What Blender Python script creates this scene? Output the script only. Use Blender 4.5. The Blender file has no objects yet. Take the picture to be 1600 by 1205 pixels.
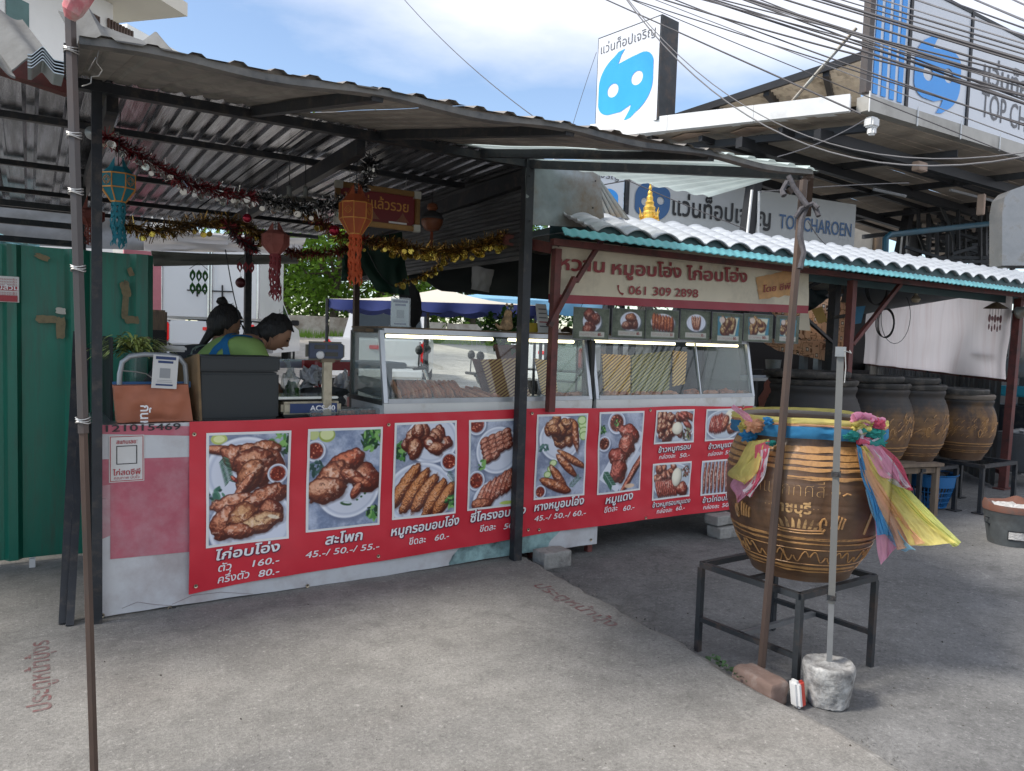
import bpy, bmesh, math, random
import numpy as np
from mathutils import Vector, Matrix, noise as mnoise
from mathutils.bvhtree import BVHTree
from mathutils.geometry import delaunay_2d_cdt
SC = bpy.context.scene
COL = SC.collection
R = math.radians
# ---------------------------------------------------------------- camera
F = 1180.0; TH = R(3.4); YAW = R(57.4); ROLL = R(1.83); H = 1.4
fw = Vector((math.cos(YAW)*math.cos(TH), math.sin(YAW)*math.cos(TH), -math.sin(TH)))
r0 = Vector((math.sin(YAW), -math.cos(YAW), 0)); u0 = r0.cross(fw)
rt = r0*math.cos(ROLL) + u0*math.sin(ROLL); up = rt.cross(fw)
cam = bpy.data.cameras.new('camera'); cam.sensor_width = 36; cam.lens = 36*F/1600
cam.clip_start = .02; cam.clip_end = 600
co = bpy.data.objects.new('camera', cam); COL.objects.link(co)
co.matrix_world = Matrix(((rt.x, up.x, -fw.x, 0), (rt.y, up.y, -fw.y, 0), (rt.z, up.z, -fw.z, H), (0, 0, 0, 1)))
SC.camera = co
# ---------------------------------------------------------------- sky and sun
SUN_EL = R(47); SUN_AZ = R(168)                 # azimuth measured from +X towards +Y: behind the stalls, to the left
sd = Vector((math.cos(SUN_EL)*math.cos(SUN_AZ), math.cos(SUN_EL)*math.sin(SUN_AZ), math.sin(SUN_EL)))
SC.view_settings.view_transform = 'Standard'; SC.view_settings.look = 'None'
SC.view_settings.gamma = 1; SC.view_settings.use_curve_mapping = False
SC.view_settings.exposure = 1.5
w = bpy.data.worlds.new('World'); SC.world = w; w.use_nodes = True
nt = w.node_tree; N = nt.nodes; L = nt.links
for n in list(N): N.remove(n)
out = N.new('ShaderNodeOutputWorld'); bg = N.new('ShaderNodeBackground'); bg2 = N.new('ShaderNodeBackground')
sky = N.new('ShaderNodeTexSky'); sky.sky_type = 'NISHITA'; sky.sun_disc = False
sky.sun_elevation = SUN_EL; sky.sun_rotation = R(90) - SUN_AZ
sky.air_density = 1.0; sky.dust_density = 0.6; sky.ozone_density = 1.6
bg.inputs[1].default_value = 0.08
L.new(sky.outputs[0], bg.inputs[0])
tc = N.new('ShaderNodeTexCoord')
mp = N.new('ShaderNodeMapping'); mp.inputs['Scale'].default_value = (1.0, 1.0, 2.6); mp.inputs['Location'].default_value = (0.05, 0.62, 0.35)
nz = N.new('ShaderNodeTexNoise'); nz.inputs['Scale'].default_value = 1.5; nz.inputs['Detail'].default_value = 9; nz.inputs['Roughness'].default_value = .52
L.new(tc.outputs['Generated'], mp.inputs[0]); L.new(mp.outputs[0], nz.inputs['Vector'])
dt = N.new('ShaderNodeVectorMath'); dt.operation = 'DOT_PRODUCT'; dt.inputs[1].default_value = (.52, -.34, 0)
L.new(tc.outputs['Generated'], dt.inputs[0])
ad = N.new('ShaderNodeMath'); ad.operation = 'ADD'
sz = N.new('ShaderNodeSeparateXYZ'); L.new(tc.outputs['Generated'], sz.inputs[0]); mr = N.new('ShaderNodeMapRange'); mr.inputs['From Min'].default_value = .24; mr.inputs['From Max'].default_value = .385; mr.inputs['To Min'].default_value = -.20; mr.inputs['To Max'].default_value = .17
L.new(sz.outputs['Z'], mr.inputs['Value']); a2 = N.new('ShaderNodeMath'); a2.operation = 'ADD'; L.new(mr.outputs[0], a2.inputs[0]); L.new(dt.outputs['Value'], a2.inputs[1]); L.new(a2.outputs[0], ad.inputs[0]); L.new(nz.outputs['Fac'], ad.inputs[1])
rp = N.new('ShaderNodeValToRGB'); rp.color_ramp.elements[0].position = .49; rp.color_ramp.elements[1].position = .70
rp.color_ramp.elements[1].color = (.93, .93, .93, 1); rp.color_ramp.elements[0].color = (.04, .04, .04, 1)
L.new(ad.outputs[0], rp.inputs[0])
bg2.inputs[0].default_value = (.70, .725, .80, 1); bg2.inputs[1].default_value = .56
mx = N.new('ShaderNodeMixShader'); L.new(rp.outputs[0], mx.inputs[0]); L.new(bg.outputs[0], mx.inputs[1]); L.new(bg2.outputs[0], mx.inputs[2])
L.new(mx.outputs[0], out.inputs[0])
sl = bpy.data.lights.new('sun', 'SUN'); sl.energy = 1.9; sl.angle = R(14); sl.color = (1, .95, .87)
so = bpy.data.objects.new('sun', sl); COL.objects.link(so); so.rotation_euler = sd.to_track_quat('Z', 'Y').to_euler()
# ---------------------------------------------------------------- measuring: a sight line of the photo met with a real plane
C0 = Vector((0, 0, H))
def ray(x, y): return fw + rt*((x-800)/F) - up*((y-602.5)/F)
def PZ(x, y, z): d = ray(x, y); return C0 + d*((z-H)/d.z)
def PY(x, y, Y): d = ray(x, y); return C0 + d*(Y/d.y)
def PX(x, y, X): d = ray(x, y); return C0 + d*(X/d.x)
def PD(x, y, D): return C0 + ray(x, y)*D
V = Vector
rng = random.Random(7)
# ---------------------------------------------------------------- materials
def srgb(r, g, b):
    def f(c):
        c /= 255.0
        return c/12.92 if c <= .04045 else ((c+.055)/1.055)**2.4
    return (f(r), f(g), f(b), 1)
def mat(name, col, rough=.6, metal=0, var=.18, vs=3.0, dirt=None, damt=.5, ds=2.0, bump=0, bs=60, spec=.5, emit=0, alpha=1, trans=0, stretch=None, sss=0):
    m = bpy.data.materials.new(name); m.use_nodes = True
    nt = m.node_tree; N = nt.nodes; L = nt.links; b = N['Principled BSDF']
    c = tuple(col[:3])
    b.inputs['Roughness'].default_value = rough; b.inputs['Metallic'].default_value = metal
    b.inputs['Specular IOR Level'].default_value = spec
    tc = N.new('ShaderNodeTexCoord'); src = tc.outputs['Object']
    if stretch:
        mp = N.new('ShaderNodeMapping'); mp.inputs['Scale'].default_value = stretch; L.new(src, mp.inputs[0]); src = mp.outputs[0]
    nz = N.new('ShaderNodeTexNoise'); nz.inputs['Scale'].default_value = vs; nz.inputs['Detail'].default_value = 8; nz.inputs['Roughness'].default_value = .62
    L.new(src, nz.inputs['Vector'])
    rp = N.new('ShaderNodeValToRGB'); e = rp.color_ramp.elements; e[0].position = .3; e[1].position = .7
    e[0].color = (*[max(0, x*(1-var)) for x in c], 1); e[1].color = (*[min(1, x*(1+var)) for x in c], 1)
    L.new(nz.outputs['Fac'], rp.inputs[0]); last = rp.outputs[0]
    if dirt:
        n2 = N.new('ShaderNodeTexNoise'); n2.inputs['Scale'].default_value = ds; n2.inputs['Detail'].default_value = 10; n2.inputs['Roughness'].default_value = .68
        L.new(src, n2.inputs['Vector'])
        r2 = N.new('ShaderNodeValToRGB'); r2.color_ramp.elements[0].position = .62-damt*.3; r2.color_ramp.elements[1].position = .80-damt*.22
        L.new(n2.outputs['Fac'], r2.inputs[0])
        mx = N.new('ShaderNodeMixRGB'); L.new(r2.outputs[0], mx.inputs[0]); L.new(last, mx.inputs[1]); mx.inputs[2].default_value = (*dirt[:3], 1); last = mx.outputs[0]
        if metal > 0:
            ms = N.new('ShaderNodeMath'); ms.operation = 'MULTIPLY_ADD'; ms.inputs[1].default_value = -metal*.8; ms.inputs[2].default_value = metal
            L.new(r2.outputs[0], ms.inputs[0]); L.new(ms.outputs[0], b.inputs['Metallic'])
    L.new(last, b.inputs['Base Color'])
    rr = N.new('ShaderNodeMapRange'); rr.inputs['To Min'].default_value = max(.03, rough-.1); rr.inputs['To Max'].default_value = min(1, rough+.12)
    L.new(nz.outputs['Fac'], rr.inputs['Value']); L.new(rr.outputs[0], b.inputs['Roughness'])
    if bump:
        n3 = N.new('ShaderNodeTexNoise'); n3.inputs['Scale'].default_value = bs; n3.inputs['Detail'].default_value = 6
        L.new(src, n3.inputs['Vector'])
        bp = N.new('ShaderNodeBump'); bp.inputs['Strength'].default_value = bump; bp.inputs['Distance'].default_value = .01
        L.new(n3.outputs['Fac'], bp.inputs['Height']); L.new(bp.outputs[0], b.inputs['Normal'])
    if emit: b.inputs['Emission Color'].default_value = (*c, 1); b.inputs['Emission Strength'].default_value = emit
    if alpha < 1: b.inputs['Alpha'].default_value = alpha
    if trans:
        o = N['Material Output']; t = N.new('ShaderNodeBsdfTranslucent'); L.new(last, t.inputs[0])
        mxs = N.new('ShaderNodeMixShader'); mxs.inputs[0].default_value = trans
        L.new(b.outputs[0], mxs.inputs[1]); L.new(t.outputs[0], mxs.inputs[2]); L.new(mxs.outputs[0], o.inputs[0])
    return m
def glass(name, tint=(.93, .97, .96), op=.16, rough=.02):
    m = bpy.data.materials.new(name); m.use_nodes = True
    nt = m.node_tree; N = nt.nodes; L = nt.links; N.remove(N['Principled BSDF']); o = N['Material Output']
    t = N.new('ShaderNodeBsdfTransparent'); t.inputs[0].default_value = (*tint, 1)
    g = N.new('ShaderNodeBsdfGlossy'); g.inputs['Roughness'].default_value = rough
    d = N.new('ShaderNodeBsdfDiffuse'); d.inputs[0].default_value = (.55, .6, .6, 1)
    fr = N.new('ShaderNodeLayerWeight'); pw = N.new('ShaderNodeMath'); pw.operation = 'POWER'; pw.inputs[1].default_value = 4; L.new(fr.outputs['Facing'], pw.inputs[0])
    a = N.new('ShaderNodeMath'); a.operation = 'MULTIPLY_ADD'; a.inputs[1].default_value = .5; a.inputs[2].default_value = .05
    L.new(pw.outputs[0], a.inputs[0])
    m1 = N.new('ShaderNodeMixShader'); m1.inputs[0].default_value = op; L.new(t.outputs[0], m1.inputs[1]); L.new(d.outputs[0], m1.inputs[2])
    m2 = N.new('ShaderNodeMixShader'); L.new(a.outputs[0], m2.inputs[0]); L.new(m1.outputs[0], m2.inputs[1]); L.new(g.outputs[0], m2.inputs[2])
    L.new(m2.outputs[0], o.inputs[0]); return m
def attr_mat(name, rough=.35, bump=0):
    m = bpy.data.materials.new(name); m.use_nodes = True
    nt = m.node_tree; b = nt.nodes['Principled BSDF']; a = nt.nodes.new('ShaderNodeAttribute'); a.attribute_name = 'print'
    nt.links.new(a.outputs['Color'], b.inputs['Base Color']); b.inputs['Roughness'].default_value = rough
    return m
# ---------------------------------------------------------------- mesh building
class MB:
    def __init__(s): s.v = []; s.f = []; s.mi = []; s.cm = 0
    def add(s, vs, fs):
        n = len(s.v); s.v += [tuple(v) for v in vs]; s.f += [tuple(i+n for i in f) for f in fs]; s.mi += [s.cm]*len(fs); return s
    def box(s, c, d, ax=None):
        c = V(c); X, Y, Z = ax if ax else (V((1, 0, 0)), V((0, 1, 0)), V((0, 0, 1)))
        vs = [c + X*(d[0]/2*i) + Y*(d[1]/2*j) + Z*(d[2]/2*k) for i in (-1, 1) for j in (-1, 1) for k in (-1, 1)]
        return s.add(vs, [(0, 1, 3, 2), (4, 6, 7, 5), (0, 4, 5, 1), (2, 3, 7, 6), (0, 2, 6, 4), (1, 5, 7, 3)])
    def bbox(s, lo, hi): return s.box([(a+b)/2 for a, b in zip(lo, hi)], [b-a for a, b in zip(lo, hi)])
    def rbox(s, c, d, r=.01, ax=None):       # box with bevelled edges
        bm = bmesh.new(); bmesh.ops.create_cube(bm, size=1)
        for v in bm.verts: v.co = V((v.co.x*d[0], v.co.y*d[1], v.co.z*d[2]))
        bmesh.ops.bevel(bm, geom=list(bm.edges), offset=min(r, min(d)*.45), segments=2, affect='EDGES')
        X, Y, Z = ax if ax else (V((1, 0, 0)), V((0, 1, 0)), V((0, 0, 1))); c = V(c)
        bm.verts.index_update()
        s.add([c + X*v.co.x + Y*v.co.y + Z*v.co.z for v in bm.verts], [[v.index for v in f.verts] for f in bm.faces]); bm.free(); return s
    def beam(s, a, b, w=.04, h=None, upv=None):
        a = V(a); b = V(b); h = h or w; d = b-a; ln = d.length; d.normalize()
        u = V(upv) if upv else V((0, 0, 1))
        if abs(d.dot(u)) > .95: u = V((0, 1, 0))
        x = d.cross(u).normalized(); z = x.cross(d)
        return s.box((a+b)/2, (ln, w, h), (d, x, z))
    def tube(s, pts, r=.01, n=8, closed=False, cap=True):
        pts = [V(p) for p in pts]; m = len(pts); rs = r if isinstance(r, (list, tuple)) else [r]*m; vs = []; prev = None
        for i, p in enumerate(pts):
            t = (pts[(i+1) % m]-pts[i-1]) if closed else (pts[min(i+1, m-1)]-pts[max(i-1, 0)])
            if t.length < 1e-9: t = V((0, 0, 1))
            t.normalize()
            x = (prev - t*prev.dot(t)) if prev else t.cross(V((0, 0, 1)) if abs(t.z) < .9 else V((1, 0, 0)))
            if x.length < 1e-6: x = t.orthogonal()
            x.normalize(); prev = x; y = t.cross(x)
            vs += [p + (x*math.cos(2*math.pi*k/n) + y*math.sin(2*math.pi*k/n))*rs[i] for k in range(n)]
        fs = [(i*n+k, i*n+(k+1) % n, ((i+1) % m)*n+(k+1) % n, ((i+1) % m)*n+k) for i in range(m if closed else m-1) for k in range(n)]
        if cap and not closed: fs += [tuple(range(n))[::-1], tuple((m-1)*n+k for k in range(n))]
        return s.add(vs, fs)
    def lathe(s, prof, c=(0, 0, 0), n=40, wob=0, ax=None, arc=None):
        c = V(c); X, Y, Z = ax if ax else (V((1, 0, 0)), V((0, 1, 0)), V((0, 0, 1))); vs = []
        for r, z in prof:
            for k in range(n):
                a = 2*math.pi*k/n; q = r*(1+wob*math.sin(3*a+z*7))
                vs.append(c + X*(q*math.cos(a)) + Y*(q*math.sin(a)) + Z*z)
        fs = [(i*n+k, i*n+(k+1) % n, (i+1)*n+(k+1) % n, (i+1)*n+k) for i in range(len(prof)-1) for k in range(n)]
        return s.add(vs, fs)
    def grid(s, fn, nu, nv):
        vs = [fn(i/nu, j/nv) for j in range(nv+1) for i in range(nu+1)]
        return s.add(vs, [(j*(nu+1)+i, j*(nu+1)+i+1, (j+1)*(nu+1)+i+1, (j+1)*(nu+1)+i) for j in range(nv) for i in range(nu)])
    def sheet(s, fn, nu, nv, t, nrm):     # a grid with thickness t along -nrm
        nrm = V(nrm)*t; n0 = len(s.v); s.grid(fn, nu, nv); s.grid(lambda u, v: V(fn(u, v))-nrm, nu, nv); n = (nu+1)*(nv+1)
        k = len(s.f)-nu*nv
        for q in range(k, len(s.f)): s.f[q] = s.f[q][::-1]
        e = [i for i in range(nu)]
        a = lambda i, j: n0+j*(nu+1)+i
        for i in range(nu):
            s.f += [(a(i+1, 0), a(i, 0), a(i, 0)+n, a(i+1, 0)+n), (a(i, nv), a(i+1, nv), a(i+1, nv)+n, a(i, nv)+n)]; s.mi += [s.cm]*2
        for j in range(nv):
            s.f += [(a(0, j), a(0, j+1), a(0, j+1)+n, a(0, j)+n), (a(nu, j+1), a(nu, j), a(nu, j)+n, a(nu, j+1)+n)]; s.mi += [s.cm]*2
        return s
    def prism(s, poly, n):                # polygon (list of points) extruded by vector n
        n = V(n); m = len(poly); p = [V(q) for q in poly]
        return s.add(p + [q+n for q in p], [tuple(range(m))[::-1], tuple(range(m, 2*m))] + [(i, (i+1) % m, (i+1) % m+m, i+m) for i in range(m)])
    def rough(s, c, d, n=7, amp=.006, r=.015, fq=20, ax=None, seed=0):   # worn block: subdivided box, rounded and uneven
        bm = bmesh.new(); bmesh.ops.create_cube(bm, size=1); bmesh.ops.subdivide_edges(bm, edges=bm.edges, cuts=n, use_grid_fill=True)
        X, Y, Z = ax if ax else (V((1, 0, 0)), V((0, 1, 0)), V((0, 0, 1))); c = V(c); bm.verts.index_update(); vs = []
        for v in bm.verts:
            p = V([v.co[i]*d[i] for i in range(3)]); q = V([max(-d[i]/2+r, min(d[i]/2-r, p[i])) for i in range(3)]); e = p-q
            if e.length > 1e-9: p = q+e.normalized()*min(e.length, r)
            p += V([mnoise.noise(p*fq+V((seed+k*7, 0, 0))) for k in range(3)])*amp
            vs.append(c + X*p.x + Y*p.y + Z*p.z)
        s.add(vs, [[v.index for v in f.verts] for f in bm.faces]); bm.free(); return s
    def blob(s, c, r, seg=12, rough=.1, seed=0, ax=None):
        c = V(c); r = r if hasattr(r, '__len__') else (r, r, r); rg = seg//2; vs = []
        X, Y, Z = ax if ax else (V((1, 0, 0)), V((0, 1, 0)), V((0, 0, 1)))
        for j in range(rg+1):
            for i in range(seg):
                t = math.pi*j/rg; a = 2*math.pi*i/seg
                d = V((math.sin(t)*math.cos(a), math.sin(t)*math.sin(a), math.cos(t)))
                k = 1 + rough*mnoise.noise(d*2.2+V((seed*3.1, seed*1.7, seed)))*2
                vs.append(c + X*(d.x*r[0]*k) + Y*(d.y*r[1]*k) + Z*(d.z*r[2]*k))
        fs = [(j*seg+i, (j+1)*seg+i, (j+1)*seg+(i+1) % seg, j*seg+(i+1) % seg) for j in range(rg) for i in range(seg)]
        return s.add(vs, fs)
def finish(o, smooth=False, ang=35):
    me = o.data
    if smooth:
        me.polygons.foreach_set('use_smooth', [True]*len(me.polygons))
        try: me.set_sharp_from_angle(angle=R(ang))
        except Exception: pass
def obj(name, mb, m, parent=None, smooth=False, ang=35, weld=False):
    off = parent['_L'] if parent is not None and '_L' in parent else (0, 0, 0)
    if parent is not None and parent.type == 'MESH': off = OFF.get(parent.name, (0, 0, 0))
    elif parent is not None: off = OFF.get(parent.name, (0, 0, 0))
    me = bpy.data.meshes.new(name)
    me.from_pydata([(v[0]-off[0], v[1]-off[1], v[2]-off[2]) for v in mb.v], [], mb.f)
    for mm in (m if isinstance(m, (list, tuple)) else [m]): me.materials.append(mm)
    if max(mb.mi, default=0): me.polygons.foreach_set('material_index', mb.mi)
    o = bpy.data.objects.new(name, me); COL.objects.link(o)
    if weld:
        bm = bmesh.new(); bm.from_mesh(me); bmesh.ops.remove_doubles(bm, verts=bm.verts, dist=1e-5); bmesh.ops.recalc_face_normals(bm, faces=bm.faces); bm.to_mesh(me); bm.free()
    if parent is not None: o.parent = parent
    OFF[o.name] = tuple(off)
    finish(o, smooth, ang); return o
OFF = {}
def thing(name, loc, label, cat, group=None, kind=None):
    o = bpy.data.objects.new(name, None); COL.objects.link(o); o.location = loc; o.empty_display_size = .1
    OFF[o.name] = tuple(loc); o['label'] = label; o['category'] = cat
    if group: o['group'] = group
    if kind: o['kind'] = kind
    return o
def tag(o, label=None, cat=None, group=None, kind=None):
    for k, v in (('label', label), ('category', cat), ('group', group), ('kind', kind)):
        if v: o[k] = v
    return o
def solo(name, mb, m, label, cat, group=None, smooth=False, ang=35, weld=False):
    """a thing that is one mesh, its origin at its base"""
    a = np.array(mb.v); c = (a.min(0)+a.max(0))/2; c[2] = a[:, 2].min()
    mb.v = [(v[0]-c[0], v[1]-c[1], v[2]-c[2]) for v in mb.v]
    o = obj(name, mb, m, None, smooth, ang, weld); o.location = c; OFF[o.name] = tuple(c)
    return tag(o, label, cat, group)
def copy_tree(o, parent=None):
    c = o.copy(); COL.objects.link(c)
    if parent is not None: c.parent = parent
    for ch in list(o.children): copy_tree(ch, c)
    return c
# ---------------------------------------------------------------- lettering: outlines of the built-in font, filled by winding number
_cnt = {}
def _polys(body):
    c = bpy.data.curves.new('tmp', 'FONT'); c.body = body; c.size = 1; c.resolution_u = 3; c.fill_mode = 'NONE'
    o = bpy.data.objects.new('tmp', c); COL.objects.link(o)
    dg = bpy.context.evaluated_depsgraph_get(); dg.update(); me = o.evaluated_get(dg).to_mesh()
    co = [v.co.copy() for v in me.vertices]; nb = {}
    for e in me.edges:
        a, b = e.vertices; nb.setdefault(a, []).append(b); nb.setdefault(b, []).append(a)
    polys = []; seen = set()
    for i in range(len(co)):
        if i in seen or i not in nb: continue
        loop = [i]; seen.add(i); cur = i; prv = -1
        # keep the stored direction: the vertices of a contour are consecutive
        while True:
            nx = [q for q in nb[cur] if q not in seen]
            if not nx: break
            q = cur+1 if cur+1 in nx else nx[0]
            loop.append(q); seen.add(q); cur = q
        polys.append([(co[q].x, co[q].y) for q in loop])
    o.evaluated_get(dg).to_mesh_clear(); bpy.data.objects.remove(o); bpy.data.curves.remove(c)
    return polys
def nsp(ch):
    if ch not in _cnt: _cnt[ch] = len(_polys(ch)) if ch.strip() else 0
    return _cnt[ch]
TONES = '่้๊๋็์'; UPV = 'ิีึืั'
def text_tris(body, bold=0):
    polys = _polys(body)
    k = 0; prev = ''
    for ch in body:
        n = nsp(ch)
        if ch in '่้๊๋์' and prev in UPV:
            for q in range(k, min(k+n, len(polys))): polys[q] = [(x, y+.23) for x, y in polys[q]]
        k += n; prev = ch if ch.strip() else prev
    if bold:                                # thicken outline: push vertices outwards along normals
        np_ = []
        for p in polys:
            a = np.array(p); n = len(a); t = np.roll(a, -1, 0)-np.roll(a, 1, 0); l = np.hypot(t[:, 0], t[:, 1])+1e-9
            nn = np.stack([t[:, 1]/l, -t[:, 0]/l], 1); np_.append((a, nn))
        # outer contours of the font run clockwise or anticlockwise: test on the largest one
        big = max(np_, key=lambda q: abs(area(q[0]))); sg = 1 if area(big[0]) > 0 else -1
        polys = [[tuple(x) for x in (a+nn*bold*sg)] for a, nn in np_]
    vs = []; es = []
    for p in polys:
        if len(p) < 3: continue
        n = len(vs); m = len(p); vs += [V(q) for q in p]; es += [(n+i, n+(i+1) % m) for i in range(m)]
    if not vs: return [], []
    r = delaunay_2d_cdt(vs, es, [], 0, 1e-5); ov, of = r[0], r[2]
    cen = np.array([sum((ov[i] for i in f), V((0, 0)))/len(f) for f in of])
    wn = np.zeros(len(cen))
    for p in polys:
        a = np.array(p); b = np.roll(a, -1, 0)
        for (x1, y1), (x2, y2) in zip(a, b):
            upw = (y1 <= cen[:, 1]) & (y2 > cen[:, 1]); dn = (y1 > cen[:, 1]) & (y2 <= cen[:, 1])
            cr = (x2-x1)*(cen[:, 1]-y1) - (cen[:, 0]-x1)*(y2-y1)
            wn += (upw & (cr > 0)); wn -= (dn & (cr < 0))
    keep = [of[i] for i in range(len(of)) if abs(wn[i]) > .5]
    return [(v.x, v.y) for v in ov], keep
def area(a): x, y = np.array(a).T; return .5*np.sum(x*np.roll(y, -1)-np.roll(x, -1)*y)
def text(body, m, org, xd, yd, size, width=None, parent=None, name='lettering', warp=None, bold=0, shear=0, eps=.002, align='L', label=None):
    vs, fs = text_tris(body, bold)
    a = np.array(vs); used = sorted({i for f in fs for i in f}); x0, x1 = a[used, 0].min(), a[used, 0].max()
    sx = size if width is None else width/(x1-x0)
    xd = V(xd).normalized(); yd = V(yd).normalized(); nn = xd.cross(yd); org = V(org)
    sh = {'L': 0, 'C': -.5, 'R': -1}[align]*(x1-x0)
    mb = MB(); pts = []
    for x, y in vs:
        p = org + xd*((x-x0+sh+shear*y)*sx) + yd*(y*size) + nn*eps
        pts.append(warp(p) if warp else p)
    mb.add(pts, fs)
    if parent is None: return mb
    return obj(name, mb, m, parent)
# ================================================================ SETTING
def gz(x, y): return -.06 + .062*min(max(0, y-8), 24)
def structure(name, mb, m, **k): o = obj(name, mb, m, None, **k); o['kind'] = 'structure'; return o
M = {}
# weathered concrete: blotches, fine speckle, hairline cracks
def concrete(name, c1, c2, warm, crack=.6, pocks=.5):
    m = bpy.data.materials.new(name); m.use_nodes = True; nt = m.node_tree; N = nt.nodes; L = nt.links; b = N['Principled BSDF']
    tc = N.new('ShaderNodeTexCoord'); src = tc.outputs['Object']
    def noi(s, d=8, r=.6, dist=0):
        n = N.new('ShaderNodeTexNoise'); n.inputs['Scale'].default_value = s; n.inputs['Detail'].default_value = d; n.inputs['Roughness'].default_value = r; n.inputs['Distortion'].default_value = dist; L.new(src, n.inputs['Vector']); return n.outputs['Fac']
    def ramp(f, p0, p1, a, z):
        r = N.new('ShaderNodeValToRGB'); r.color_ramp.elements[0].position = p0; r.color_ramp.elements[1].position = p1
        r.color_ramp.elements[0].color = (*a[:3], 1); r.color_ramp.elements[1].color = (*z[:3], 1); L.new(f, r.inputs[0]); return r.outputs[0]
    def mix(f, a, z, t='MIX'):
        x = N.new('ShaderNodeMixRGB'); x.blend_type = t
        if isinstance(f, float): x.inputs[0].default_value = f
        else: L.new(f, x.inputs[0])
        for i, q in ((1, a), (2, z)):
            if hasattr(q, 'links'): L.new(q, x.inputs[i])
            else: x.inputs[i].default_value = (*q[:3], 1)
        return x.outputs[0]
    base = ramp(noi(.9, 10, .62, .4), .32, .68, c1, c2)
    base = mix(ramp(noi(.45, 5, .5), .55, .75, (0, 0, 0), (.55, .55, .55)), base, warm)
    base = mix(.8, base, ramp(noi(4.5, 14, .80), .3, .7, (.60, .60, .60), (1.32, 1.32, 1.32)), 'MULTIPLY')
    base = mix(ramp(noi(38, 8, .8), .56, .64, (0, 0, 0), (.55, .55, .55)), base, [min(1, x*1.75) for x in c2[:3]])
    base = mix(ramp(noi(13, 12, .85), .55, .63, (0, 0, 0), (.5, .5, .5)), base, [x*.5 for x in c1[:3]])
    base = mix(.8, base, ramp(noi(75, 8, .85), .3, .7, (.45, .45, .45), (1.5, 1.5, 1.5)), 'MULTIPLY')
    base = mix(ramp(noi(.8, 12, .75), .56, .62, (0, 0, 0), (.35, .35, .35)), base, [x*.55 for x in c1[:3]])
    base = mix(ramp(noi(30, 10, .85), .55, .64, (0, 0, 0), (pocks*1.5, pocks*1.5, pocks*1.5)), base, [x*.45 for x in c1[:3]])
    base = mix(ramp(noi(2.3, 12, .72, 1.5), .60, .68, (0, 0, 0), (.5, .5, .5)), base, [x*.62 for x in c1[:3]])
    base = mix(ramp(noi(3.1, 12, .78, 2.2), .62, .66, (0, 0, 0), (.55, .55, .55)), base, [min(1, x*1.5) for x in c2[:3]])
    vo = N.new('ShaderNodeTexVoronoi'); vo.feature = 'DISTANCE_TO_EDGE'; vo.inputs['Scale'].default_value = .42
    wv = N.new('ShaderNodeVectorMath'); wv.operation = 'ADD'
    n3 = N.new('ShaderNodeTexNoise'); n3.inputs['Scale'].default_value = 2.2; n3.inputs['Detail'].default_value = 10; L.new(src, n3.inputs['Vector'])
    L.new(src, wv.inputs[0]); L.new(n3.outputs['Color'], wv.inputs[1]); L.new(wv.outputs[0], vo.inputs['Vector'])
    base = mix(ramp(vo.outputs['Distance'], .0, .009, (crack, crack, crack), (0, 0, 0)), base, [x*.4 for x in c1[:3]])
    L.new(base, b.inputs['Base Color']); b.inputs['Roughness'].default_value = .88; b.inputs['Specular IOR Level'].default_value = .3
    bp = N.new('ShaderNodeBump'); bp.inputs['Strength'].default_value = .6; bp.inputs['Distance'].default_value = .006
    ad = N.new('ShaderNodeMath'); ad.operation = 'ADD'; L.new(noi(60, 10, .8), ad.inputs[0]); L.new(noi(160, 4, .7), ad.inputs[1]); L.new(ad.outputs[0], bp.inputs['Height'])
    L.new(bp.outputs[0], b.inputs['Normal']); return m
M['slab'] = concrete('slab_concrete', (.200, .191, .175), (.275, .263, .243), (.215, .184, .157), .22)
M['road'] = concrete('road_concrete', (.138, .136, .132), (.205, .201, .195), (.158, .155, .15), .3)
M['plaza'] = concrete('plaza_paving', (.34, .31, .27), (.46, .42, .37), (.38, .35, .30), .3, .2)
xs = [-260, -80, -30, -14] + [-10+i for i in range(0, 45)] + [50, 90, 260]; ys = [-200, -60, -20] + [-10+i*1.0 for i in range(0, 46)] + [60, 120, 300]
mb = MB(); mb.add([(x, y, gz(x, y)) for y in ys for x in xs], [(j*len(xs)+i, j*len(xs)+i+1, (j+1)*len(xs)+i+1, (j+1)*len(xs)+i) for j in range(len(ys)-1) for i in range(len(xs)-1)])
structure('ground', mb, M['road'])
mb = MB(); mb.grid(lambda u, v: (-12+26*u, 8.6+28*v, gz(0, 8.6+28*v)+.006), 4, 56); structure('plaza', mb, M['plaza'])
# raised slab with a worn, crumbling edge
def edge(y): return 2.47+.085*(y-1) + .035*mnoise.noise((y*2.2, 0, 3)) + .018*mnoise.noise((y*9, 1, 3)) + .008*mnoise.noise((y*30, 1, 3))
mb = MB(); n = 260; yy = [-7+ (11.02)*i/n for i in range(n+1)]; vs = []
for y in yy:
    e = edge(y); h = .008*mnoise.noise((y*6, 5, 1))
    vs += [(-9, y, 0), (0, y, 0), (e-.30, y, 0), (e-.045, y, -.001), (e-.012+h, y, -.012+h*.6), (e+h*1.5, y, -.04), (e+.03, y, -.09)]
mb.add(vs, [(i*7+k, i*7+k+1, (i+1)*7+k+1, (i+1)*7+k) for i in range(n) for k in range(6)])
mb.add([(-9, 4.02, 0), (0, 4.02, 0), (2.66, 4.02, 0), (2.72, 4.02, -.09), (-9, 8.2, 0), (0, 8.2, 0), (1.4, 8.2, 0), (1.44, 8.2, -.09)], [(0, 1, 5, 4), (1, 2, 6, 5), (2, 3, 7, 6)])
structure('concrete_slab', mb, M['slab'])
M['stencil'] = mat('stencil_paint', (.15, .04, .04), .85, var=.3, vs=30, dirt=(.18, .15, .14), damt=.95, ds=26)
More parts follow.
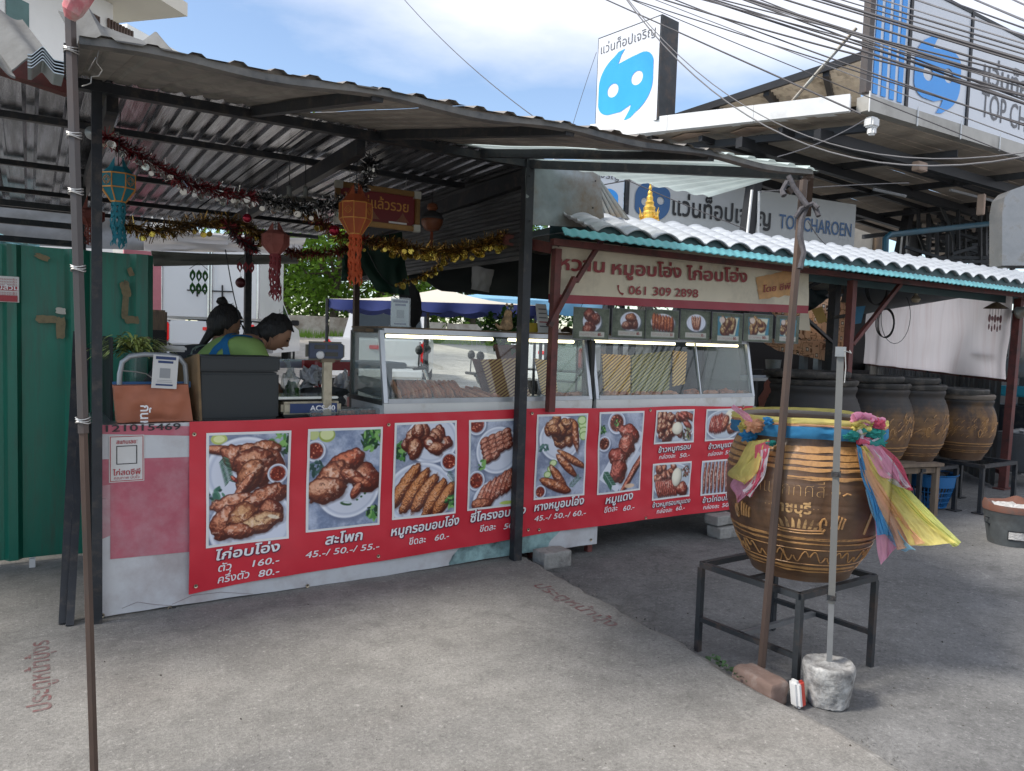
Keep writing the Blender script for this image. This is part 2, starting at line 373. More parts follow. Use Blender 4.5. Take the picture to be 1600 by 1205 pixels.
# faded stencilled words, one running away on the left, one along the edge
def ground_words(body, p0, p1, size, label):
    p0 = V(p0); d = V(p1)-p0; n = V((-d.y, d.x, 0)).normalized()
    mb = text(body, None, p0, d, n, size, d.length, None, eps=.0015, bold=.012)
    return solo('stencilled_words', mb, M['stencil'], label, 'lettering')
mb = MB(); n_ = 240; q = [-1.2+5.15*i/n_ for i in range(n_+1)]      # dark ragged strip painting in the shade line under the slab edge
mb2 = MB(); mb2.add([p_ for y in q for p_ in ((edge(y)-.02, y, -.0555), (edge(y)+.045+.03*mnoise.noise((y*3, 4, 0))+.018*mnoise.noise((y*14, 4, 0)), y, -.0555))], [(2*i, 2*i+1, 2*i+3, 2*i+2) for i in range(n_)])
structure('edge_shade', mb2, mat('dark_edge_shade', (.050, .044, .036), .9, 0, .4, 12, bump=.5, dirt=(.11, .10, .085), damt=.6, ds=14))
mb = MB(); rr = random.Random(31)
for k in range(1500):
    y = -1+4.9*rr.random()**.8; x = edge(y)+.02+abs(rr.gauss(0, .05)); s_ = .0025+.007*rr.random()**3; p = V((x, y, -.06+s_*.5)); q = [V((rr.gauss(0, 1), rr.gauss(0, 1), rr.gauss(0, 1))).normalized()*s_ for _ in range(4)]
    mb.add([p+v for v in q], [(0, 1, 2), (0, 2, 3), (0, 3, 1), (1, 3, 2)])
tag(obj('edge_grit', mb, M['road']), 'grit and concrete crumbs lying along the broken slab edge', 'grit', None, 'stuff')
mb = MB()
for k in range(700):
    x, y = rr.uniform(-1, 7), rr.uniform(.8, 3.9); z = 0 if x < edge(y)-.05 else -.06; s_ = .002+.005*rr.random()**3; p = V((x, y, z+s_*.4)); q = [V((rr.gauss(0, 1), rr.gauss(0, 1), rr.gauss(0, .6))).normalized()*s_ for _ in range(4)]
    mb.add([p+v for v in q], [(0, 1, 2), (0, 2, 3), (0, 3, 1), (1, 3, 2)])
tag(obj('ground_specks', mb, mat('dark_litter_specks', (.06, .05, .04), .9)), 'small dark specks of litter scattered over the concrete', 'litter', None, 'stuff')
ground_words('ประตูหน้าบุ้งร', PZ(80, 1108, 0), PZ(76, 1000, 0), .105, 'faded dark red stencilled words on the concrete in front of the green metal wall')
ground_words('ประตูหน้าบุ้ง', PZ(832, 915, 0), PZ(952, 980, 0), .12, 'faded red stencilled words along the broken edge of the concrete slab')

# ================================================================ METALS AND PAINTS
M['black'] = mat('black_painted_steel', (.022, .025, .03), .5, .2, .35, 9, dirt=(.075, .06, .05), damt=.35, ds=14, bump=.08)
M['dsteel'] = mat('dark_steel', (.045, .05, .055), .42, .5, .3, 6, dirt=(.09, .06, .045), damt=.4, ds=7, bump=.05)
M['pole'] = mat('brown_grey_pole', (.075, .066, .064), .5, .25, .25, 3, dirt=(.10, .058, .04), damt=.55, ds=3, stretch=(1, 1, .3))
M['rust'] = mat('rusted_pipe', (.085, .055, .042), .65, .25, .35, 6, dirt=(.05, .045, .042), damt=.5, ds=5, stretch=(1, 1, .3), bump=.1)
M['redox'] = mat('red_oxide_paint', (.13, .035, .03), .6, 0, .3, 7, dirt=(.045, .022, .02), damt=.5, ds=9, bump=.05)
M['galv'] = mat('galvanised_steel', (.36, .38, .385), .38, .75, .16, 5, dirt=(.22, .21, .19), damt=.35, ds=3, bump=.04)
M['galvdull'] = mat('weathered_zinc_sheet', (.25, .29, .30), .5, .4, .3, 5, dirt=(.16, .12, .08), damt=.75, ds=2.6, bump=.06)
def streaky(name, c, rough, metal):
    m = mat(name, c, rough, metal, .75, 7, dirt=(.035, .035, .04), damt=.62, ds=5, bump=.12, bs=12, stretch=(4.5, .22, 1)); return m
M['ceil'] = streaky('ceiling_sheet_metal', (.26, .27, .30), .2, .95)  # bright reflection streaks of the metal are painted into its base colour
M['darkrib'] = streaky('dark_ribbed_metal', (.10, .105, .11), .45, .6)
M['awn'] = mat('awning_underside', (.25, .225, .195), .6, .15, .28, 2.2, dirt=(.11, .10, .09), damt=.6, ds=2.4, bump=.05)
M['translu'] = mat('translucent_roofing', (.62, .70, .66), .5, 0, .15, 3, trans=.35)
M['cement'] = mat('fibre_cement_tile', (.14, .14, .135), .85, 0, .25, 4, dirt=(.07, .066, .06), damt=.7, ds=2.5, bump=.2, bs=30)
M['green'] = mat('green_painted_sheet', (.013, .155, .105), .33, .1, .25, 1.4, dirt=(.035, .10, .07), damt=.5, ds=5, bump=.05, stretch=(3, 3, .35))
M['tape'] = mat('old_tape', (.24, .19, .10), .7, 0, .3, 20, dirt=(.12, .10, .06), damt=.6, ds=20)
M['wire'] = mat('galvanised_wire', (.45, .44, .42), .45, .7, .15, 9)
M['rubber'] = mat('black_rubber', (.012, .012, .013), .55, 0, .2, 9)
M['edge'] = mat('weathered_edge_strip', (.085, .088, .09), .6, .3, .5, 9, dirt=(.16, .15, .135), damt=.8, ds=8, bump=.3, bs=25)
M['wood'] = mat('weathered_wood', (.17, .115, .07), .8, 0, .35, 5, dirt=(.07, .055, .045), damt=.6, ds=8, bump=.25, stretch=(1, 1, .2))
M['zinc'] = mat('grey_box_steel', (.26, .265, .27), .4, .6, .15, 6, dirt=(.14, .12, .10), damt=.3, ds=6)

def corrug(mb, o, ud, vd, W, Ln, pitch, amp, t=.0012, flat=.55, nv=2, nrm=None, sub=4, zf=None):
    """ribbed metal sheet: ribs run along vd"""
    o = V(o); ud = V(ud).normalized(); vd = V(vd).normalized(); nrm = V(nrm) if nrm else ud.cross(vd).normalized()
    n = max(2, int(W/pitch)); prof = []
    for i in range(n):
        for q, hgt in ((0, 0), (flat, 0), (flat+(1-flat)*.25, 1), (flat+(1-flat)*.75, 1)): prof.append(((i+q)*pitch, hgt*amp))
    prof.append((n*pitch, 0)); sc = W/(n*pitch)
    def fn(j, v):
        u, hh = prof[j]; p = o+ud*(u*sc)+vd*(Ln*v)+nrm*hh
        return p + (V((0, 0, zf(u, v))) if zf else V((0, 0, 0)))
    m = len(prof); vs = [fn(j, i/nv) for i in range(nv+1) for j in range(m)]
    mb.add(vs, [(i*m+j, i*m+j+1, (i+1)*m+j+1, (i+1)*m+j) for i in range(nv) for j in range(m-1)])
    return mb

# ================================================================ THE BLACK FRAMED FOOD STALL ROOF
YC = 4.05
st = thing('stall_canopy', (.27, 4.0, 0), 'ribbed metal stall roof on black posts with a sloping front awning over the counter', 'canopy')
OL = PZ(124, 66, 2.2); OR = PZ(1265, 272, 2.2); IL = V((.16, 4.0, 2.49)); IR = V((2.62, 4.0, 2.50))
for px, wd, x in ((153, .042, .262), (811, .058, 2.617)):
    mb = MB(); mb.beam((x, 4.0 if x < 1 else 3.985, 0), (x, 4.0 if x < 1 else 3.985, 2.52), wd, wd); obj('post', mb, M['black'], st)
mb = MB(); mb.beam((1.62, 6.9, 0), (1.62, 6.9, 2.3), .055); obj('post', mb, M['black'], st)
mb = MB(); mb.beam((.30, 6.2, 0), (.30, 6.2, 2.45), .075); obj('post', mb, M['black'], st)
mb = MB(); mb.beam((2.66, 7.0, 0), (2.66, 7.0, 2.3), .05); obj('post', mb, M['rust'], st)
def beam(name, a, b, w, h, m=None, par=st):
    mb = MB(); mb.beam(a, b, w, h); return obj(name, mb, m or M['black'], par)
# front edge: a slightly wavy dark fascia
def wavy_beam(name, a, b, w, h, m, par, amp=.012, k=9):
    a = V(a); b = V(b); n = 40; mb = MB()
    for i in range(n):
        p = a.lerp(b, i/n); q = a.lerp(b, (i+1)/n); p.z += amp*math.sin(i/n*k*2); q.z += amp*math.sin((i+1)/n*k*2); mb.beam(p, q, w, h)
    return obj(name, mb, m, par)
wavy_beam('edge_beam', OL, OR, .04, .022, M['edge'], st, .009, 13)
beam('inner_beam', IL+V((-.1, 0, 0)), IR+V((.1, 0, 0)), .05, .045)
beam('inner_beam', IR, OR+V((-.02, .03, .0)), .04, .045)
beam('end_beam', OL+V((-.02, .02, -.03)), IL, .035, .05)
OLs, ILs = OL+V((0, 0, .016)), IL+V((0, 0, .035))
for t in (.30, .56, .80):
    beam('rafter', OL.lerp(OR, t)+V((0, 0, .005)), IL.lerp(IR, min(1, t*1.08))+V((0, 0, .015)), .04, .045)
# awning sheets: ribs run along the slope
def awn_fn(u, v):
    a = OLs.lerp(OR+V((0, 0, .016)), u); b = ILs.lerp(IR+V((.0, 0, .045)), u); return a.lerp(b, v)
ns = 5
for s in range(ns):
    u0_, u1_ = s/ns, (s+1)/ns+.004; mb = MB(); m = 45
    def prof(i): q = (i % 9)/9; return .010 if .35 < q < .7 else 0
    vs = []
    for j in range(13):
        v = -.02+1.04*j/12
        for i in range(m+1):
            p = awn_fn(u0_+(u1_-u0_)*i/m, v); p.z += prof(i)+.006*mnoise.noise((p.x*2, p.y*3, 1.0))+.003*(s % 2)+.0008*i/m; vs.append(p)
    mb.add(vs, [(j*(m+1)+i, j*(m+1)+i+1, (j+1)*(m+1)+i+1, (j+1)*(m+1)+i) for j in range(12) for i in range(m)])
    obj('awning_sheet', mb, M['awn'] if s < 4 else M['translu'], st)
# gusset: the translucent triangle that closes the right end
mb = MB(); A_, B_ = IR+V((0, 0, .03)), OR+V((0, 0, .03)); Cc = V((3.75, 3.55, 2.38))
mb.grid(lambda u, v: A_.lerp(B_, u).lerp(Cc.lerp(B_, u), v) + V((0, 0, .008*math.sin(v*60))), 20, 60); obj('awning_sheet', mb, M['translu'], st)
# main ceiling sheets, about 0.76 m wide, running back
w_ = .72; x0 = -2.3; i = 0
while x0 < 2.7:
    wd = min(w_, 2.70-x0); mb = MB()
    corrug(mb, (x0, 3.93, 2.545+.004*(i % 2)), (1, 0, 0), (0, 1, -.012), wd+.02, 4.4, .088 if x0 > .1 else .15, .024, nv=10, nrm=(0, 0, 1), flat=.6, zf=lambda u, v, i=i: .012*mnoise.noise((u*2+i, v*4, i)))
    obj('roof_sheet', mb, M['ceil'], st); x0 += w_; i += 1
for y, z in ((4.9, 2.51), (6.2, 2.49), (7.3, 2.47), (8.2, 2.46)):
    beam('purlin', (-2.3, y, z), (2.66, y, z), .04, .036)
for x, hh in ((.33, .07), (1.55, .09)):
    beam('rafter', (x, 4.05, 2.44), (x+.02, 7.2, 2.40), .05, hh)
beam('rafter', (2.67, 4.03, 2.44), (2.67, 7.2, 2.34), .05, .10)
for z in (1.98, 2.10, 2.22): beam('rail', (-1.9, 6.2, z), (.30, 6.2, z), .035, .04)
# corrugated upper side wall at the right, ribs horizontal
for k, (ya, yb) in enumerate(((4.08, 5.15), (5.12, 6.1), (6.07, 7.0))):
    mb = MB(); corrug(mb, (2.70+.004*k, ya, 2.565), (0, 0, -1), (0, 1, 0), .64, yb-ya, .055, .014, nrm=(-1, 0, 0), flat=.4); obj('side_panel', mb, M['darkrib'], st)
# dull flat zinc plate beside the post and its curled corrugated offcut
mb = MB(); p = [PY(822, 262, 3.96), PY(937, 264, 3.96), PY(945, 357, 3.96), PY(820, 351, 3.96)]
mb.grid(lambda u, v: p[0].lerp(p[1], u).lerp(p[3].lerp(p[2], u), v) + V((0, -.010*mnoise.noise((u*3, v*3, 2)), 0)), 14, 12)
o = obj('zinc_plate', mb, M['galvdull'], st, True)
mb = MB(); a0, a1 = PY(905, 266, 4.2), PY(930, 268, 4.2); b0, b1 = PY(912, 330, 4.15), PY(985, 343, 4.0)
mb.grid(lambda u, v: a0.lerp(a1, u).lerp(b0.lerp(b1, u*1.0), v**1.4) + V((0, -.012*math.sin(u*50), .0)), 60, 14); obj('curled_offcut', mb, M['galvdull'], st, True)
for (x, y) in ((828, 275), (828, 345), (930, 283), (936, 345), (926, 325)):
    mb = MB(); mb.lathe([(0, 0), (.006, 0), (.006, .004), (0, .006)], PY(x, y, 3.945), 10, ax=(V((1, 0, 0)), V((0, 0, 1)), V((0, -1, 0)))); obj('screw', mb, M['rubber'], st)

# ================================================================ ROOF OF THE NEIGHBOURING PLOT (left)
lt = thing('side_shed_roof', (-1.0, 3.4, 0), 'rusty beamed shed roof with wavy grey cement tiles above the green wall', 'roof')
beam('front_beam', PZ(-60, 75, 2.33), PZ(108, 133, 2.33), .05, .085, M['redox'], lt)
mb = MB(); mb.beam((-1.7, 4.9, -.02), (-1.7, 4.9, 2.3), .05); obj('post', mb, M['black'], lt)
M['bigsheet'] = M['ceil']
for k in range(2):                     # bent cement tiles seen from the street
    x0 = -60+k*78; a0 = PD(x0, 112, 2.45+.03*k); a1 = PD(x0+84, 112+8, 2.48+.03*k); hgt = .275-.03*k
    def fn(u, v, a0=a0, a1=a1, k=k, hgt=hgt):
        p = a0.lerp(a1, u); s = .5-.5*math.cos(2*math.pi*(u*1.0+.1*k)); return p + V((-.12*v, .28*v, hgt*v+.055*s*(1-.3*v)))
    mb = MB(); mb.sheet(fn, 24, 8, .007, (0, -.4, .9)); obj('cement_tile', mb, M['cement'], lt, True)
for k in range(5):                     # thin galvanised ridge offcuts stacked beside the pole
    mb = MB(); a0, a1 = PD(43, 104-5*k, 2.38), PD(100, 116-5*k, 2.40)
    mb.sheet(lambda u, v: a0.lerp(a1, u)+V((0, .25*v, .03*v + .035*max(0, 1-abs(u-.42)*3.3))), 20, 2, .003, (0, 0, 1)); obj('ridge_offcut', mb, M['galv'], lt)
for (x1, y1, x2, y2, D) in ((120, 62, 290, 96, 2.7),):
    mb = MB(); a0, a1 = PD(x1, y1+6, D), PD(x2, y2+5, D+.1)
    def fn(u, v):
        s = max(0, 1-abs(u-.26)*7)+max(0, 1-abs(u-.93)*8)*.9; return a0.lerp(a1, u) + V((-.05*v, .2*v, .17*v*(1-.35*u)+.06*s*(.3+.7*v)))
    mb.sheet(fn, 50, 8, .006, (0, -.4, .9)); obj('cement_tile', mb, M['cement'], lt, True)
# green ribbed wall, one sheet = one part
gw = thing('green_sheet_wall', (0, 5.2, 0), 'dark green ribbed metal sheet wall with scraps of old tape at the left edge', 'wall')
gx = -2.2; zt = 1.855
while gx < .64:
    wd = min(.72, .648-gx); mb = MB(); corrug(mb, (gx, 5.2, .035), (1, 0, 0), (0, 0, 1), wd, zt-.035, .24, .038, nrm=(0, -1, 0), flat=.62); obj('sheet', mb, M['green'], gw); gx += .72
mb = MB(); mb.bbox((-2.2, 5.22, zt-.06), (.64, 5.26, zt-.02)); mb.bbox((-2.2, 5.22, .1), (.64, 5.26, .14)); obj('rail', mb, M['black'], gw)
def patch(px, py, w, h, m, Y=5.165, ang=0, par=gw, name='tape_scrap'):
    c = PY(px, py, Y); mb = MB(); n = 10; a = R(ang); pts = []
    for i in range(n*2):
        t = 2*math.pi*i/(n*2); qx = max(-1, min(1, 1.35*math.cos(t)))*w/2*(1+.12*rng.uniform(-1, 1)); qz = max(-1, min(1, 1.35*math.sin(t)))*h/2*(1+.12*rng.uniform(-1, 1))
        pts.append(c+V((0, -.0004*len(gw.children), 0))+V((qx*math.cos(a)-qz*math.sin(a), 0, qx*math.sin(a)+qz*math.cos(a))))
    mb.prism(pts, (0, -.0015, 0)); return obj(name, mb, m, par)
for q in ((73, 499, .10, .045, 0), (95, 512, .045, .12, 0), (95, 486, .05, .035, -8), (196, 470, .035, .24, -3), (207, 500, .07, .045, 0), (66, 402, .07, .03, -20), (204, 425, .03, .05, 20), (228, 530, .05, .03, 0), (196, 452, .05, .09, 12)):
    patch(q[0], q[1], q[2], q[3], M['tape'] if q[1] != 486 else mat('paper_scrap', (.5, .48, .42), .8), ang=q[4])
M['paper'] = mat('white_paper', (.62, .61, .59), .6, 0, .06, 8)
M['inkred'] = mat('red_ink', (.38, .05, .06), .6, 0, .12, 9); M['inkwhite'] = mat('white_print', (.78, .77, .76), .5, 0, .04, 9)
M['inknavy'] = mat('navy_ink', (.02, .045, .14), .5, 0, .1, 9); M['inkblack'] = mat('black_ink', (.02, .02, .022), .5, 0, .1, 9); M['inkgrey'] = mat('grey_ink', (.16, .16, .17), .5, 0, .1, 9)
no = thing('wall_notice', PY(15, 474, 5.15), 'small white and red printed notice taped to the green wall at the left edge', 'notice')
a = PY(-20, 430, 5.155); b = PY(30, 473, 5.155)
mb = MB(); mb.bbox((a.x, 5.150, b.z), (b.x, 5.154, a.z)); obj('sheet', mb, M['paper'], no)
wdt = b.x-a.x; hh = a.z-b.z
for (f0, f1) in ((.45, .62), (.02, .26)):
    mb = MB(); mb.bbox((a.x+.01, 5.147, b.z+hh*f0), (b.x-.008, 5.1495, b.z+hh*f1)); obj('red_band', mb, M['inkred'], no)
text('สูบส้วม', M['inkwhite'], (a.x+.02, 5.146, b.z+hh*.48), (1, 0, 0), (0, 0, 1), .036, wdt*.85, no, bold=.02)
for f in (.9, .8, .7, .38, .31): text('บริการรวดเร็ว', M['inkred'], (a.x+.02, 5.148, b.z+hh*f-.006), (1, 0, 0), (0, 0, 1), .012, wdt*.8, no)
# two dark poles leaning in the gap
for k, (a, b, l) in enumerate(((PZ(100, 975, 0), PY(122, 520, 4.75), 'dark weathered plank leaning in the gap beside the green wall, the left one'), (PZ(109, 978, 0), PY(134, 545, 4.7), 'dark weathered plank leaning in the gap beside the green wall, nearest the banner'))):
    mb = MB(); mb.beam(a, b, .045-.012*k, .03, (0, 1, 0)); solo('leaning_plank', mb, M['black'], l, 'plank', 'planks leaning beside the green wall')
mb = MB(); mb.bbox((-.03, 5.0, 0), (.0, 5.04, .05)); mb.v = [(v[0]+.02, v[1]+.1, v[2]) for v in mb.v]; solo('wall_foot_block', mb, M['paper'], 'small white block under the foot of the green wall', 'block')

# ================================================================ THE POLES IN FRONT
pl = thing('front_pole', PZ(148, 1235, 0), 'tall brown grey steel pole tied with wire, nearest the camera at the left', 'pole')
pb, pt = PZ(148, 1235, 0), PD(107, -60, 2.12)
dirp = (pt-pb).normalized()
mid = pb.lerp(pt, .72)
mb = MB(); mb.tube([pb, pb.lerp(pt, .5), mid], .0128, 6); obj('lower_tube', mb, M['rust'], pl)
mb = MB(); mb.tube([pb.lerp(pt, .45), pt], .0158, 6); obj('upper_tube', mb, M['pole'], pl)
for t in (.463, .645, .735, .897, .80):
    c = pb.lerp(pt, t); mb = MB()
    for q in range(3): mb.tube([c+dirp*(.006*q)+(V((math.cos(a)*.019, math.sin(a)*.019, .003*math.sin(a*2+q)))) for a in [2*math.pi*i/14 for i in range(14)]], .0018, 5, closed=True)
    obj('wire_tie', mb, M['wire'], pl)
mb = MB(); c = PD(116, 12, 2.1); M['rag'] = mat('faded_red_rag', (.42, .13, .14), .9, 0, .4, 14, dirt=(.45, .36, .33), damt=.6, ds=16)
mb.tube([PD(109, 30, 2.1), PD(113, 18, 2.09), PD(122, 2, 2.09), PD(132, -20, 2.1)], [.014, .028, .03, .035], 10); mb.v = [tuple(V(v)+V((0, 0, 1))*.008*mnoise.noise(V(v)*40)) for v in mb.v]; obj('rag', mb, M['rag'], pl, True)
# bare wire hanging from the awning edge
mb = MB(); mb.tube([PD(x, y, 2.25) for x, y in ((150, 68), (155, 78), (151, 98), (160, 110), (154, 119), (143, 120), (142, 130), (128, 135))], .0018, 5)
mb.tube([PD(x, y, 2.25) for x, y in ((150, 90), (144, 100), (138, 110))], .0016, 5); solo('loose_wire', mb, M['wire'], 'bare bent wire dangling from the front edge of the awning', 'wire')

lp = thing('leaning_pole', (2.70, 2.10, -.06), 'brown rusted pole standing on a brick and holding up the awning corner', 'pole')
b0 = PZ(1190, 1042, .035); t0 = PZ(1256, 282, 2.12)
mb = MB(); mb.tube([b0, b0.lerp(t0, .35), b0.lerp(t0, .55), t0], [.0185, .0185, .0178, .0178], 6); obj('tube', mb, M['rust'], lp)
mb = MB(); mb.beam(PZ(1232, 300, 2.12), PZ(1266, 276, 2.19), .03, .03); mb.beam(PZ(1262, 335, 2.05), PZ(1266, 275, 2.19), .03, .03); obj('bracket', mb, M['rust'], lp)
M['rope'] = mat('grey_cloth_rope', (.07, .065, .07), .9, 0, .35, 40, bump=.3)
mb = MB(); c = PD(1258, 320, (t0-C0).dot(fw)-.03)
for pts in (((1232, 275), (1240, 292), (1254, 312), (1262, 322)), ((1243, 340), (1252, 326), (1270, 318), (1278, 325)), ((1262, 318), (1252, 345), (1250, 370), (1256, 395), (1250, 420)), ((1270, 318), (1276, 330), (1279, 338)), ((1230, 284), (1222, 298), (1225, 306))):
    mb.tube([PD(x, y, (t0-C0).dot(fw)-.035-.01*i) for i, (x, y) in enumerate(pts)], [.010+.004*rng.random() for _ in pts], 7)
obj('rag_knot', mb, M['rope'], lp, True)
M['brick'] = mat('old_clay_brick', (.19, .125, .10), .9, 0, .2, 8, dirt=(.28, .24, .21), damt=.4, ds=8, bump=.35, bs=40)
bd = (PZ(1232, 1085, -.06)-PZ(1145, 1040, -.06)).normalized(); bc = PZ(1187, 1052, -.01); bn = V((-bd.y, bd.x, 0))
mb = MB(); mb.rough(PZ(1187, 1070, -.008), (.215, .11, .105), 8, .007, .016, 22, (bd, bn, V((0, 0, 1))))
solo('foot_brick', mb, M['brick'], 'worn reddish brick at the slab edge under the rusted pole', 'brick', smooth=True)
# grey pole in a bucket of cement
cb = PZ(1292, 1098, -.06); bk = thing('cement_bucket', cb, 'whitish cement cast in the shape of a bucket holding up the grey pole', 'pole base')
M['cast'] = mat('cast_cement', (.44, .43, .41), .9, 0, .2, 9, dirt=(.13, .125, .12), damt=.8, ds=12, bump=.9, bs=40)
mb = MB(); mb.lathe([(.0, .0), (.078, 0), (.084, .006)]+[(.085+.019*i/9, .012+.144*i/9) for i in range(10)]+[(.103, .164), (.099, .170), (.085, .170), (.07, .166), (.05, .166), (.035, .171), (.02, .176), (0, .178)], cb, 60, .01)
mb.v = [tuple(V(v)+V((1, 1, 1.2))*.005*(mnoise.noise(V(v)*22)+.5*mnoise.noise(V(v)*60))) for v in mb.v]; obj('cast_block', mb, M['cast'], bk, True, 60)
gp = thing('grey_pole', cb+V((0, 0, .17)), 'square grey steel tube pole standing in the cast cement bucket', 'pole')
M['gpole'] = mat('dull_grey_tube', (.185, .18, .17), .45, .55, .15, 5, dirt=(.12, .11, .10), damt=.4, ds=5, stretch=(1, 1, .3)); top = PX(1303, 555, cb.x-.0); mb = MB(); bx = V((math.cos(R(35)), math.sin(R(35)), 0)); bx2 = V((-bx.y, bx.x, 0))
g0 = cb+V((0, -.0, .165)); g1 = V((cb.x, cb.y+.03, top.z)); gm = g0.lerp(g1, .66)
mb.beam(g0, gm, .022, .022, bx); obj('lower_tube', mb, M['zinc'], gp); mb = MB(); mb.beam(g0.lerp(g1, .2), g1, .0265, .0265, bx); obj('upper_tube', mb, M['gpole'], gp)
for t in (.22, .62): mb = MB(); mb.box(g0.lerp(g1, t), (.042, .036, .02), (bx, bx2, V((0, 0, 1)))); mb.box(g0.lerp(g1, t)-bx*.028, (.02, .012, .012), (bx, bx2, V((0, 0, 1)))); obj('clamp', mb, M['dsteel'], gp)
mb = MB(); mb.box(g1+V((0, 0, .015)), (.055, .04, .04), (bx, bx2, V((0, 0, 1)))); obj('top_bracket', mb, M['zinc'], gp)
mb = MB(); mb.tube([g1+V((-.015, -.03, .02)), g1+V((-.01, -.034, -.05)), g1+V((-.016, -.036, -.11))], .0022, 6); mb.tube([g1+V((-.02, -.03, .02)), g1+V((.02, -.035, .01)), g1+V((.03, -.02, .02))], .002, 6); obj('wire_tie', mb, M['wire'], gp)
mb = MB(); c = PZ(1243, 1095, -.03); mb.rbox(c+V((0, 0, .03)), (.05, .035, .11), .012, (bd, bn, V((0, .15, 1)).normalized())); mb.cm = 1; mb.rbox(c+V((.022, -.008, .028)), (.02, .04, .105), .008, (bd, bn, V((0, .15, 1)).normalized()))
solo('litter_packet', mb, [M['paper'], mat('red_plastic', (.55, .06, .04), .4)], 'crumpled white and red packet wedged between brick and cement bucket', 'litter', smooth=True)
M['weed'] = mat('weed_leaf', (.035, .075, .025), .6, 0, .4, 30)
mb = MB(); r_ = random.Random(3)
for k in range(34):
    t = r_.random(); c = PZ(1110+62*t, 1030+34*t+r_.uniform(-5, 5), .0+.02*r_.random()); a = r_.uniform(0, 6.3); l = .018+.02*r_.random(); d = V((math.cos(a), math.sin(a), r_.uniform(.0, .7))).normalized(); s = d.cross(V((0, 0, 1))).normalized()*l*.45
    mb.add([c, c+d*l*.5+s+V((0, 0, .006)), c+d*l, c+d*l*.5-s+V((0, 0, .006))], [(0, 1, 2, 3)])
o = solo('weed', mb, M['weed'], 'small green weed growing along the slab edge beside the brick', 'plant')
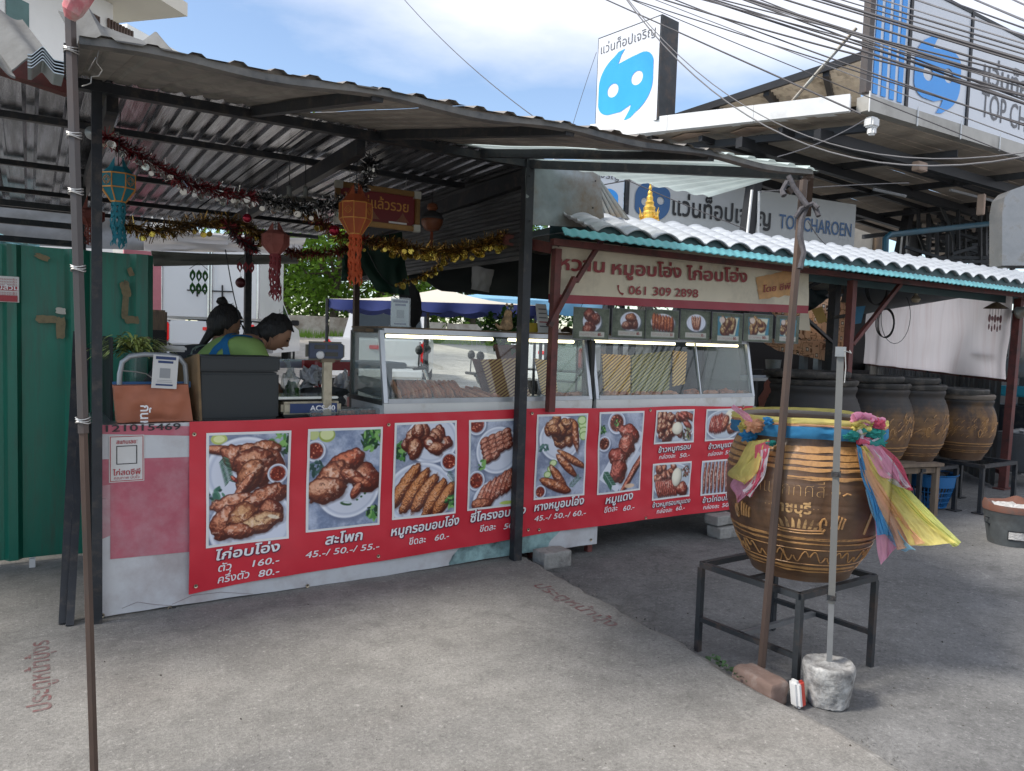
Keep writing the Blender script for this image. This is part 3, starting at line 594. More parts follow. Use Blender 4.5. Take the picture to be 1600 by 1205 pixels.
# ================================================================ PRINTED FOOD PHOTOS (painted per vertex, flat print)
class Paint:
    def __init__(s, w, h, n=120, seed=0):
        s.W, s.H = n, max(2, int(n*h/w)); s.ar = h/w
        s.x, s.y = np.meshgrid(np.linspace(0, 1, s.W+1), np.linspace(0, s.ar, s.H+1)); s.rs = np.random.RandomState(seed)
        s.c = np.zeros((s.H+1, s.W+1, 3)); s.seed = seed
    def noise(s, sc, oct=3, seed=None):
        rs = np.random.RandomState(s.seed*31+(seed if seed is not None else s.rs.randint(9999))); o = np.zeros_like(s.x); amp = 1; tot = 0
        for k in range(oct):
            g = rs.rand(int(sc*s.ar)+4, int(sc)+4); fx = s.x*sc; fy = s.y*sc; ix = fx.astype(int); iy = fy.astype(int); tx = fx-ix; ty = fy-iy
            tx = tx*tx*(3-2*tx); ty = ty*ty*(3-2*ty); ix = np.clip(ix, 0, g.shape[1]-2); iy = np.clip(iy, 0, g.shape[0]-2)
            o += amp*((g[iy, ix]*(1-tx)+g[iy, ix+1]*tx)*(1-ty)+(g[iy+1, ix]*(1-tx)+g[iy+1, ix+1]*tx)*ty); tot += amp; amp *= .55; sc *= 2.1
        return o/tot
    def over(s, a, col): a = np.clip(a, 0, 1)[..., None]; s.c = s.c*(1-a)+np.array(col)*a if np.ndim(col) == 1 else s.c*(1-a)+col*a
    def bg(s, a=(.44, .48, .58), b=(.66, .69, .77)):
        n = s.noise(5, 5)[..., None]; n2 = s.noise(50, 2)[..., None]; t = np.clip((n-.35)*3.0, 0, 1); s.c = np.array(a)*(1-t)+np.array(b)*t + (n2-.5)*.12
    def ell(s, cx, cy, rx, ry, ang=0): 
        c, q = math.cos(ang), math.sin(ang); dx = s.x-cx; dy = s.y-cy; return np.sqrt(((dx*c+dy*q)/rx)**2+((-dx*q+dy*c)/ry)**2)
    def plate(s, cx, cy, rx, ry, ang=0, col=(.80, .82, .88)):
        e = 1.5/s.W/min(rx, ry)
        d = s.ell(cx+.02, cy+.03, rx*1.04, ry*1.04, ang); s.over(np.clip((1.08-d)/.12, 0, 1)*.5, (.28, .32, .42))
        d = s.ell(cx, cy, rx, ry, ang); s.over((1-d)/e+.5, col); s.over(np.clip((1-abs(d-.95)/.04), 0, 1)*.8, (.93, .94, .97)); s.over(np.clip((1-abs(d-.86)/.05), 0, 1)*.55, (.60, .64, .74)); s.over(np.clip(1-abs(d-1.0)/.02, 0, 1)*.4, (.5, .54, .65))
    def rplate(s, pts):
        s.poly(pts, (.80, .82, .88)); 
    def poly(s, pts, col, al=1, soft=1.0):
        ins = np.full(s.x.shape, 1e9); n = len(pts)
        for i in range(n):
            (x1, y1), (x2, y2) = pts[i], pts[(i+1) % n]; l = math.hypot(x2-x1, y2-y1)
            ins = np.minimum(ins, ((x2-x1)*(s.y-y1)-(y2-y1)*(s.x-x1))/l)
        s.over(np.clip(ins*s.W/soft+.5, 0, 1)*al, col)
    def meat(s, cx, cy, rx, ry, ang=0, base=(.58, .26, .17), hi=(.90, .58, .42), rough=.26, gloss=.5, sc=7, dark=(.22, .07, .05), ridges=0):
        rx *= 1.22; ry *= 1.26; base = tuple(min(1, q*1.12) for q in base)
        sd = s.rs.randint(9999); n1 = s.noise(sc, 3, sd)-.5; n2 = s.noise(sc*3.4, 3, sd+1)-.5
        d = s.ell(cx, cy, rx, ry, ang)+n1*rough*2; m = max(rx, ry)
        a = np.clip((1-d)*min(rx, ry)*s.W*.8+.5, 0, 1)
        sh = s.ell(cx+.016, cy+.02, rx*1.05, ry*1.05, ang)+n1*rough*2; s.over(np.clip((1.05-sh)*5, 0, 1)*.45*(1-a*0), (.12, .07, .08))
        h = np.sqrt(np.clip(1-d*d, 0, 1))*min(rx, ry)*1.7 + n2*.030 + n1*.035
        if ridges:
            u = (s.x-cx)*math.cos(ang)+(s.y-cy)*math.sin(ang); h = h+.014*np.abs(np.sin(u*ridges))
        gy, gx = np.gradient(h, s.ar/s.H, 1/s.W); l = np.clip(.62+gx*.22+gy*.34, 0, 1.5)/np.sqrt(1+gx*gx+gy*gy)*1.25
        l = np.clip(l, 0, 1)[..., None]; col = np.array(dark)*(1-l)+np.array(base)*l
        t = np.clip((l-.55)*2.2, 0, 1); col = col*(1-t)+np.array(hi)*t
        sp = np.clip((n2+n1*.5)*7-1.0+(l[..., 0]-.5)*1.8, 0, 1)[..., None]*gloss; col = col*(1-sp)+np.array((1, .88, .80))*sp
        dk = np.clip((-n2-.12)*7, 0, 1)[..., None]*.55; col = col*(1-dk)+np.array(dark)*dk
        s.over(a, col); s.over(np.clip(1-abs(d-.97)/.06, 0, 1)*.55, dark)
    def green(s, cx, cy, r, n=40, leaf=.05, cols=((.10, .26, .12), (.25, .48, .20), (.45, .66, .32), (.06, .17, .09))):
        for _ in range(n):
            a = s.rs.rand()*6.3; q = r*math.sqrt(s.rs.rand()); c = cols[s.rs.randint(len(cols))]
            d = s.ell(cx+q*math.cos(a), cy+q*math.sin(a), leaf*(.4+s.rs.rand()), leaf*(.25+.4*s.rs.rand()), s.rs.rand()*6.3); s.over(np.clip((1-d)*3, 0, 1), c)
    def sprig(s, x0, y0, x1, y1, w=.05, n=26):
        for i in range(n):
            t = i/n; a = math.atan2(y1-y0, x1-x0)+(.9 if i % 2 else -.9); cx = x0+(x1-x0)*t+math.cos(a)*w*.6; cy = y0+(y1-y0)*t+math.sin(a)*w*.6
            d = s.ell(cx, cy, w*.75, w*.13, a); s.over(np.clip((1-d)*3, 0, 1), (.13, .28, .22) if i % 3 else (.24, .42, .33))
    def bowl(s, cx, cy, r, col=(.42, .10, .06), ry=None):
        ry = ry or r; s.plate(cx, cy, r*1.28, ry*1.28); n = s.noise(40, 2)[..., None]; d = s.ell(cx, cy, r, ry); c = np.array(col)*(.55+.9*n); sp = np.clip((n-.66)*9, 0, 1); c = c*(1-sp)+np.array((.90, .55, .42))*sp; s.over((1-d)*14, c); s.over(np.clip(1-abs(d-1)/.08, 0, 1)*.5, (.25, .08, .07))
    def rnd(s, cx, cy, rx, ry, col, al=1, ang=0): d = s.ell(cx, cy, rx, ry, ang); s.over(np.clip((1-d)*min(rx, ry)*s.W+.5, 0, 1)*al, col)
    def egg(s, cx, cy, rx, ry, ang=0):
        s.rnd(cx+.012, cy+.02, rx*1.04, ry*1.04, (.35, .25, .2), .6, ang)
        d = s.ell(cx, cy, rx, ry, ang); d2 = s.ell(cx-.2*rx, cy-.2*ry, rx, ry, ang); l = np.clip(1.04-.22*d2**2, 0, 1)[..., None]; s.over((1-d)*12, np.array((.97, .94, .84))*l)
    def out(s): c = np.clip(s.c, 0, 1)**.82; return np.where(c <= .04045, c/12.92, ((c+.055)/1.055)**2.4)
BR = (.55, .24, .15); DK = (.24, .08, .05)
def food(kind, w, h, n, seed):
    p = Paint(w, h, n, seed); A = p.ar; rs = p.rs
    if kind == 'chicken':
        p.bg(); p.green(.92, .12, .16, 40, .06); p.rnd(.12, .05, .10, .07, (.70, .74, .35)); p.rnd(.12, .05, .07, .045, (.86, .88, .6))
        p.plate(.46, .36*A, .52, .34*A*1.0, .1); p.green(.08, .55*A, .10, 14, .07, ((.16, .34, .28), (.25, .45, .36), (.08, .2, .17)))
        p.plate(.55, .86*A, .56, .34*A, 0)
        p.meat(.22, .145*A, .24, .055, .15, rough=.1); p.meat(.38, .22*A, .22, .13, .5); p.meat(.62, .16*A, .26, .11, -.15, base=(.60, .30, .18)); p.meat(.78, .27*A, .17, .12, 1.2, hi=(.92, .64, .42))
        p.meat(.58, .31*A, .24, .20, .8, hi=(.93, .66, .50)); p.meat(.52, .38*A, .12, .20, .5, base=(.62, .34, .2)); p.meat(.45, .47*A, .16, .05, -.9, rough=.12)
        p.sprig(.17, .20*A, .25, .43*A, .07, 30); p.meat(.31, .41*A, .05, .02, .8, base=(.6, .08, .07), gloss=.2); p.bowl(.87, .385*A, .105)
        p.meat(.34, .63*A, .27, .11, -.1); p.meat(.72, .60*A, .25, .13, -.35, base=(.44, .16, .10)); p.meat(.20, .80*A, .14, .20, .3); p.meat(.44, .78*A, .17, .17, .9, hi=(.92, .70, .48), base=(.62, .33, .2)); p.meat(.80, .75*A, .14, .13, .4, base=(.40, .12, .08))
        p.meat(.66, .85*A, .24, .11, -.25, hi=(.95, .80, .6), base=(.72, .45, .28)); p.meat(.38, .90*A, .16, .08, .2); p.rnd(.83, .80*A, .08, .025, (.92, .86, .76), .8, .3)
    elif kind == 'thigh':
        p.bg((.42, .48, .60), (.66, .70, .79)); p.rnd(.23, .055, .115, .10, (.55, .62, .25)); p.rnd(.23, .045, .095, .078, (.82, .85, .58)); p.rnd(.04, .04, .08, .08, (.72, .76, .48))
        p.poly([(.58, 0), (.62, .14), (1.02, .33), (1.02, 0)], (.64, .46, .27)); p.poly([(.64, -.01), (.67, .12), (1.02, .28), (1.02, -.01)], (.30, .45, .2)); p.green(.86, .12, .17, 70, .06)
        p.bowl(.07, .27, .115); p.plate(.55, .60*A, .46, .30*A*1.05, 0); p.green(.10, .52, .10, 24, .05, ((.16, .3, .28), (.08, .2, .18)))
        p.meat(.78, .50*A, .20, .16, .5, base=(.48, .17, .12), sc=6); p.meat(.50, .35*A, .26, .13, -.5, base=(.58, .18, .10), hi=(.93, .52, .36), sc=6); p.meat(.30, .52*A, .28, .18, -.75, base=(.60, .27, .16), hi=(.92, .62, .46), sc=6)
        p.meat(.26, .60*A, .22, .15, -.2, base=(.66, .33, .2), hi=(.95, .72, .58), sc=6); p.meat(.60, .48*A, .16, .08, .5, base=(.50, .18, .1), rough=.12); p.meat(.75, .55*A, .13, .055, .45, base=(.62, .25, .15), rough=.12); p.meat(.66, .63*A, .055, .10, .5, base=(.58, .2, .12), rough=.12)
        p.rnd(.52, .76*A, .085, .03, (.14, .28, .16), 1, .2); p.rnd(.53, .75*A, .06, .015, (.80, .84, .88), 1, .2)
        for q in ((.68, .73), (.74, .70), (.79, .67)): p.rnd(q[0], q[1]*A, .018, .015, (.12, .28, .15))
        p.green(.94, .88*A, .10, 30, .05)
    elif kind == 'crispy':
        p.bg(); p.plate(.60, .17*A, .46, .27*A); p.green(.08, .28*A, .13, 46, .06); p.poly([(0, .36*A), (0, .5*A), (.2, .42*A), (.14, .34*A)], (.46, .54, .66))
        for k in range(26):
            a = rs.rand()*6.3; q = math.sqrt(rs.rand()); p.meat(.50+.34*q*math.cos(a), .18*A+.20*q*math.sin(a), .085+.04*rs.rand(), .065+.03*rs.rand(), rs.rand()*3, base=(.58, .28, .18) if k % 3 else (.42, .12, .09), hi=(.95, .74, .58), sc=9)
            if k % 3 == 0: x, y = .50+.30*q*math.cos(a), .18*A+.17*q*math.sin(a); p.rnd(x, y, .05, .042, (.93, .88, .84), .9, rs.rand()*3); p.rnd(x+.02, y+.02, .035, .012, (.62, .28, .22), .7, rs.rand())
        p.plate(.42, .76*A, .58, .36*A*.95)
        for k in range(5): p.meat(.16+.165*k, .67*A+.045*k*A+(.02 if k % 2 else 0), .095, .33-.02*k, .62, base=(.60, .30, .14), hi=(.90, .58, .34), rough=.13, sc=15, gloss=.3, dark=(.22, .07, .04))
        p.bowl(.90, .43*A, .115); p.sprig(.88, .54*A, .99, .66*A, .05, 14); p.green(.94, .88*A, .10, 24, .05)
    elif kind == 'ribs':
        p.bg(); p.bowl(.10, .02*A, .14); p.plate(.52, .34*A, .42, .28*A)
        for j in range(5):
            for i in range(4 if j < 4 else 2): p.meat(.26+.135*i+.02*j, .22*A+.052*A*j-.045*i+.015, .085, .055, -.45, base=(.54, .24, .17), hi=(.88, .56, .44), rough=.12, sc=11, gloss=.4)
        p.green(.22, .50*A, .07, 22, .045); p.bowl(.12, .68*A, .125); p.plate(.62, .92*A, .56, .25*A)
        for k in range(8): p.meat(.20+.10*k, .90*A-.035*k*A, .06, .20, .42, base=(.52, .20, .14), hi=(.88, .52, .4), rough=.13, sc=10)
        p.meat(.24, .96*A, .16, .08, 0, base=(.60, .28, .2)); p.green(.93, .80*A, .10, 22, .06, ((.25, .42, .4), (.45, .6, .58), (.15, .3, .28))); p.rnd(.72, .975*A, .14, .03, (.72, .8, .35))
    elif kind == 'tails':
        p.bg(); p.plate(.46, .28*A, .44, .28*A)
        for q in ((.93, .12), (.95, .20), (.90, .06), (.97, .26)): p.rnd(q[0], q[1]*A, .10, .08, (.45, .62, .28)); p.rnd(q[0], q[1]*A, .08, .062, (.80, .88, .62))
        for k in range(20):
            a = rs.rand()*6.3; q = math.sqrt(rs.rand()); p.meat(.44+.28*q*math.cos(a), .20*A+.22*q*math.sin(a), .11, .075, rs.rand()*3, base=(.60, .33, .18), hi=(.92, .66, .44), sc=10, gloss=.5)
        p.meat(.78, .25*A, .07, .22, -.2, base=(.58, .26, .14), hi=(.9, .58, .36)); p.meat(.72, .55*A, .28, .055, .5, base=(.62, .32, .18), hi=(.93, .62, .4), rough=.15); p.meat(.60, .62*A, .26, .06, .75, base=(.60, .30, .17), hi=(.93, .6, .4), rough=.15)
        for q in ((.32, .58), (.28, .65), (.22, .72)): p.rnd(q[0], q[1]*A, .075, .06, (.42, .58, .26)); p.rnd(q[0], q[1]*A, .058, .046, (.82, .88, .64))
        p.meat(.44, .76*A, .24, .065, .85, base=(.58, .27, .15), hi=(.92, .58, .38), rough=.15); p.meat(.40, .87*A, .30, .075, .38, base=(.56, .25, .14), hi=(.92, .58, .38), rough=.15); p.bowl(.09, .93*A, .09); p.sprig(.70, .90*A, .90, .78*A, .06, 20); p.green(.12, .40*A, .08, 16, .05, ((.16, .3, .28), (.3, .45, .42)))
    elif kind == 'redpork':
        p.bg(); p.bowl(.38, .12*A, .16, (.36, .13, .09)); p.green(.38, .12*A, .06, 12, .03); p.green(.04, .20*A, .08, 20, .05); p.bowl(.10, .38*A, .11, (.3, .1, .07))
        p.poly([(.72, .16*A), (1.12, .30*A), (.42, 1.02*A), (-.02, .82*A)], (.82, .84, .89)); p.poly([(.55, 1.1*A), (.45, .94*A), (.92, .50*A), (1.1, .56*A)], (.76, .79, .85))
        p.meat(.70, .27*A, .22, .13, .5, base=(.58, .17, .12), hi=(.88, .44, .36)); p.meat(.62, .43*A, .17, .22, .35, base=(.62, .22, .15), hi=(.90, .50, .40)); p.meat(.42, .58*A, .19, .15, .4, base=(.52, .15, .11), hi=(.85, .42, .36)); p.meat(.45, .74*A, .16, .18, .1, base=(.58, .18, .14), hi=(.90, .50, .42))
        for k in range(7): p.meat(.98-.055*k, .62*A+.052*k*A, .045, .24-.01*k, .75, base=(.58, .22, .15), hi=(.92, .56, .44), rough=.1)
        p.rnd(.75, .95*A, .13, .04, (.88, .72, .58), .9); p.sprig(.10, .74*A, .30, .92*A, .09, 34)
    elif kind in ('box1', 'box2', 'box3', 'box4'):
        p.bg((.50, .54, .60), (.72, .75, .80)); p.plate(.5, .5*A, .56, .55*A, 0, (.72, .76, .80))
        if kind == 'box1':
            for k in range(34): a = rs.rand(), rs.rand(); p.meat(.06+.60*a[0], .06*A+.85*A*a[1], .085, .062, rs.rand()*3, base=(.60, .27, .20), hi=(.96, .80, .62), sc=9)
            for k in range(8): p.meat(.66+.3*rs.rand(), .06*A+.4*A*rs.rand(), .11, .05, .6, base=(.60, .18, .14), hi=(.9, .5, .42))
            p.green(.84, .78*A, .12, 34, .05, ((.2, .12, .1), (.45, .2, .15), (.12, .16, .08), (.5, .5, .35))); p.egg(.58, .56*A, .14, .135)
        elif kind == 'box2':
            p.egg(.66, .28*A, .16, .22, .4)
            for k in range(9): p.meat(.12+.055*k, .46*A, .04, .30*A-.01*abs(k-4), .25, base=(.50, .13, .10), hi=(.85, .42, .35), rough=.1, dark=(.2, .04, .04))
            p.meat(.55, .45*A, .09, .14, .3, base=(.62, .25, .18)); p.meat(.82, .62*A, .18, .10, -.3, base=(.6, .36, .22)); p.green(.85, .2*A, .1, 12, .05, ((.3, .25, .22), (.5, .48, .45)))
        elif kind == 'box3':
            for k in range(18): a = rs.rand(), rs.rand(); p.meat(.08+.50*a[0], .06*A+.40*A*a[1], .09, .06, rs.rand()*3, base=(.62, .28, .2), hi=(.94, .66, .5))
            for k in range(10): p.meat(.10+.055*k, .72*A, .04, .22*A, -.25, base=(.56, .18, .14), hi=(.9, .5, .42), rough=.1)
            p.meat(.80, .78*A, .15, .12, .5, base=(.60, .16, .13)); p.green(.86, .26*A, .12, 30, .04, ((.2, .15, .1), (.3, .3, .2), (.45, .25, .2))); p.egg(.62, .40*A, .13, .20, .1)
        else:
            p.c[:] = (.62, .68, .78)
            for k in range(9): p.meat(.06+.105*k, .48*A+.03*A*math.sin(k*2), .035, .44*A, .06, base=(.48, .20, .16), hi=(.86, .55, .45), rough=.12); p.rnd(.11+.105*k, .45*A, .012, .33*A, (.90, .86, .82), .8, .05)
    elif kind.startswith('card'):
        k = int(kind[4:]); p.bg((.21, .24, .19), (.29, .32, .26)); 
        n = p.noise(3, 2)[..., None]; 
        for q in range(9): p.rnd(.5, q*.13*A, .6, .008, (.34, .37, .30), .35)
        if k < 4:
            rx, ry = ((.26, .33), (.30, .33), (.36, .29), (.32, .29))[k]; p.plate(.52, .42*A, rx, ry*A)
            if k == 0: [p.meat(.52+dx, .42*A+dy, .13, .11, .3, base=(.30, .10, .08), hi=(.6, .28, .2), gloss=.3) for dx, dy in ((-.08, -.14), (.10, -.06), (-.05, .12), (-.10, .2))]
            elif k == 1: [p.meat(.52+rs.uniform(-.18, .18), .42*A+rs.uniform(-.02, .2)*A, .10, .07, 0, base=(.48, .28, .22), hi=(.78, .58, .48), gloss=.3) for _ in range(9)]; p.meat(.52, .28*A, .13, .08, 0, base=(.5, .3, .2))
            elif k == 2: [p.meat(.25+.09*i, .40*A+.01*i, .055, .22*A, 0, base=(.50, .20, .11), hi=(.76, .42, .25), rough=.1, gloss=.3) for i in range(7)]
            else: [p.meat(.42+.065*i, .43*A, .045, .19*A, .15*(i-2), base=(.62, .38, .28), hi=(.88, .68, .55), rough=.12, gloss=.3) for i in range(4)]
        else:
            p.poly([(.16, .12*A), (.88, .12*A), (.86, .76*A), (.18, .76*A)], (.20, .42, .50)); p.poly([(.22, .16*A), (.84, .14*A), (.74, .74*A), (.34, .74*A)], (.76, .76, .66))
            for i in range(16): p.meat(.28+.44*rs.rand(), .2*A+.42*A*rs.rand(), .10, .06, rs.rand()*3, base=(.42, .30, .18) if k != 5 else (.62, .44, .26), hi=(.78, .66, .42), gloss=.3)
            p.rnd(.30, .24*A, .09, .07, (.80, .72, .68), .9)
        p.poly([(.17, .76*A), (.88, .76*A), (.88, .93*A), (.17, .93*A)], (.66, .66, .62))
    return p
M['print'] = attr_mat('photo_print', .3); M['printm'] = attr_mat('matt_photo_print', .6)
def photo(name, kind, tl, xd, w, h, n, seed, parent, warp, m=None, border=.0, eps=.0065, bm=None, label=None):
    p = food(kind, w, h, n, seed); xd = V(xd); zd = V((0, 0, 1)); nn = V((0, -1, 0))
    if border:
        mb = MB(); o = V(tl)+V((-border, 0, border)); W2, H2 = w+2*border, h+2*border
        mb.grid(lambda u, v: warp(o+xd*(W2*u)-zd*(H2*v)+nn*(eps-.0022)), 70, 70); obj('photo_border', mb, bm or M['inkwhite'], parent)
    mb = MB(); mb.grid(lambda u, v: warp(V(tl)+xd*(w*u)-zd*(h*v)+nn*eps), p.W, p.H)
    o = obj(name, mb, m or M['print'], parent); at = o.data.color_attributes.new('print', 'FLOAT_COLOR', 'POINT')
    c = np.ones((len(mb.v), 4)); c[:, :3] = p.out().reshape(-1, 3); at.data.foreach_set('color', c.ravel().astype(np.float32))
    if label: o['label'] = label
    return o
# ================================================================ COUNTER, VINYLS
M['steeltop'] = mat('worn_steel_tabletop', (.30, .30, .30), .35, .8, .2, 5, dirt=(.12, .11, .10), damt=.5, ds=6)
ct = thing('serving_counter', (2.6, 4.4, 0), 'long narrow steel topped serving counter behind the red menu banner', 'counter')
mb = MB(); mb.bbox((.27, YC+.02, .90), (4.95, 4.72, .935)); obj('table_top', mb, M['steeltop'], ct)
for x in (.32, 1.7, 3.3, 4.9):
    for y in (4.10, 4.66): mb = MB(); mb.beam((x, y, -.06 if x > 2.7 else 0), (x, y, .9), .04); obj('leg', mb, M['redox'], ct)
mb = MB(); mb.bbox((.3, 4.40, .30), (4.9, 4.70, .32)); obj('shelf', mb, M['wood'], ct)
mb = MB(); mb.bbox((.27, 4.70, .05), (4.95, 4.71, .88)); obj('back_cloth', mb, M['rubber'], ct)
def wave(x, z, a=1):
    return a*(.009*math.sin(x*4.1+z*2.0)+.006*math.sin(x*9.3-z*6+1)+.014*mnoise.noise((x*1.7, z*2.2, .5))+.008*mnoise.noise((x*5, z*6, 2.5))+.003*mnoise.noise((x*13+z*5, z*9, 4)))
M['vwhite'] = mat('grubby_white_vinyl', (.56, .57, .585), .42, 0, .07, 2, dirt=(.40, .36, .36), damt=.55, ds=2.2, bump=.06, bs=6)
M['vred'] = mat('red_vinyl', (.60, .026, .045), .36, 0, .10, 2.0, bump=.10, bs=7)
M['vfade'] = mat('faded_pink_print', (.44, .10, .14), .45, 0, .22, 2.5, dirt=(.5, .3, .33), damt=.5, ds=1.6)
M['vfade2'] = mat('pale_pink_print', (.50, .27, .30), .45, 0, .2, 3, dirt=(.55, .5, .52), damt=.6, ds=2.2)
M['teal'] = mat('pale_teal_print', (.30, .46, .46), .4, 0, .35, 5, dirt=(.05, .075, .08), damt=.6, ds=4.5)
M['eyelet'] = mat('brass_eyelet', (.5, .42, .3), .35, .8, .1, 9)
wb = thing('old_vinyl_banner', (1.8, YC, 0), 'old faded white and pink vinyl stretched along the counter under the red banner', 'banner')
def wA(p): return V((p.x, p.y-wave(p.x, p.z, .3)-.003, p.z))
XL, XR = .256, 3.33
def botz(x): return .006+.004*math.sin(x*3)+.004*mnoise.noise((x*6, 0, 0))
def fnw(u, v):
    x = XL+(XR-XL)*u; zt_ = .936+.02*u; zb = botz(x)
    return wA(V((x, YC, zb+(max(zt_, .12)-zb)*v)))
mb = MB(); mb.grid(fnw, 150, 44); obj('vinyl_sheet', mb, M['vwhite'], wb, True)
def quad(px, m, par, Y, warp, name, eps=.002, nu=30, nv=20):
    p = [PY(x, y, Y) for x, y in px]; mb = MB(); mb.grid(lambda u, v: warp(p[0].lerp(p[1], u).lerp(p[3].lerp(p[2], u), v)+V((0, -eps, 0))), nu, nv); return obj(name, mb, m, par, True)
quad([(148, 664), (298, 666), (298, 681), (149, 678)], M['vfade'], wb, YC, wA, 'pink_strip')
quad([(149, 718), (297, 714), (297, 752), (149, 760)], M['vfade'], wb, YC, wA, 'pink_strip')
quad([(172, 748), (297, 750), (298, 862), (172, 873)], M['vfade'], wb, YC, wA, 'pink_panel', .0035)
quad([(149, 760), (172, 757), (172, 836), (149, 846)], M['vfade2'], wb, YC, wA, 'pink_panel', .0022)
def fnt(u, v):
    x = 2.17+.74*u; zt_ = .16; zb = botz(x)+.002; return wA(V((x+(.17-.02*u)*v*v+.02*mnoise.noise((v*4, u*3, 1)), YC-.003, zb+(zt_-zb)*v)))
mb = MB(); mb.grid(fnt, 40, 14); obj('teal_print', mb, M['teal'], wb, True)
text('121015469', M['inkblack'], PY(165, 676, YC)+V((0, -.006, .004)), (1, 0, 0), (0, 0, 1), .046, .33, wb, warp=wA, bold=.015)
# scan card: frame and words, its code left out
a, b = PY(170, 681, YC), PY(225, 754, YC); z1, z2 = a.z, PY(170, 754, YC).z
def rect_ring(par, x1, x2, zlo, zhi, t, m, warp, Y, eps=.004):
    mb = MB(); pts = []
    for q in (0, t):
        pts += [V((x1+q, Y-eps, zhi-q)), V((x2-q, Y-eps, zhi-q)), V((x2-q, Y-eps, zlo+q)), V((x1+q, Y-eps, zlo+q))]
    mb.add([warp(p) for p in pts], [(i, (i+1) % 4, (i+1) % 4+4, i+4) for i in range(4)]); return obj('frame_line', mb, m, par)
mb = MB(); mb.grid(lambda u, v: wA(V((a.x+(b.x-a.x)*u, YC-.0042, z2+(z1-z2)*v))), 6, 8); obj('scan_card', mb, M['paper'], wb)
rect_ring(wb, a.x+.004, b.x-.004, z2+.004, z1-.004, .0035, M['inkred'], wA, YC, .0055)
cxm = (a.x+b.x)/2
text('สแกนเลย!', M['inkred'], (cxm, YC-.0055, z1-.040), (1, 0, 0), (0, 0, 1), .028, .09, wb, warp=wA, align='C', bold=.02)
rect_ring(wb, cxm-.045, cxm+.045, z1-.140, z1-.050, .004, M['inkblack'], wA, YC, .006)
text('ไก่สดซีพี', M['inkred'], (cxm, YC-.0055, z2+.034), (1, 0, 0), (0, 0, 1), .036, .12, wb, warp=wA, align='C', bold=.02)
text('คุณภาพ มั่นใจ', M['inkred'], (cxm, YC-.0055, z2+.014), (1, 0, 0), (0, 0, 1), .020, .11, wb, warp=wA, align='C')
def eyelets(par, pts, Y, warp, name='eyelet', m=None):
    base = None
    for x, y in pts:
        c = warp(PY(x, y, Y)+V((0, -.004, 0))); mb = MB(); mb.lathe([(.0045, 0), (.0045, .001), (.0095, .0025), (.0105, 0)], c, 14, ax=(V((1, 0, 0)), V((0, 0, 1)), V((0, -1, 0)))); mb.cm = 1
        mb.lathe([(0, .0006), (.0045, .0006)], c, 12, ax=(V((1, 0, 0)), V((0, 0, 1)), V((0, -1, 0)))); obj(name, mb, [m or M['eyelet'], M['inkblack']], par)
eyelets(wb, [(155, 672), (160, 961), (480, 915), (922, 843), (265, 950)], YC, wA)
mb = MB(); c = PY(268, 951, YC); mb.prism([wA(c+V((x, -.005, z))) for x, z in ((-.02, -.012), (-.005, -.018), (.015, -.01), (.022, .008), (.004, .012), (-.014, .006))], (0, -.001, 0)); obj('torn_hole', mb, M['inkblack'], wb)
for pts in (((190, 950), (215, 940), (240, 944), (268, 946)), ((268, 944), (300, 930), (345, 925), (395, 928)), ((149, 778), (165, 779))):
    mb = MB(); P_ = [wA(PY(x, y, YC)+V((0, -.0035, 0))) for x, y in pts]; mb.tube(P_, .0008, 4); obj('crack_line', mb, mat('dried_crack', (.20, .12, .12), .8), wb)
# ---- the red menu banner
YR = 4.028
rb = thing('menu_banner', (2.77, YR, .05), 'long red vinyl menu banner of framed dish photos with white prices along the counter', 'banner')
RX0, RX1 = .672, 4.86
def rtop(x): return .944+.018*min(1, (x-.67)/1.6)-.010*max(0, x-3)+.004*math.sin(x*5)
def rbot(x): return float(np.interp(x, (.678, 1, 1.65, 2.6, 3.29, 4.67), (.066, .081, .098, .123, .137, .124)))+.003*math.sin(x*7)
def wR(p): return V((p.x, p.y-wave(p.x+3, p.z, .8)-.002, p.z))
mb = MB(); mb.grid(lambda u, v: wR(V((RX0+(RX1-RX0)*u, YR, rbot(RX0+(RX1-RX0)*u)*(1-v)+rtop(RX0+(RX1-RX0)*u)*v))), 300, 70); obj('vinyl_sheet', mb, M['vred'], rb, True)
def on(x, y): return PY(x, y, YR)
M['lett'] = mat('white_lettering', (.80, .79, .80), .4, 0, .03, 9)
M['lshadow'] = mat('dark_letter_edge', (.10, .012, .05), .4, 0, .1, 9)
def photo_at(kind, x1, y1, x2, y2, n, seed, label):      # inner print area given by its corners in the photo's own perspective
    a = on(x1, y1); b = on(x2, y1); zb = on((x1+x2)/2, y2).z; za = a.z
    photo('dish_photo', kind, (a.x, YR, za), (1, 0, 0), b.x-a.x, za-zb, n, seed, rb, wR, border=.0135, label=label)
photo_at('chicken', 327, 681, 450, 845, 150, 1, 'print of roast chicken and cut chicken on two plates')
photo_at('thigh', 484, 674, 592, 822, 130, 2, 'print of glazed chicken thighs on a round plate')
photo_at('crispy', 618, 664, 711, 803, 130, 3, 'print of crispy pork pieces and long pork strips')
photo_at('ribs', 736, 660, 818, 790, 120, 4, 'print of chopped ribs')
photo_at('tails', 841, 651, 914, 774, 120, 5, 'print of roasted tails with cucumber slices')
photo_at('redpork', 938, 647, 1003, 766, 115, 6, 'print of red pork on a square plate')
photo_at('box1', 1027, 644, 1083, 690, 80, 7, 'print of rice box with crispy pork and an egg')
photo_at('box2', 1104, 642, 1155, 685, 80, 8, 'print of rice box with sliced red pork')
photo_at('box3', 1023, 728, 1078, 776, 80, 9, 'print of mixed pork rice box with an egg')
photo_at('box4', 1099, 723, 1150, 769, 80, 10, 'print of sliced dark chicken strips')
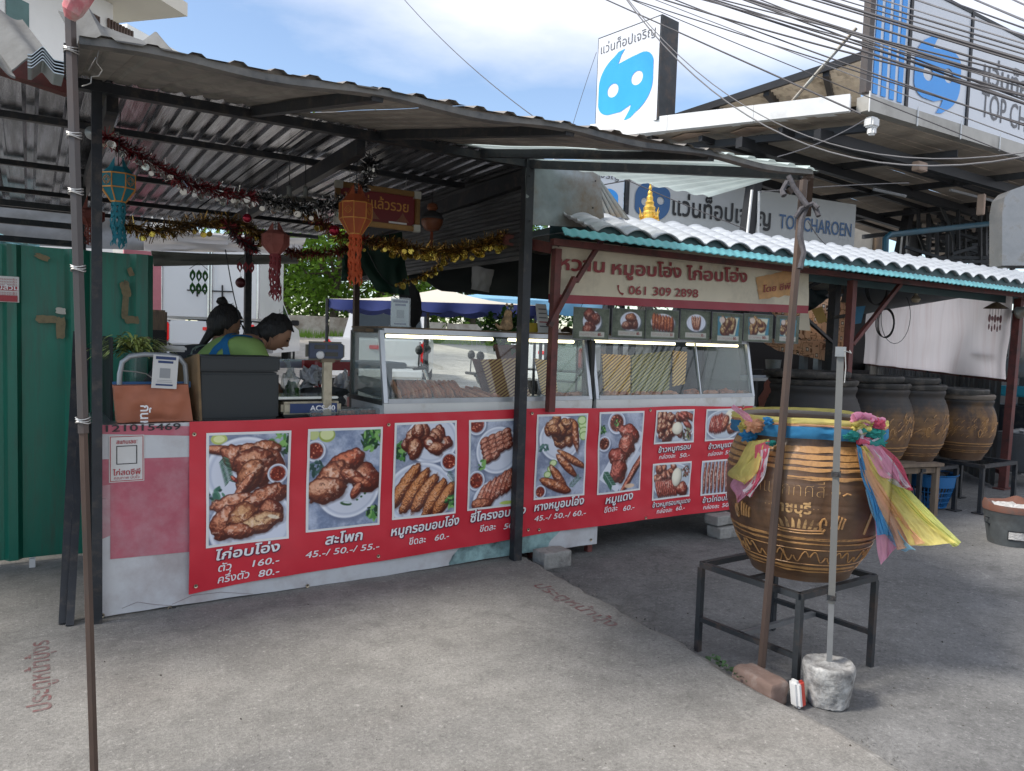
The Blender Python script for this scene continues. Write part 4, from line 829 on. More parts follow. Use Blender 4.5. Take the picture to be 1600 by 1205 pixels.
def menu(body, x1, y1, x2, y2, size, bold=.022, shear=.12):
    a, b = on(x1, y1), on(x2, y2); d = b-a; d.y = 0; wd = d.length; d.normalize(); n = V((0, 0, 1))
    text(body, M['lshadow'], a+V((.005, -.005, -.005)), d, n, size, wd, rb, warp=wR, bold=bold+.02, shear=shear, name='letter_edge')
    text(body, M['lett'], a+V((0, -.0075, 0)), d, n, size, wd, rb, warp=wR, bold=bold, shear=shear)
def price(body, x1, y1, x2, y2, size, bold=.012):
    a, b = on(x1, y1), on(x2, y2); d = b-a; d.y = 0
    text(body, M['lett'], a+V((0, -.007, 0)), d.normalized(), (0, 0, 1), size, d.length, rb, warp=wR, bold=bold, shear=.15)
menu('ไก่อบโอ่ง', 334, 876, 436, 860, .068, .024)
price('ตัว', 340, 894, 361, 890, .056); price('160.-', 394, 886, 435, 879, .05); price('ครึ่งตัว', 340, 912, 389, 903, .056); price('80.-', 403, 902, 435, 896, .05)
menu('สะโพก', 507, 851, 565, 843, .078, .024); price('45.-/ 50.-/ 55.-', 476, 872, 591, 857, .05)
menu('หมูกรอบอบโอ่ง', 609, 837, 715, 818, .074, .024); price('ขีดละ', 636, 850, 662, 846, .055); price('60.-', 676, 844, 699, 840, .05)
menu('ซี่โครงอบโอ่ง', 733, 816, 820, 802, .074, .024); price('ขีดละ', 748, 831, 773, 827, .055); price('50.-', 786, 827, 809, 823, .05)
menu('หางหมูอบโอ่ง', 834, 799, 910, 787, .074, .024); price('45.-/ 50.-/ 60.-', 834, 815, 913, 804, .05)
menu('หมูแดง', 943, 787, 987, 779, .078, .022); price('ขีดละ', 941, 801, 962, 797, .055); price('60.-', 971, 798, 989, 795, .05)
menu('ข้าวหมูกรอบ', 1029, 708, 1077, 701, .056, .014); price('กล่องละ', 1030, 718, 1055, 715, .042); price('50.-', 1061, 715, 1076, 713, .042)
menu('ข้าวหมูแดง', 1105, 702, 1145, 697, .056, .014); price('กล่องละ', 1105, 713, 1128, 710, .042); price('50.-', 1131, 710, 1147, 708, .042)
menu('ข้าวหมูกรอบหมูแดง', 1018, 793, 1078, 785, .050, .010); price('กล่องละ', 1024, 802, 1049, 799, .042); price('60.-', 1055, 798, 1070, 796, .042)
menu('ข้าวไก่อบโอ่ง', 1097, 786, 1142, 779, .056, .012); price('กล่องละ', 1098, 796, 1121, 793, .042); price('50.-', 1125, 792, 1140, 790, .042)
eyelets(rb, [(304, 679), (306, 916), (605, 663), (591, 869), (831, 646), (826, 828), (1015, 641), (843, 828), (1160, 635), (1008, 809)], YR, wR)
# ================================================================ GLASS DISPLAY CASES
M['enamel'] = mat('white_enamel', (.66, .67, .65), .35, 0, .06, 3, dirt=(.45, .42, .36), damt=.35, ds=4)
M['alu'] = mat('aluminium_profile', (.50, .53, .56), .35, .6, .1, 8)
M['aludark'] = mat('grimy_aluminium', (.09, .095, .09), .5, .4, .3, 9)
M['glass'] = glass('case_glass', op=.015); M['glassd'] = glass('dusty_side_glass', (.80, .86, .84), .16)
def emis(name, col, s):
    m = bpy.data.materials.new(name); m.use_nodes = True; b = m.node_tree.nodes['Principled BSDF']; b.inputs['Base Color'].default_value = (*col, 1); b.inputs['Emission Color'].default_value = (*col, 1); b.inputs['Emission Strength'].default_value = s; return m
M['tube'] = emis('warm_light_strip', (1, .82, .52), 1.5)
M['tray'] = mat('dark_steel_tray', (.09, .11, .14), .25, .6, .2, 4)
M['meat'] = mat('roasted_pork_belly', (.42, .15, .085), .4, 0, .45, 14, dirt=(.10, .035, .02), damt=.5, ds=20, bump=.5, bs=60)
M['meatlight'] = mat('pale_pork', (.52, .25, .17), .5, 0, .35, 18, bump=.4, bs=50)
def blind_mat(name, a, b, sc, tilt):
    m = bpy.data.materials.new(name); m.use_nodes = True; nt = m.node_tree; N = nt.nodes; L = nt.links; bs = N['Principled BSDF']
    tc = N.new('ShaderNodeTexCoord'); mp = N.new('ShaderNodeMapping'); mp.inputs['Rotation'].default_value = (0, tilt, 0); w = N.new('ShaderNodeTexWave'); w.bands_direction = 'Z'; w.inputs['Scale'].default_value = sc; w.inputs['Distortion'].default_value = .15
    L.new(tc.outputs['Object'], mp.inputs[0]); L.new(mp.outputs[0], w.inputs[0]); r = N.new('ShaderNodeValToRGB'); r.color_ramp.elements[0].position = .42; r.color_ramp.elements[1].position = .55
    r.color_ramp.elements[0].color = (*b, 1); r.color_ramp.elements[1].color = (*a, 1); L.new(w.outputs['Fac'], r.inputs[0]); L.new(r.outputs[0], bs.inputs['Base Color']); bs.inputs['Roughness'].default_value = .55; return m
def glass_case(name, x0, x1, label, ztop, front=YC+.02):
    t = thing(name, ((x0+x1)/2, 4.35, .935), label, 'display case'); z0, zb, z1 = .937, 1.012, ztop; yb = 4.62; yf = front; sl = .10
    mb = MB(); mb.bbox((x0, yf, z0), (x1, yf+.02, zb)); obj('base_panel', mb, M['enamel'], t)
    mb = MB(); mb.bbox((x0+.002, yf+.021, z0), (x0+.02, yb, zb)); obj('base_panel', mb, M['enamel'], t)
    mb = MB(); mb.bbox((x0+.02, yf+.021, zb-.03), (x1-.02, yb-.02, zb-.012)); obj('floor_tray', mb, M['tray'], t)
    for x, m in ((x0+.012, M['alu']), (x1-.012, M['alu'])):
        mb = MB(); mb.beam((x, yf+.012, zb), (x, yf+sl, z1), .026, .026, (1, 0, 0)); obj('frame_bar', mb, m, t)
        mb = MB(); mb.beam((x, yb, z0), (x, yb, z1), .026); obj('frame_bar', mb, M['aludark'], t)
        mb = MB(); mb.beam((x, yf+sl+.013, z1), (x, yb-.013, z1), .026); obj('frame_bar', mb, M['aludark'], t)
        mb = MB(); mb.beam((x, yf+.03, zb), (x, yb-.013, zb), .026); obj('frame_bar', mb, M['aludark'], t)
    for y, z in ((yf+sl, z1), (yb, z1), (yf+.012, zb+.012)):
        mb = MB(); mb.beam((x0+.026, y, z), (x1-.026, y, z), .03, .028); obj('frame_bar', mb, M['alu'] if y < yb else M['aludark'], t)
    mb = MB(); a = V((x0+.025, yf+.016, zb+.026)); mb.sheet(lambda u, v: a+V(((x1-x0-.05)*u, (sl-.006)*v, (z1-zb-.04)*v)), 1, 1, .004, (0, 1, 0)); obj('front_glass', mb, M['glass'], t)
    mb = MB(); mb.prism([(x0+.010, yf+.04, zb+.014), (x0+.010, yb-.014, zb+.014), (x0+.010, yb-.014, z1-.014), (x0+.010, yf+sl+.01, z1-.014)], (.004, 0, 0)); obj('side_glass', mb, M['glassd'], t)
    mb = MB(); mb.prism([(x1-.014, yf+.04, zb+.014), (x1-.014, yb-.014, zb+.014), (x1-.014, yb-.014, z1-.014), (x1-.014, yf+sl+.01, z1-.014)], (.004, 0, 0)); obj('side_glass', mb, M['glassd'], t)
    mb = MB(); mb.bbox((x0+.0, yf+sl+.02, z1+.015), (x1, yb, z1+.025)); obj('top_board', mb, M['wood'], t)
    xm = x0+(x1-x0)*.63; mb = MB(); mb.beam((xm, yf+.014, zb+.026), (xm, yf+sl-.004, z1-.014), .014, .010, (1, 0, 0)); obj('glass_divider', mb, M['alu'], t)
    mb = MB()
    a, b = (x0+.06, x0+(x1-x0)*.52), (x0+(x1-x0)*.60, x1-.08)
    for q in (a, b): mb.tube([(q[0], yf+sl+.032, z1-.03), (q[1], yf+sl+.032, z1-.03)], .011, 10)
    obj('light_tube', mb, M['tube'], t, True)
    return t
c1 = glass_case('glass_display_case', 1.728, 3.262, 'left glass display case with roast pork strips on a dark tray inside', 1.435)
c2 = glass_case('glass_display_case', 3.300, 4.93, 'right glass display case behind the hanging dish cards', 1.445)
mb = MB(); mb.bbox((3.266, 4.1, .94), (3.296, 4.2, 1.42)); obj('gap_panel', mb, M['rubber'], c2)
for k in range(15):                   # strips of roast pork lying on the tray
    x = 1.86+.030*k+rng.uniform(-.008, .008); y = 4.16+.012*k; mb = MB(); pts = []
    a = V((x, 4.14+.02*rng.random(), 1.030+.012*(k % 2))); b = V((x+.20-.012*k+.10, 4.36+.03*rng.random(), 1.12+.03*rng.random())); b2 = V((x+.05, 4.38, 1.12))
    e = a.lerp(b2, .5)+V((rng.uniform(-.01, .01), 0, .012)); 
    mb.tube([a, a.lerp(e, .5)+V((.004, 0, .004)), e, e.lerp(b2, .5)+V((-.005, 0, .005)), b2], [.013, .018, .0165, .018, .012], 7)
    mb.v = [tuple(V(v)+V((1, 1, 1))*.005*mnoise.noise(V(v)*45)) for v in mb.v]
    solo('pork_strip', mb, M['meat'] if k % 3 else M['meatlight'], 'roast pork strip lying among others on the tray in the left glass case', 'meat', 'roast pork strips in the left case', True)
for k in range(9):
    x = 2.22+.045*k; mb = MB(); a = V((x, 4.15, 1.024)); b = V((x-.07+rng.uniform(-.02, .02), 4.40, 1.065+.02*rng.random()))
    mb.tube([a, a.lerp(b, .35), a.lerp(b, .7), b], [.012, .016, .015, .010], 7); mb.v = [tuple(V(v)+V((1, 1, 1))*.005*mnoise.noise(V(v)*45)) for v in mb.v]
    solo('pork_strip', mb, M['meat'] if k % 2 else M['meatlight'], 'roast pork strip lying among others on the tray in the left glass case', 'meat', 'roast pork strips in the left case', True)
M['slat1'] = blind_mat('striped_bamboo_mat', (.80, .50, .15), (.22, .11, .04), 17, R(30)); M['slat2'] = blind_mat('brown_striped_mat', (.60, .36, .14), (.18, .05, .03), 16, R(32)); M['yellow'] = mat('mustard_board', (.55, .36, .10), .6, 0, .12, 5); M['darkred'] = mat('dark_red_board', (.10, .03, .025), .5, 0, .2, 6)
def panel(label, pts, Y, m, name='leaning_mat', cat='mat', th=.012, dy=.12):
    p = [PY(x, y, Y+(dy if y < 560 else 0)) for x, y in pts]; mb = MB(); mb.prism(p, (0, th, 0)); return solo(name, mb, m, label, cat)
panel('striped bamboo mat leaning inside the left glass case beside the thin glass divider', [(752, 562), (808, 560), (830, 621), (770, 622)], 4.22, M['slat2'])
panel('tall striped bamboo mat leaning beside the red post inside the left case', [(836, 560), (866, 565), (872, 617), (848, 617)], 4.24, M['slat1'])
panel('mustard coloured striped mat at the left end of the right glass case', [(941, 553), (985, 555), (985, 616), (944, 616)], 4.24, M['slat1'])
panel('wide black and gold striped mat in the middle of the right glass case', [(987, 555), (1050, 548), (1045, 614), (987, 615)], 4.28, blind_mat('green_gold_mat', (.48, .42, .20), (.12, .12, .07), 16, R(30)))
panel('short striped mat standing right of the middle in the right case', [(1052, 548), (1074, 550), (1070, 600), (1052, 604)], 4.26, M['slat1'])
panel('dark red board edge behind the striped mat in the left case', [(738, 560), (751, 562), (772, 622), (758, 620)], 4.26, M['darkred'], 'dark_board', 'board')
for k, (px_, r_) in enumerate(((955, .05), (975, .045), (1000, .05), (1024, .045), (1046, .05), (1085, .055), (1110, .05), (1138, .055), (1160, .045), (880, .045), (900, .05))):
    c = PY(px_, 622, 4.2); mb = MB(); mb.blob((c.x, 4.2+.03*(k % 2), 1.0+r_*.55), (r_*1.5, r_, r_*.6), 16, .3, k+60); solo('meat_piece', mb, M['meat'] if k % 2 else M['meatlight'], ('roast meat piece lying on the tray of the right glass case' if k < 9 else ('roast meat lump lying just left of the gap between the two cases', 'roast meat lump lying on the tray right of the red post')[k-9]), 'meat', 'meat pieces on the right glass case tray' if k < 9 else None, True)
# potted plant seen through the glass
M['leaf'] = mat('small_green_leaves', (.055, .14, .03), .5, 0, .5, 20, trans=.25); M['clay'] = mat('clay_pot', (.22, .09, .06), .8, 0, .2, 9)
pt_ = thing('potted_plant', PY(795, 575, 5.3), 'bushy green plant in a clay pot behind the left glass case', 'plant')
pc = PY(795, 552, 5.3); mb = MB(); mb.lathe([(0, 0), (.08, 0), (.12, .16), (.13, .16), (.13, .19), (.11, .19), (.10, .15), (0, .15)], pc+V((0, 0, -.12)), 24); obj('pot', mb, M['clay'], pt_, True)
def leafball(c, r, n, l, seed, up_=.3):
    rr = random.Random(seed); mb = MB(); c = V(c)
    for _ in range(n):
        d = V((rr.gauss(0, 1), rr.gauss(0, 1), rr.gauss(0, 1))).normalized(); p = c+V((d.x*r[0], d.y*r[1], d.z*r[2]))*rr.random()**.4
        a = V((rr.gauss(0, 1), rr.gauss(0, 1), rr.gauss(0, 1)+up_)).normalized()*l*(.6+.8*rr.random()); s = a.cross(V((rr.random()-.5, rr.random()-.5, 1))).normalized()*a.length*.36
        mb.add([p, p+a*.5+s, p+a, p+a*.5-s], [(0, 1, 2, 3)])
    return mb
obj('foliage', leafball(pc+V((0, 0, .19)), (.26, .2, .17), 420, .06, 4), M['leaf'], pt_)
mb = MB(); mb.bbox((3.0, 4.95, .75), (3.9, 5.35, .78)); mb.bbox((3.02, 4.97, -.06), (3.06, 5.0, .75)); mb.bbox((3.84, 4.97, -.06), (3.88, 5.0, .75)); mb.bbox((3.02, 5.3, -.06), (3.06, 5.33, .75)); mb.bbox((3.84, 5.3, -.06), (3.88, 5.33, .75))
o = mb; rk = thing('back_table', (3.45, 5.15, -.06), 'dark prep table behind the glass cases carrying the clay pot', 'table'); 
for q in range(5): 
    m1 = MB(); m1.v = mb.v[q*8:q*8+8]; m1.f = mb.f[:6]; m1.mi = [0]*6; obj('table_top' if q == 0 else 'leg', m1, M['wood'] if q == 0 else M['black'], rk)
# ================================================================ THINGS ON TOP OF THE CASES
ZT = 1.462
M['acry'] = glass('clear_acrylic', (.9, .95, .97), .12)
def pay_card(c, wd, ht, label, stand=True, tilt=0, name='pay_card'):
    t = thing(name, c, label, 'card'); c = V(c); mb = MB(); ax = (V((math.cos(tilt), 0, math.sin(tilt))), V((0, 1, 0)), V((-math.sin(tilt), 0, math.cos(tilt))))
    mb.box(c+ax[2]*(ht/2), (wd, .004, ht), ax); obj('card', mb, M['paper'], t)
    if stand: mb = MB(); mb.box(c+ax[2]*(ht/2+.005)+V((0, -.006, 0)), (wd+.012, .003, ht+.01), ax); mb.box(c+V((0, 0, .003)), (wd, .07, .006), ax); obj('acrylic_holder', mb, M['acry'], t)
    y = -.0034 if not stand else -.0034
    for (f, fh, k) in ((.87, .09, 1), (.76, .07, .75), (.08, .05, .85)):
        mb = MB(); mb.box(c+ax[2]*(ht*(f+fh/2))+V((0, y, 0)), (wd*.8*k, .0012, ht*fh), ax); obj('blue_band', mb, M['inknavy'], t)
    cc = c+ax[2]*(ht*.46)+V((0, y, 0)); q = wd*.21
    mb = MB(); mb.box(cc, (q*2, .001, q*2), ax); obj('code_blank', mb, mat('grey_blank', (.30, .31, .32), .6) if 'gb' not in M else M['gb'], t)
    for f in (.24, .19): mb = MB(); mb.box(c+ax[2]*(ht*f)+V((0, y, 0)), (wd*.6, .001, ht*.008), ax); obj('text_line', mb, M['inkgrey'], t)
    return t
a = PY(612, 516, 4.3); pay_card((a.x+.04, 4.27, ZT), .118, .168, 'white and blue payment card in a clear stand on top of the left glass case')
mb = MB(); mb.rbox(PY(600, 517, 4.35)+V((.06, 0, .0)), (.44, .2, .02), .004); solo('flat_box_lid', mb, M['wood'], 'flat worn board lying on the left end of the glass case top', 'board')
M['cat'] = mat('tabby_figurine', (.40, .25, .13), .6, 0, .7, 28, dirt=(.06, .035, .02), damt=.5, ds=22)
cc = PY(792, 516, 4.35); cc.z = ZT
fg = thing('cat_figurine', cc, 'sitting brown tabby cat figurine with big eyes on top of the glass case', 'figurine')
def skinned(name, verts, edges, m, parent, sub=2, root=0, loc=(0, 0, 0)):
    me = bpy.data.meshes.new(name); off = OFF.get(parent.name, (0, 0, 0)) if parent else (0, 0, 0)
    me.from_pydata([tuple(V(v[0])+V(loc)-V(off)) for v in verts], edges, []); o = bpy.data.objects.new(name, me); COL.objects.link(o)
    md = o.modifiers.new('skin', 'SKIN'); lay = me.skin_vertices[0].data if me.skin_vertices else None
    if lay is None:
        bpy.context.view_layer.objects.active = o; bm = bmesh.new(); bm.from_mesh(me); bm.verts.layers.skin.verify(); bm.to_mesh(me); bm.free(); lay = me.skin_vertices[0].data
    for i, v in enumerate(verts):
        r = v[1]; lay[i].radius = r if hasattr(r, '__len__') else (r, r); lay[i].use_root = (i == root)
    sb = o.modifiers.new('sub', 'SUBSURF'); sb.levels = sb.render_levels = sub; md.use_smooth_shade = True
    dg = bpy.context.evaluated_depsgraph_get(); dg.update(); me2 = bpy.data.meshes.new_from_object(o.evaluated_get(dg)); o.modifiers.clear(); o.data = me2
    o.data.materials.clear(); o.data.materials.append(m); o.data.polygons.foreach_set('use_smooth', [True]*len(o.data.polygons)); 
    if parent: o.parent = parent
    OFF[o.name] = tuple(off); return o
skinned('body', [(V((0, 0, .03)), .045), (V((0, 0, .075)), .036), (V((.0, -.008, .115)), .026), (V((0, -.02, .148)), .030), (V((-.03, -.03, .02)), .018), (V((.03, -.03, .02)), .018), (V((-.065, 0, .02)), .012), (V((-.085, .01, .05)), .010)], [(0, 1), (1, 2), (2, 3), (0, 4), (0, 5), (0, 6), (6, 7)], M['cat'], fg, 2, 0, cc)
for s in (-1, 1):
    mb = MB(); mb.lathe([(.011, 0), (.008, .012), (0, .026)], cc+V((s*.018, -.018, .168)), 8); obj('ear', mb, M['cat'], fg, True)
    mb = MB(); mb.blob(cc+V((s*.012, -.045, .153)), .0075, 10, 0); mb.cm = 1; mb.blob(cc+V((s*.012, -.051, .153)), .0035, 8, 0); obj('eye', mb, [M['paper'], M['inkblack']], fg, True)
def box_on(name, c, d, m, label, cat='box', r=.006, rotz=0, smooth=False):
    mb = MB(); X = V((math.cos(rotz), math.sin(rotz), 0)); mb.rbox(V(c)+V((0, 0, d[2]/2)), d, r, (X, V((-X.y, X.x, 0)), V((0, 0, 1)))); return solo(name, mb, m, label, cat, smooth=smooth)
a = PY(828, 516, 4.4); box_on('yellow_carton', (a.x, 4.4, ZT), (.09, .08, .065), mat('yellow_carton', (.5, .36, .03), .5), 'small yellow carton on the glass case just behind the black post')
a = PY(848, 516, 4.35); fl = thing('folded_leaflet', (a.x, 4.35, ZT), 'folded white leaflet standing on the glass case beside the red post', 'leaflet')
mb = MB(); mb.prism([(a.x-.05, 4.33, ZT), (a.x+.05, 4.33, ZT), (a.x+.035, 4.37, ZT+.20), (a.x-.055, 4.37, ZT+.20)], (0, .002, 0)); obj('front_page', mb, M['paper'], fl)
for k in range(5): mb = MB(); z = ZT+.04+.03*k; yy_ = 4.33+.04*(.04+.03*k)/.2; mb.prism([(a.x-.035, yy_-.002, z), (a.x+.03, yy_-.002, z), (a.x+.028, yy_-.001, z+.008), (a.x-.037, yy_-.001, z+.008)], (0, -.0008, 0)); obj('print_line', mb, M['inkgrey'] if k != 1 else M['inkred'], fl)
a = PY(885, 516, 4.45); mb = MB(); mb.tube([(a.x-.06, 4.42, ZT+.02), (a.x, 4.46, ZT+.035), (a.x+.07, 4.44, ZT+.02)], [.012, .022, .014], 8); solo('dried_food_bundle', mb, M['wood'], 'small brown wrapped bundle lying on the case beside the leaflet', 'bundle', smooth=True)
# ================================================================ THINGS ON THE COUNTER (left)
ZC = .936
M['bagor'] = mat('orange_bag_fabric', (.42, .15, .085), .75, 0, .15, 4, bump=.3, bs=12); M['greytube'] = mat('grey_painted_tube', (.36, .38, .39), .4, .3, .1, 8)
bgp = [PY(178, 603, 4.12), PY(294, 601, 4.12), PY(302, 664, 4.12), PY(184, 664, 4.12)]
bt = thing('orange_bag', ((bgp[3].x+bgp[2].x)/2, 4.16, ZC), 'orange fabric carrier bag with white lettering hung on a grey tube frame', 'bag')
def fnb(u, v):
    p = bgp[0].lerp(bgp[1], u).lerp(bgp[3].lerp(bgp[2], u), v); p.z = max(p.z, ZC+.002); return p + V((0, -.03*math.sin(math.pi*u)*math.sin(math.pi*min(1, v*1.1+.05))+.012*mnoise.noise((u*4, v*4, 2))-.004*math.sin(u*22+v*6), 0))
mb = MB(); mb.sheet(fnb, 40, 30, .10, (0, -1, 0)); obj('bag_body', mb, M['bagor'], bt, True, 60)
a, b = PY(222, 608, 4.08), PY(222, 664, 4.08)
mb = text('กันหนาว', None, (PY(219, 633, 4.08)).lerp(PY(219, 633, 4.08), 0), (0, 0, -1), (1, 0, 0), .062, None, None, bold=.02); mb.v = [tuple(V((v[0], 4.073+.0*v[0], v[2]))) for v in mb.v if True]
zs = [v[2] for v in mb.v]; keep = mb
mb.v = [(v[0], 4.068, max(v[2], ZC+.004)) for v in mb.v]; obj('lettering', mb, M['lett'], bt)
tf = thing('tube_frame', (bgp[0].x+.1, 4.22, ZC), 'grey bent tube trolley handle standing behind the orange bag', 'frame')
mb = MB(); q = [(186, 618), (187, 585), (191, 566), (203, 557), (225, 554), (262, 555), (280, 559), (289, 570), (291, 590), (291, 618)]
mb.tube([PY(x, y, 4.20) for x, y in q]+[], .0125, 12); mb.tube([PY(186, 618, 4.20), V((PY(186, 618, 4.2).x, 4.2, ZC+.02))], .0125, 10); mb.tube([PY(291, 618, 4.20), V((PY(291, 618, 4.2).x, 4.2, ZC+.02))], .0125, 10); obj('handle', mb, M['greytube'], tf, True)
mb = MB(); mb.tube([PY(x, y, 4.19) for x, y in ((188, 579), (212, 581), (228, 584), (240, 592))], .003, 6); obj('hook_wire', mb, M['wire'], tf)
mb = MB(); mb.box(PY(238, 601, 4.215), (.36, .02, .03)); obj('blue_bar', mb, mat('blue_strap', (.03, .12, .28), .5), tf)
pay_card(tuple(PY(256, 607, 4.09)), .115, .165, 'white and blue payment card clipped to the grey tube frame above the orange bag', False, R(-3.5))
M['card'] = mat('brown_cardboard', (.22, .14, .07), .85, 0, .2, 5, dirt=(.12, .08, .045), damt=.5, ds=6)
mb = MB(); p = [PY(271, 553, 4.35), PY(311, 556, 4.16), PY(313, 664, 4.14), PY(300, 664, 4.16)]
mb.prism([(PY(275, 556, 4.4).x, 4.42, ZC+.29), (PY(306, 556, 4.15).x, 4.12, ZC+.345), (PY(311, 556, 4.15).x, 4.12, ZC), (PY(275, 556, 4.4).x, 4.42, ZC)], (.012, 0, 0)); mb.cm = 0
solo('cardboard_flap', mb, M['card'], 'upright brown cardboard piece between orange bag and black box', 'cardboard')
mb = MB(); mb.rbox(PY(168, 600, 4.5), (.012, .5, .5), .003); solo('dark_board', mb, M['rubber'], 'dark upright board behind the black post at the left end of the counter', 'board')
# black storage box
ba, bb = PY(311, 556, 4.13), PY(437, 556, 4.13)
M['blk'] = mat('matt_black_box', (.020, .025, .027), .5, 0, .12, 3, bump=.03)
bx_ = thing('black_box', ((ba.x+bb.x)/2, 4.3, ZC), 'large matt black insulated box standing on the counter in front of the two women', 'box')
mb = MB(); mb.rbox(((ba.x+bb.x)/2, 4.31, ZC+(ba.z-ZC-.085)/2), (bb.x-ba.x, .36, ba.z-ZC-.085), .012); obj('box_body', mb, M['blk'], bx_, True)
mb = MB(); mb.rbox(((ba.x+bb.x)/2, 4.31, ba.z-.0415), (bb.x-ba.x+.006, .366, .079), .010); obj('lid', mb, M['blk'], bx_, True)
# variegated plant
M['vleaf'] = mat('variegated_leaf', (.40, .48, .13), .5, 0, .75, 22, dirt=(.42, .42, .18), damt=.5, ds=30)
vp = thing('variegated_plant', tuple(PY(212, 600, 4.45)), 'potted plant with yellow striped narrow leaves behind the grey tube frame', 'plant')
base = PY(212, 560, 4.42); mb = MB(); mb.lathe([(0, 0), (.05, 0), (.055, .34), (.045, .34), (0, .33)], (base.x, base.y, ZC), 16); obj('pot', mb, M['acry'], vp, True)
mb = MB(); rr = random.Random(5)
for k in range(190):
    a = rr.uniform(0, 6.28); l = .10+.12*rr.random(); r0_ = rr.random()*.09; o = V((base.x+math.cos(a)*r0_, base.y+math.sin(a)*r0_*.7, ZC+.33+.07*rr.random())); d = V((math.cos(a), math.sin(a)*.8, .25+.8*rr.random())).normalized(); s = d.cross(V((0, 0, 1))).normalized()*.011; pts = []
    for i in range(6):
        t = i/5; p = o+d*l*t+V((0, 0, -.13*t*t*l*5)); w_ = (1-t)**.6*(.5+t*1.2 if t < .4 else 1); pts += [p-s*w_, p+s*w_]
    mb.add(pts, [(2*i, 2*i+1, 2*i+3, 2*i+2) for i in range(5)])
obj('leaves', mb, M['vleaf'], vp)
mb = MB(); mb.rbox(PY(268, 545, 4.5)+V((0, 0, 0)), (.14, .10, .035), .01); mb.v = [tuple(V(v)+V((1, 1, 1))*.006*mnoise.noise(V(v)*30)) for v in mb.v]; solo('food_parcel', mb, M['paper'], 'crumpled pale parcel resting on the cardboard beside the plant', 'parcel', smooth=True)
# scale
M['cream'] = mat('cream_plastic', (.48, .42, .30), .5, 0, .12, 6, dirt=(.25, .2, .14), damt=.4, ds=9)
s0, s1 = PY(438, 640, 4.16), PY(520, 640, 4.16)
sc_ = thing('counter_scale', ((s0.x+s1.x)/2, 4.3, ZC), 'cream electronic counter scale with steel pan and raised display post', 'scale')
sx0, sx1 = s0.x+.005, s1.x+.05
mb = MB(); mb.rbox(((sx0+sx1)/2, 4.28, ZC+.052), (sx1-sx0, .26, .07), .015); obj('body', mb, M['cream'], sc_, True)
mb = MB(); mb.rbox(((sx0+sx1)/2, 4.28, ZC+.011), (sx1-sx0-.02, .24, .02), .006); obj('foot', mb, M['rubber'], sc_)
mb = MB(); mb.bbox((sx0+.045, 4.146, ZC+.025), (sx1-.03, 4.1497, ZC+.078)); obj('front_plate', mb, M['inknavy'], sc_)
text('ACS-40', M['lett'], (sx0+.155, 4.1455, ZC+.038), (1, 0, 0), (0, 0, 1), .040, .145, sc_, bold=.03)
mb = MB(); mb.rbox(((sx0+sx1)/2-.03, 4.30, ZC+.108), (sx1-sx0+.03, .28, .014), .005); obj('pan', mb, mat('bright_steel_pan', (.62, .66, .64), .16, .9, .1, 6), sc_, True)
mb = MB(); mb.rbox(((sx0+sx1)/2-.03, 4.30, ZC+.095), (sx1-sx0-.06, .2, .01), .003); obj('pan_support', mb, M['rubber'], sc_)
dc = PY(509, 550, 4.13); mb = MB(); mb.beam((dc.x+.02, 4.16, ZC+.01), (dc.x+.02, 4.16, dc.z-.03), .048, .03); obj('display_post', mb, M['cream'], sc_)
mb = MB(); mb.rbox((dc.x+.02, 4.16, dc.z-.045), (.08, .034, .035), .004); obj('post_head', mb, mat('brown_plastic', (.17, .13, .08), .5), sc_)
mb = MB(); mb.rbox((dc.x+.005, 4.155, dc.z+.005), (.225, .04, .105), .018); obj('display_case', mb, mat('grey_brown_plastic', (.14, .13, .10), .5), sc_, True)
mb = MB(); mb.rbox((dc.x+.005, 4.138, dc.z+.005), (.20, .010, .085), .008); obj('display_face', mb, mat('blue_plate', (.03, .045, .09), .35), sc_)
for (x, z, w_) in ((-.038, .022, .062), (.036, .022, .062), (.030, -.018, .075)): mb = MB(); mb.rbox((dc.x+.005+x, 4.132, dc.z+.005+z), (w_, .004, .024), .002); obj('display_window', mb, mat('dark_lcd', (.035, .035, .028), .15), sc_)
mb = MB(); mb.lathe([(0, .006), (.018, .005), (.0235, 0)], (dc.x-.03, 4.132, dc.z-.018), 24, ax=(V((1, 0, 0)), V((0, 0, 1)), V((0, -1, 0)))); obj('round_sticker', mb, mat('silver_sticker', (.55, .55, .55), .4, .3, .1, 30), sc_, True)
# takeaway boxes and clear bags
M['clear'] = glass('clear_plastic', (.86, .88, .88), .22, .12)
for k, (x, y, w_, l) in enumerate(((505, 652, .15, 'clear plastic food box on the counter edge under the scale post'), (545, 648, .14, 'clear plastic food box on the counter beside the glass case, left one'), (578, 646, .14, 'clear plastic food box on the counter touching the glass case'))):
    c = PY(x, y, 4.12+.02*(k > 0)); t = thing('food_box', (c.x, c.y+.04, ZC), l, 'food box'); mb = MB(); mb.rbox((c.x, c.y+.05, ZC+.022), (w_, .11, .04), .008); obj('clear_shell', mb, M['clear'], t, True)
    mb = MB(); [mb.blob((c.x-.04+.027*i, c.y+.045+.012*(i % 2), ZC+.018), (.018, .016, .012), 8, .3, i) for i in range(4)]; obj('food', mb, M['meatlight'] if k else M['meat'], t, True)
M['grb'] = mat('grey_cloth_pile', (.05, .052, .055), .8, 0, .3, 8, bump=.3)
def pile(label, c, r, m, seed, name, cat, rough=.35, seg=20): mb = MB(); mb.blob(c, r, seg, rough, seed); return solo(name, mb, m, label, cat, smooth=True)
pile('heap of dark folded bags on the rear of the counter behind the scale', PY(500, 615, 4.62)+V((0, 0, -.02)), (.17, .08, .06), M['grb'], 3, 'bag_heap', 'bag')
